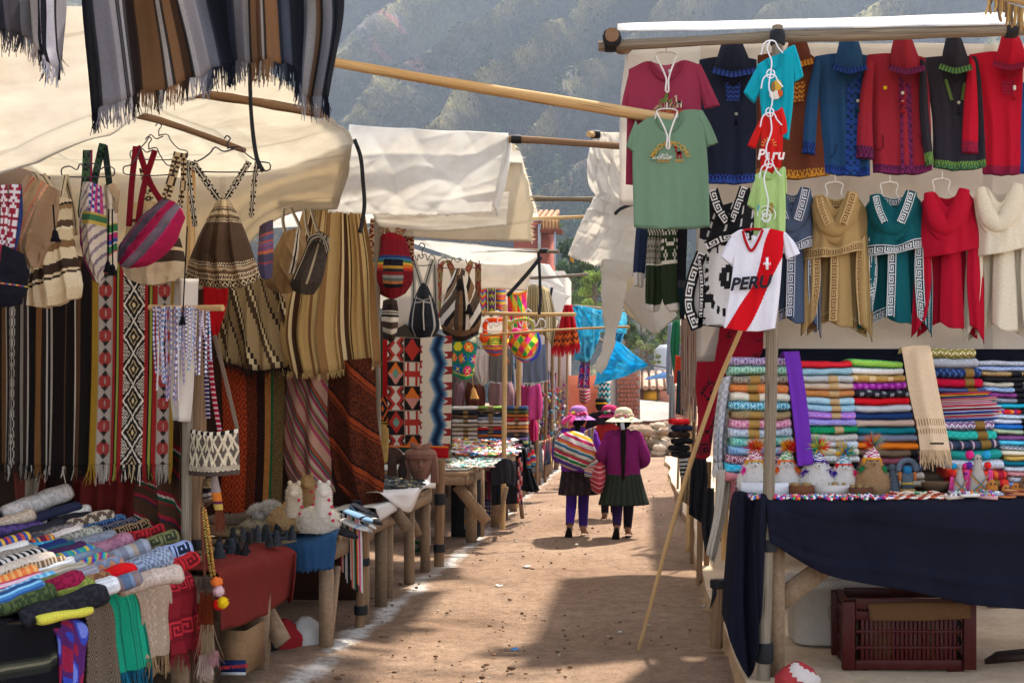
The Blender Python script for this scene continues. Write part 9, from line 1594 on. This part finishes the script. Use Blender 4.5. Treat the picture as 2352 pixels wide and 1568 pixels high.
def far_right():
 grp='goods along the kerb side'
 def lm(S,T):
  c=np.broadcast_to(H('8f0f26'),S.shape+(3,)).copy();K=H('2a141c');x=(S*2.4)%1-.5;y=(T*3)%1-.5;d=np.abs(np.floor(x*14)/14)+np.abs(np.floor(y*14)/14);m=((d>.24)&(d<.31))|(d<.08);c[m]=K;k=T>.86;c[k]=keyband('2a141c','7d1426',9)(np.clip((T[k]-.86)/.14,0,.999)[None],S[k][None])[0];return c
 cloth('wool_poncho','crimson poncho with dark emblem pattern hanging under the football shirt','poncho',[pts([(1612,745),(1600,880),(1604,960),(1596,1050)],7.9),pts([(1640,735),(1630,860),(1640,900),(1622,1046)],7.7),pts([(1700,735),(1690,800),(1680,850)],7.5),pts([(1758,735),(1752,800),(1745,822)],7.35)],90,70,lm,WOOL,group=grp,folds=[(.02,3,.4,0)],seed=200)
 def hang(label,L,Rr,Y,c,mat=WOOL,fr=None,seed=0,cat='cloth',name='hanging_cloth',folds=((.02,2.5,.4,.3),)):
  return cloth(name,label,cat,[pts(L,Y),pts([((a[0]+b[0])/2,(a[1]+b[1])/2)for a,b in zip(L,Rr)],Y-.08),pts(Rr,Y)],18,24,c,mat,fr=fr,group=grp,folds=folds,seed=seed)
 hang('grey herringbone scarf with white tassels beside the blanket stacks',[(1655,868),(1640,980),(1638,1062)],[(1680,862),(1668,980),(1666,1060)],6.9,WV('a8aab0','c8c8cc'),fr=dict(len=.09,n=40,col=H('c8c4c0'),seed=2,w=.01),seed=201)
 hang('white cloth strip hanging low behind the navy table cloth',[(1648,1080),(1640,1180),(1622,1270)],[(1682,1075),(1668,1180),(1640,1292)],6.75,plain('bdb6aa'),TEE,seed=202)
 hang('rose diamond cloth end hanging at the table corner',[(1680,1105),(1676,1180)],[(1702,1105),(1694,1180)],6.5,D('8f5058','a8686e',6,8),seed=203)
 hang('black cloth bag hanging on the posts of the second kerb side stall',[(1590,1040),(1585,1110),(1582,1180)],[(1622,1050),(1625,1110),(1612,1200)],8.2,plain('1a1a1e'),seed=204)
 hang('dark jacket hanging low between the posts by the kerb',[(1618,1120),(1612,1200),(1620,1270)],[(1640,1120),(1640,1200),(1636,1275)],7.9,plain('1d1d22'),seed=205)
 hang('green jumper hanging far along the kerb side',[(1545,738),(1540,800),(1548,865)],[(1562,735),(1560,800),(1556,850)],12.5,plain('1f6a4a'),seed=206)
 hang('orange red top hanging far along the kerb side',[(1552,815),(1548,880)],[(1574,825),(1570,880)],12.3,plain('c03a24'),seed=207)
 hang('dark slate jacket hanging far along the kerb side',[(1556,850),(1552,950)],[(1578,850),(1576,955)],12.1,plain('2a343c'),seed=208)
 hang('grey knitted scarf with fringe hanging far along the kerb side',[(1538,860),(1536,960)],[(1550,862),(1550,962)],12.6,plain('9a9ea4'),fr=dict(len=.2,n=20,col=H('c0c0c0'),seed=2,w=.02),seed=209)
 hang('red pennant shaped cloth far along the kerb side',[(1562,905),(1566,918)],[(1590,890),(1590,935)],11.2,plain('c01820'),seed=210)
 hang('pale grey garment beside the green jumper',[(1535,745),(1530,850),(1532,905)],[(1546,740),(1544,850),(1544,908)],13.2,plain('8a94a4'),seed=211)
 g=G();r=np.random.default_rng(2)
 for k in range(44):u=1566+k*1.0;Y=9.6;tube(g,pts([(u,730,Y),(u+r.uniform(-2,2),850,Y),(u+r.uniform(-3,3),900+r.uniform(0,70),Y)]),.006,4,H(['a88a78','8a5a4a','b8a89a','6a4a44','c0b0a4'][k%5])*r.uniform(.7,1.1),seg=8)
 o=struct(g.build('string_curtain',WOOL),'stuff');tag(o,'curtain of brown and pink strings behind the crimson poncho','strings')
 for k,(c,l)in enumerate([('c8202a','red knitted cap on top of the dark hat pile'),('1f2740','navy knitted cap in the hat pile'),('3a2a24','dark brown cap in the hat pile'),('1d1d22','black knitted cap in the hat pile'),('26262c','charcoal knitted cap low in the hat pile'),('3a3a42','dark grey knitted cap at the foot of the pile')]):
  roll('beanie',l,P(1560+(k%2)*6,968+k*15,10.6),(1,.3,0),.16,.2,.06,KY(c,'1a1a1e',4)if k>2 else plain(c),KNIT,'pile of knitted caps',seed=700+k,nu=12,na=12,cat='cap')
 hang('black and white striped mittens hanging below the hat pile',[(1560,1050),(1562,1095)],[(1580,1048),(1578,1095)],10.4,stripes([(1,'1d1d20'),(1,'b8b8b8')],'t',5),seed=212)
 hang('brown patterned garment hanging by the kerb past the caps',[(1570,1090),(1566,1150)],[(1584,1090),(1582,1160)],10.2,speck('6a5844','8a7a5a',.5),seed=213)
 for k,(u,v0,v1,w,m,l)in enumerate([(1606,1340,980,14,POLE_B,'first brown post past the corner post along the kerb'),(1622,1310,1060,13,POLE_B,'reddish post leaning by the kerb past the blanket table'),(1645,1482,1330,30,POLE_B,'short thick stake at the kerb with a black rag tied on top'),(1580,1260,800,9,POLE_W,'pale thin post among the hanging strings'),(1564,1180,1000,7,POLE_G,'grey thin post farther along the kerb'),(1556,1130,960,6,POLE_G,'thin post far along the kerb'),(1588,1290,950,9,POLE_B,'brown post between the strings and the crimson poncho'),(1662,1300,1120,14,POLE_W,'pale slanting batten beside the white strip')]):
  Y=(EYE-.05)*FPX/(v0-CV);pole('support_post',l,pts([(u,v0+4),(u+6,v1)],Y),w*Y/FPX/2,m,seed=60+k,group='upright posts of the stalls',parts=[tape(P(u+5,v1+10,Y),(0,0,1),w*Y/FPX/2*1.05,.05)]if k in(0,2)else())
 cloth('black_rag','black rag knotted on the short stake','cloth',[pts([(1640,1330),(1636,1360),(1630,1400)],7.2),pts([(1652,1330),(1648,1360),(1642,1375)],7.2)],5,8,plain('17171a'),RUBBER)
 table('stall_table','second kerb side table crowded with dark garments',.7,2.6,8.2,9.6,.98,zb=.1,seed=30);table('stall_table','third kerb side table under the pile of caps',.75,2.8,10.2,12.2,.95,zb=.1,seed=31)
 for k,(Y,z1,c,l)in enumerate([(9.9,3.0,'b8b0a6','pale canvas divider behind the second kerb side stall'),(13.6,2.9,'a8a098','grey canvas divider at the end of the kerb side stalls')]):cloth('canvas_curtain',l,'curtain',[np.array([(.85,Y,z1),(.85,Y,.3)]),np.array([(5,Y,z1),(5,Y,.3)])],16,12,plain(c),CANVAS,group='canvas curtains of the stalls',wrinkle=.02,seed=230+k)
 cloth('white_tarp','tarp roof over the farther kerb side stalls','tarp',[np.array([(.6,12.0,3.0),(.6,20,2.9)]),np.array([(5,12.0,3.3),(5,20,3.2)])],16,16,plain(WHITE),CANVAS,group='white tarps along the lane',wrinkle=.02,seed=232,normal=(0,0,1))
far_right()
# ================================================================ PEOPLE walking away down the lane
def skin_body(t,J,E,root,col,name='body'):
 """one continuous body grown over a jointed skeleton: J = {joint: (place, radius)}"""
 ks=list(J);me=bpy.data.meshes.new(name);o_=t['_o']
 me.from_pydata([tuple(np.array(J[k][0])-o_)for k in ks],[(ks.index(a),ks.index(b))for a,b in E],[]);o=bpy.data.objects.new(name,me);C.objects.link(o);o.parent=t['o']
 m=o.modifiers.new('grow','SKIN');m.use_smooth_shade=True;sv=me.skin_vertices[0].data
 for i,k in enumerate(ks):q=J[k][1];sv[i].radius=(q,q)if np.isscalar(q)else q
 sv[ks.index(root)].use_root=True;s=o.modifiers.new('round','SUBSURF');s.levels=s.render_levels=2;mt,n,out=new_mat('skin_tone')
 bs=N(n,'ShaderNodeBsdfPrincipled',Roughness=.55);bs.inputs['Base Color'].default_value=(*col,1);n.links.new(bs.outputs[0],out.inputs[0]);me.materials.append(mt);return o
def person(label,x,Y,H_,feet,arms,skirt,top,hat,hair='16110f',legc=None,group='people walking down the lane',extra=(),lean=0,braid=True):
 s=H_/1.5;o=np.array([x,Y,0.]);t=thing('person',label,'person',o,group);A=lambda a,b,c:o+np.array([a,b,c])*s
 J={'pelvis':(A(0,0,.80),.11*s),'waist':(A(0,.01,.93),.10*s),'chest':(A(0,.015+lean,1.10),.115*s),'neckb':(A(0,.03+lean,1.22),.055*s),'neck':(A(0,.05+lean,1.27),.045*s),'head':(A(0,.065+lean,1.36),.082*s),'crown':(A(0,.06+lean,1.43),.06*s),'nose':(A(0,.15+lean,1.345),.014*s)}
 E=[('pelvis','waist'),('waist','chest'),('chest','neckb'),('neckb','neck'),('neck','head'),('head','crown'),('head','nose')]
 legs=[]
 for i,(sg,(fx,fy,fz,kx,ky,kz,tilt))in enumerate(zip((-1,1),feet)):
  n=str(i);J['hip'+n]=(A(sg*.085,0,.74),.085*s);J['knee'+n]=(A(kx,ky,kz),.055*s);J['calf'+n]=(A(kx*.5+fx*.5,ky*.5+fy*.5,kz*.55+fz*.45),.054*s);J['ankle'+n]=(A(fx,fy,fz+.07),.034*s);d=np.array([.02*sg,math.cos(tilt)*.15,-math.sin(tilt)*.15-.03]);J['ball'+n]=(A(fx,fy,fz+.045)+d*s,(.036*s,.022*s));J['heel'+n]=(A(fx,fy-.045*math.cos(tilt),fz+.035+.04*math.sin(tilt)),.03*s)
  E+=[('pelvis','hip'+n),('hip'+n,'knee'+n),('knee'+n,'calf'+n),('calf'+n,'ankle'+n),('ankle'+n,'ball'+n),('ankle'+n,'heel'+n)];legs.append([J[k+n][0]for k in('hip','knee','calf','ankle')])
  c0,c1=J['heel'+n][0]+[0,-.02*s,0],J['ball'+n][0]+d*.35*s;up=unit(np.cross(np.array([1.,0,0]),unit(c1-c0)));g=G();m_=(c0+c1)/2-up*.028*s;secs=[]
  ax=unit(c1-c0);L=np.linalg.norm(c1-c0)*1.12;ang=np.linspace(0,2*PI,20,endpoint=False);sx=np.sign(np.cos(ang))*abs(np.cos(ang))**.7
  ring=m_+np.outer(sx*.046*s*(1+.15*np.sin(ang)),[1,0,0])+np.outer(np.sin(ang)*L*.5,ax);g.add(np.vstack([ring,ring-up*.016*s]),[[j,(j+1)%20,20+(j+1)%20,20+j]for j in range(20)],H('1d1816'));g.add(ring,[list(range(20))],H('3a2c24'));g.add(ring-up*.016*s,[list(range(19,-1,-1))],H('171312'));so=g.build('sandal',HARD,t,smooth=False);g=G();mid=J['ball'+n][0]-d*.3*s
  tube(g,[mid+np.array([q*.042*s,0,0])+up*(.03*s*(1-(q*q))-.022*s)for q in np.linspace(-1,1,9)],.009*s,6,H('2a201c'));g.build('sandal_strap',HARD,sub(so,t));g=G();tube(g,[J['heel'+n][0]+np.array([q*.036*s,.01,.03*s])for q in np.linspace(-1,1,7)],.008*s,6,H('2a201c'));g.build('heel_strap',HARD,sub(so,t))
 al=[]
 for i,(sg,(ex,ey,ez,wx,wy,wz))in enumerate(zip((-1,1),arms)):
  n=str(i);J['sh'+n]=(A(sg*.15,.02+lean,1.17),.058*s);J['el'+n]=(A(ex,ey,ez),.042*s);J['wr'+n]=(A(wx,wy,wz),.028*s);hd=unit(np.array([wx-ex,wy-ey,wz-ez]));J['palm'+n]=(A(wx,wy,wz)+hd*.055*s,(.034*s,.02*s));E+=[('chest','sh'+n),('sh'+n,'el'+n),('el'+n,'wr'+n),('wr'+n,'palm'+n)];al.append([J[k+n][0]for k in('sh','el','wr')]);sd=unit(np.cross(hd,[0,1.,.3]))
  for f in range(4):a=J['palm'+n][0]+sd*(f-1.5)*.017*s+hd*.035*s;b=a+hd*(.05-.006*abs(f-1.3))*s+np.array([0,.012,-.008])*s;J[f'fa{n}{f}']=(a,.0095*s);J[f'fb{n}{f}']=(b,.008*s);E+=[('palm'+n,f'fa{n}{f}'),(f'fa{n}{f}',f'fb{n}{f}')]
  a=J['wr'+n][0]+hd*.035*s+sd*.03*s;J['ta'+n]=(a,.011*s);J['tb'+n]=(a+hd*.04*s+sd*.015*s,.009*s);E+=[('wr'+n,'ta'+n),('ta'+n,'tb'+n)]
 skin_body(t,J,E,'pelvis',H('8a5c44'))
 if legc:
  for i,L in enumerate(legs):g=G();tube(g,L[:3]+[L[2]*.15+L[3]*.85],[.098*s,.066*s,.062*s,.047*s],14,H(legc[i]),seg=18);g.build('stocking',KNIT,t)
 z1,z0,rw,rh,cf,npl=skirt;g=G();loft(g,[(A(0,0,z1),rw,rw*.78),(A(0,0,z1*.7+z0*.3),rw*1.0+.25*(rh-rw),(rw+.25*(rh-rw))*.8),(A(0,.0,z0),rh,rh*.8)],96,cf,seg=26,wave=lambda tt,a:1+tt*.045*(np.abs(((a*npl/(2*PI))%1)-.35)*2-.5)+.02*tt*np.sin(a*3+1),cap=False);g.build('skirt',WOOL,t,solid=.006)
 zc0,cc=top;g=G();loft(g,[(A(0,0,zc0),.175*s,.145*s),(A(0,0,zc0+.035),.195*s,.16*s),(A(0,.0,.93),.20*s,.165*s),(A(0,.01+lean,1.08),.195*s,.15*s),(A(0,.015+lean,1.17),.17*s,.12*s),(A(0,.03+lean,1.225),.10*s,.085*s),(A(0,.045+lean,1.265),.062*s,.062*s)],40,cc if callable(cc)else H(cc),seg=30,wave=lambda tt,a:1+.03*np.sin(a*5+tt*22)*(1-tt)+.022*np.sin(a*9-tt*31)*(1-tt),cap=False);g.build('cardigan',FELT,t,solid=.008)
 for L in al:g=G();p=[L[0]+(np.array(A(0,.02,1.17))-L[0])*.25,L[0]+[0,0,.005],L[1],L[2]];tube(g,p,[.075*s,.076*s,.064*s,.056*s,.042*s],16,H(cc)if not callable(cc)else cc,seg=26,lump=.11,seed=3);g.build('sleeve',FELT,t)
 g=G();hc=A(0,.045+lean,1.365);blob(g,hc,(.092*s,.088*s,.1*s),lambda S,T:np.where((((S*40+np.sin(T*9))%1)<.5)[...,None],H(hair),H(hair)*1.6),24,14,1,.01);ho=g.build('hair',KNIT,t)
 if braid:
  g=G();zb=braid if isinstance(braid,float)else .80
  for ph in range(3):tt=np.linspace(0,1,60);p=np.stack([x+s*(.0+.014*np.sin(tt*30+ph*2.094)*(1-.3*tt)),Y+s*(-.05-.115*np.minimum(1,tt*2.2)+.011*np.sin(tt*60+ph*4.19))+lean*s,s*(1.30-(1.30-zb)*tt)],1);tube(g,p,[.019*s,.022*s,.02*s,.012*s],8,H(hair))
  e=A(0,-.165+lean,zb);loft(g,[(e+[0,0,.02],.016*s,.016*s),(e-[0,0,.05*s],.022*s,.018*s),(e-[0,0,.10*s],.008,.008)],10,H(hair));g.build('braid',KNIT,sub(ho,t))
 hatc,ribbon_c,hr,flowers=hat;b=A(0,.05+lean,1.395);g=G();hf=lambda S,T:np.where((((T*46)%1)<.5)[...,None],H(hatc),H(hatc)*.88)
 wv=lambda tt,a:1+.05*np.sin(a*3+.7)*np.clip(1-tt*4,0,1)+.03*np.sin(a*5)*np.clip(1-tt*4,0,1)
 loft(g,[(b+[0,-.01,-.045*s],hr,hr*.95),(b+[0,0,-.012*s],hr*.75,hr*.72),(b+[0,0,.012*s],.108*s,.108*s),(b+[0,0,.07*s],.104*s,.104*s),(b+[0,0,.105*s],.085*s,.085*s),(b+[0,0,.125*s],.03*s,.03*s)],48,hf,seg=30,wave=wv);hh=g.build('hat',TEE,t);g=G();loft(g,[(b+[0,0,.008*s],.113*s,.113*s),(b+[0,0,.035*s],.110*s,.110*s)],28,H(ribbon_c),cap=False);g.build('hat_band',TEE,sub(hh,t),solid=.004)
 for k,c in enumerate(flowers):a=-PI/2+(k-len(flowers)/2+.5)*.42;g=G();r=np.random.default_rng(k);q=b+np.array([math.cos(a)*.12,math.sin(a)*.12,.02+.01*(k%2)])*s;[blob(g,q+r.normal(0,.012,3)*s,.016*s,H(c),8,6,k,.1)for _ in range(4)];g.build('flower',TEE,sub(hh,t))
 for(nm,f,m)in extra:g=G();f(g,A,s);g.build(nm,m,t,solid=.006 if nm in('carrying_cloth','hat_tail')else 0)
 return t
def people():
 Yw=EYE*FPX/(1233-CV);f=FPX/Yw;xr=(1432-CU)/f;xl=(1326-CU)/f
 person('woman in a magenta cardigan and olive pleated skirt with a cream hat and long braid',xr,Yw,1.50,[(-.075,-.12,.06,-.07,.06,.42,1.15),(.045,.12,0,.06,.06,.40,0)],[(-.255,-.02,.92,-.17,.17,.82),(.255,-.02,.90,.17,.17,.82)],(.74,.385,.20,.295,stripes([(1,'2f362c'),(1,'262c24')],'s',24),24),(.70,'741c5c'),('d8d0ae','c8a878',.215,['d88a9a','e0b0a8','c86a7a','d8c0b0']),legc=('36204e','1d1620'),braid=.76,extra=[('hat_tail',lambda g,A,s:ribbon(g,[A(-.01,-.1,1.40),A(-.01,-.16,1.32),A(.0,-.17,1.26)],.045,H('c8ccd8'),8,3,side=(1,0,0)),TEE)])
 st=stripes([(3,'c8c0b8'),(2,'b01c5a'),(1,'c8c0b8'),(2,'d09a24'),(1,'c8c0b8'),(3,'54409a'),(1,'c8c0b8'),(2,'1f7a4a'),(1,'d0c8c0'),(2,'b02a4a'),(1,'7a6a54'),(2,'c8c0b8'),(2,'2a6a8a'),(1,'c8c0b8'),(2,'c8702a'),(1,'b82a6a')],'t',1.6)
 def bundle(g,A,s):
  c=A(-.03,-.19,1.0);V=[]
  n,m=80,90;th=np.linspace(.02,PI-.02,m+1)[:,None];ph=np.linspace(0,2*PI,n,endpoint=False)[None]
  X=.235*np.sin(th)**.8*np.cos(ph);Z=.215*np.cos(th)*np.ones_like(ph);Yv=.17*np.sin(th)**.8*np.sin(ph);k=1+.035*np.sin(ph*4+th*6)+.03*np.sin(ph*7-th*9);ca,sa=math.cos(.35),math.sin(.35)
  W3=np.stack([X*k*ca+Z*sa,Yv*k,-X*k*sa+Z*ca],-1)*s+c;q=((W3[:-1]+W3[1:])/2-c).reshape(-1,3)/s;tt=(q[:,2]+.42*q[:,0]+.35)/.7;g.add(W3.reshape(-1,3),grid_faces(m+1,n,True)[:,::-1],st(np.zeros_like(tt),tt))
  for q in([A(.06,-.26,.92),A(.16,-.24,.82),A(.14,-.24,.70)],[A(-.2,-.16,1.08),A(-.24,-.06,1.16),A(-.14,.04,1.22)],[A(.10,-.2,1.12),A(.2,-.08,1.18),A(.16,.06,1.2)]):ribbon(g,q,[.22*s,.2*s,.1*s],st,30,16,side=(1,0,.5)if q[2][2]<1 else(.2,0,1),curl=.02)
 person('woman with a striped carrying cloth on her back, violet hat and plaid skirt',xl,Yw+.15,1.52,[(-.09,-.14,.055,-.08,.05,.42,1.0),(.055,.06,0,.06,.06,.40,0)],[(-.24,.0,.92,-.14,.17,.86),(.235,-.02,.93,.23,.06,.74)],(.80,.48,.19,.235,checks(['241d22','2a2328','2a1f24','332428','241d22','40302c'],30,9),16),(.74,'6a2a9a'),('b07ab8','d8587a',.20,['d84a7a','e0c83a','d85a8a','c83a6a','e0a8c0']),legc=('45228a','38206e'),braid=1.02,extra=[('carrying_cloth',bundle,WOOL),('hat_tail',lambda g,A,s:(ribbon(g,[A(-.06,-.1,1.40),A(-.12,-.18,1.36),A(-.17,-.2,1.30)],.05,H('d84a8a'),8,3,side=(0,0,1)),ribbon(g,[A(-.04,-.1,1.40),A(-.06,-.2,1.34),A(-.08,-.21,1.29)],.04,H('c83a7a'),8,3,side=(1,0,0))),TEE)])
 b=P(1372,1128,Yw-.02);s_=stripes([(3,'b83a4a'),(1,'d89a9a'),(2,'a82a3c'),(1,'d8a8a4'),(3,'b0404c'),(1,'cf8a8a')],'t',2)
 bag('carried_bag','red and pink striped cloth bag carried between the two women',[pts([(1362,1058),(1354,1085),(1358,1124)],Yw),pts([(1374,1062),(1374,1090),(1374,1134)],Yw-.08),pts([(1388,1058),(1392,1085),(1388,1124)],Yw)],30,40,s_,.1,TEE,straps=[(pts([(1364,1062),(1370,1040),(1380,1036)],Yw),.03,H('b83a4a')),(pts([(1386,1062),(1382,1044),(1376,1036)],Yw),.03,H('b83a4a'))],group=None)
 person('person in a red jumper and pink patterned hat walking ahead of the two women',(1400-CU)*15.2/FPX,15.2,1.52,[(-.06,-.05,0,-.06,.05,.4,0),(.06,.1,0,.06,.08,.4,0)],[(-.23,.0,.92,-.2,.14,.78),(.23,.0,.92,.2,.14,.78)],(.76,.36,.2,.26,plain('3a2028'),14),(.70,'9a2424'),('c83a6a','3a2a4a',.15,['3a8a5a','d8c0c0','7a2a6a']),legc=('201a20','201a20'),braid=False)
 person('distant person in black with a yellow banded hat',(1380-CU)*22/FPX,22,1.62,[(-.06,0,0,-.06,.05,.4,0),(.06,.1,0,.06,.08,.4,0)],[(-.22,.0,.92,-.2,.12,.78),(.22,.0,.92,.2,.12,.78)],(.78,.25,.2,.24,plain('16121a'),12),(.66,'1d141c'),('17141a','c8921c',.12,[]),legc=('141014','141014'),braid=False)
people()
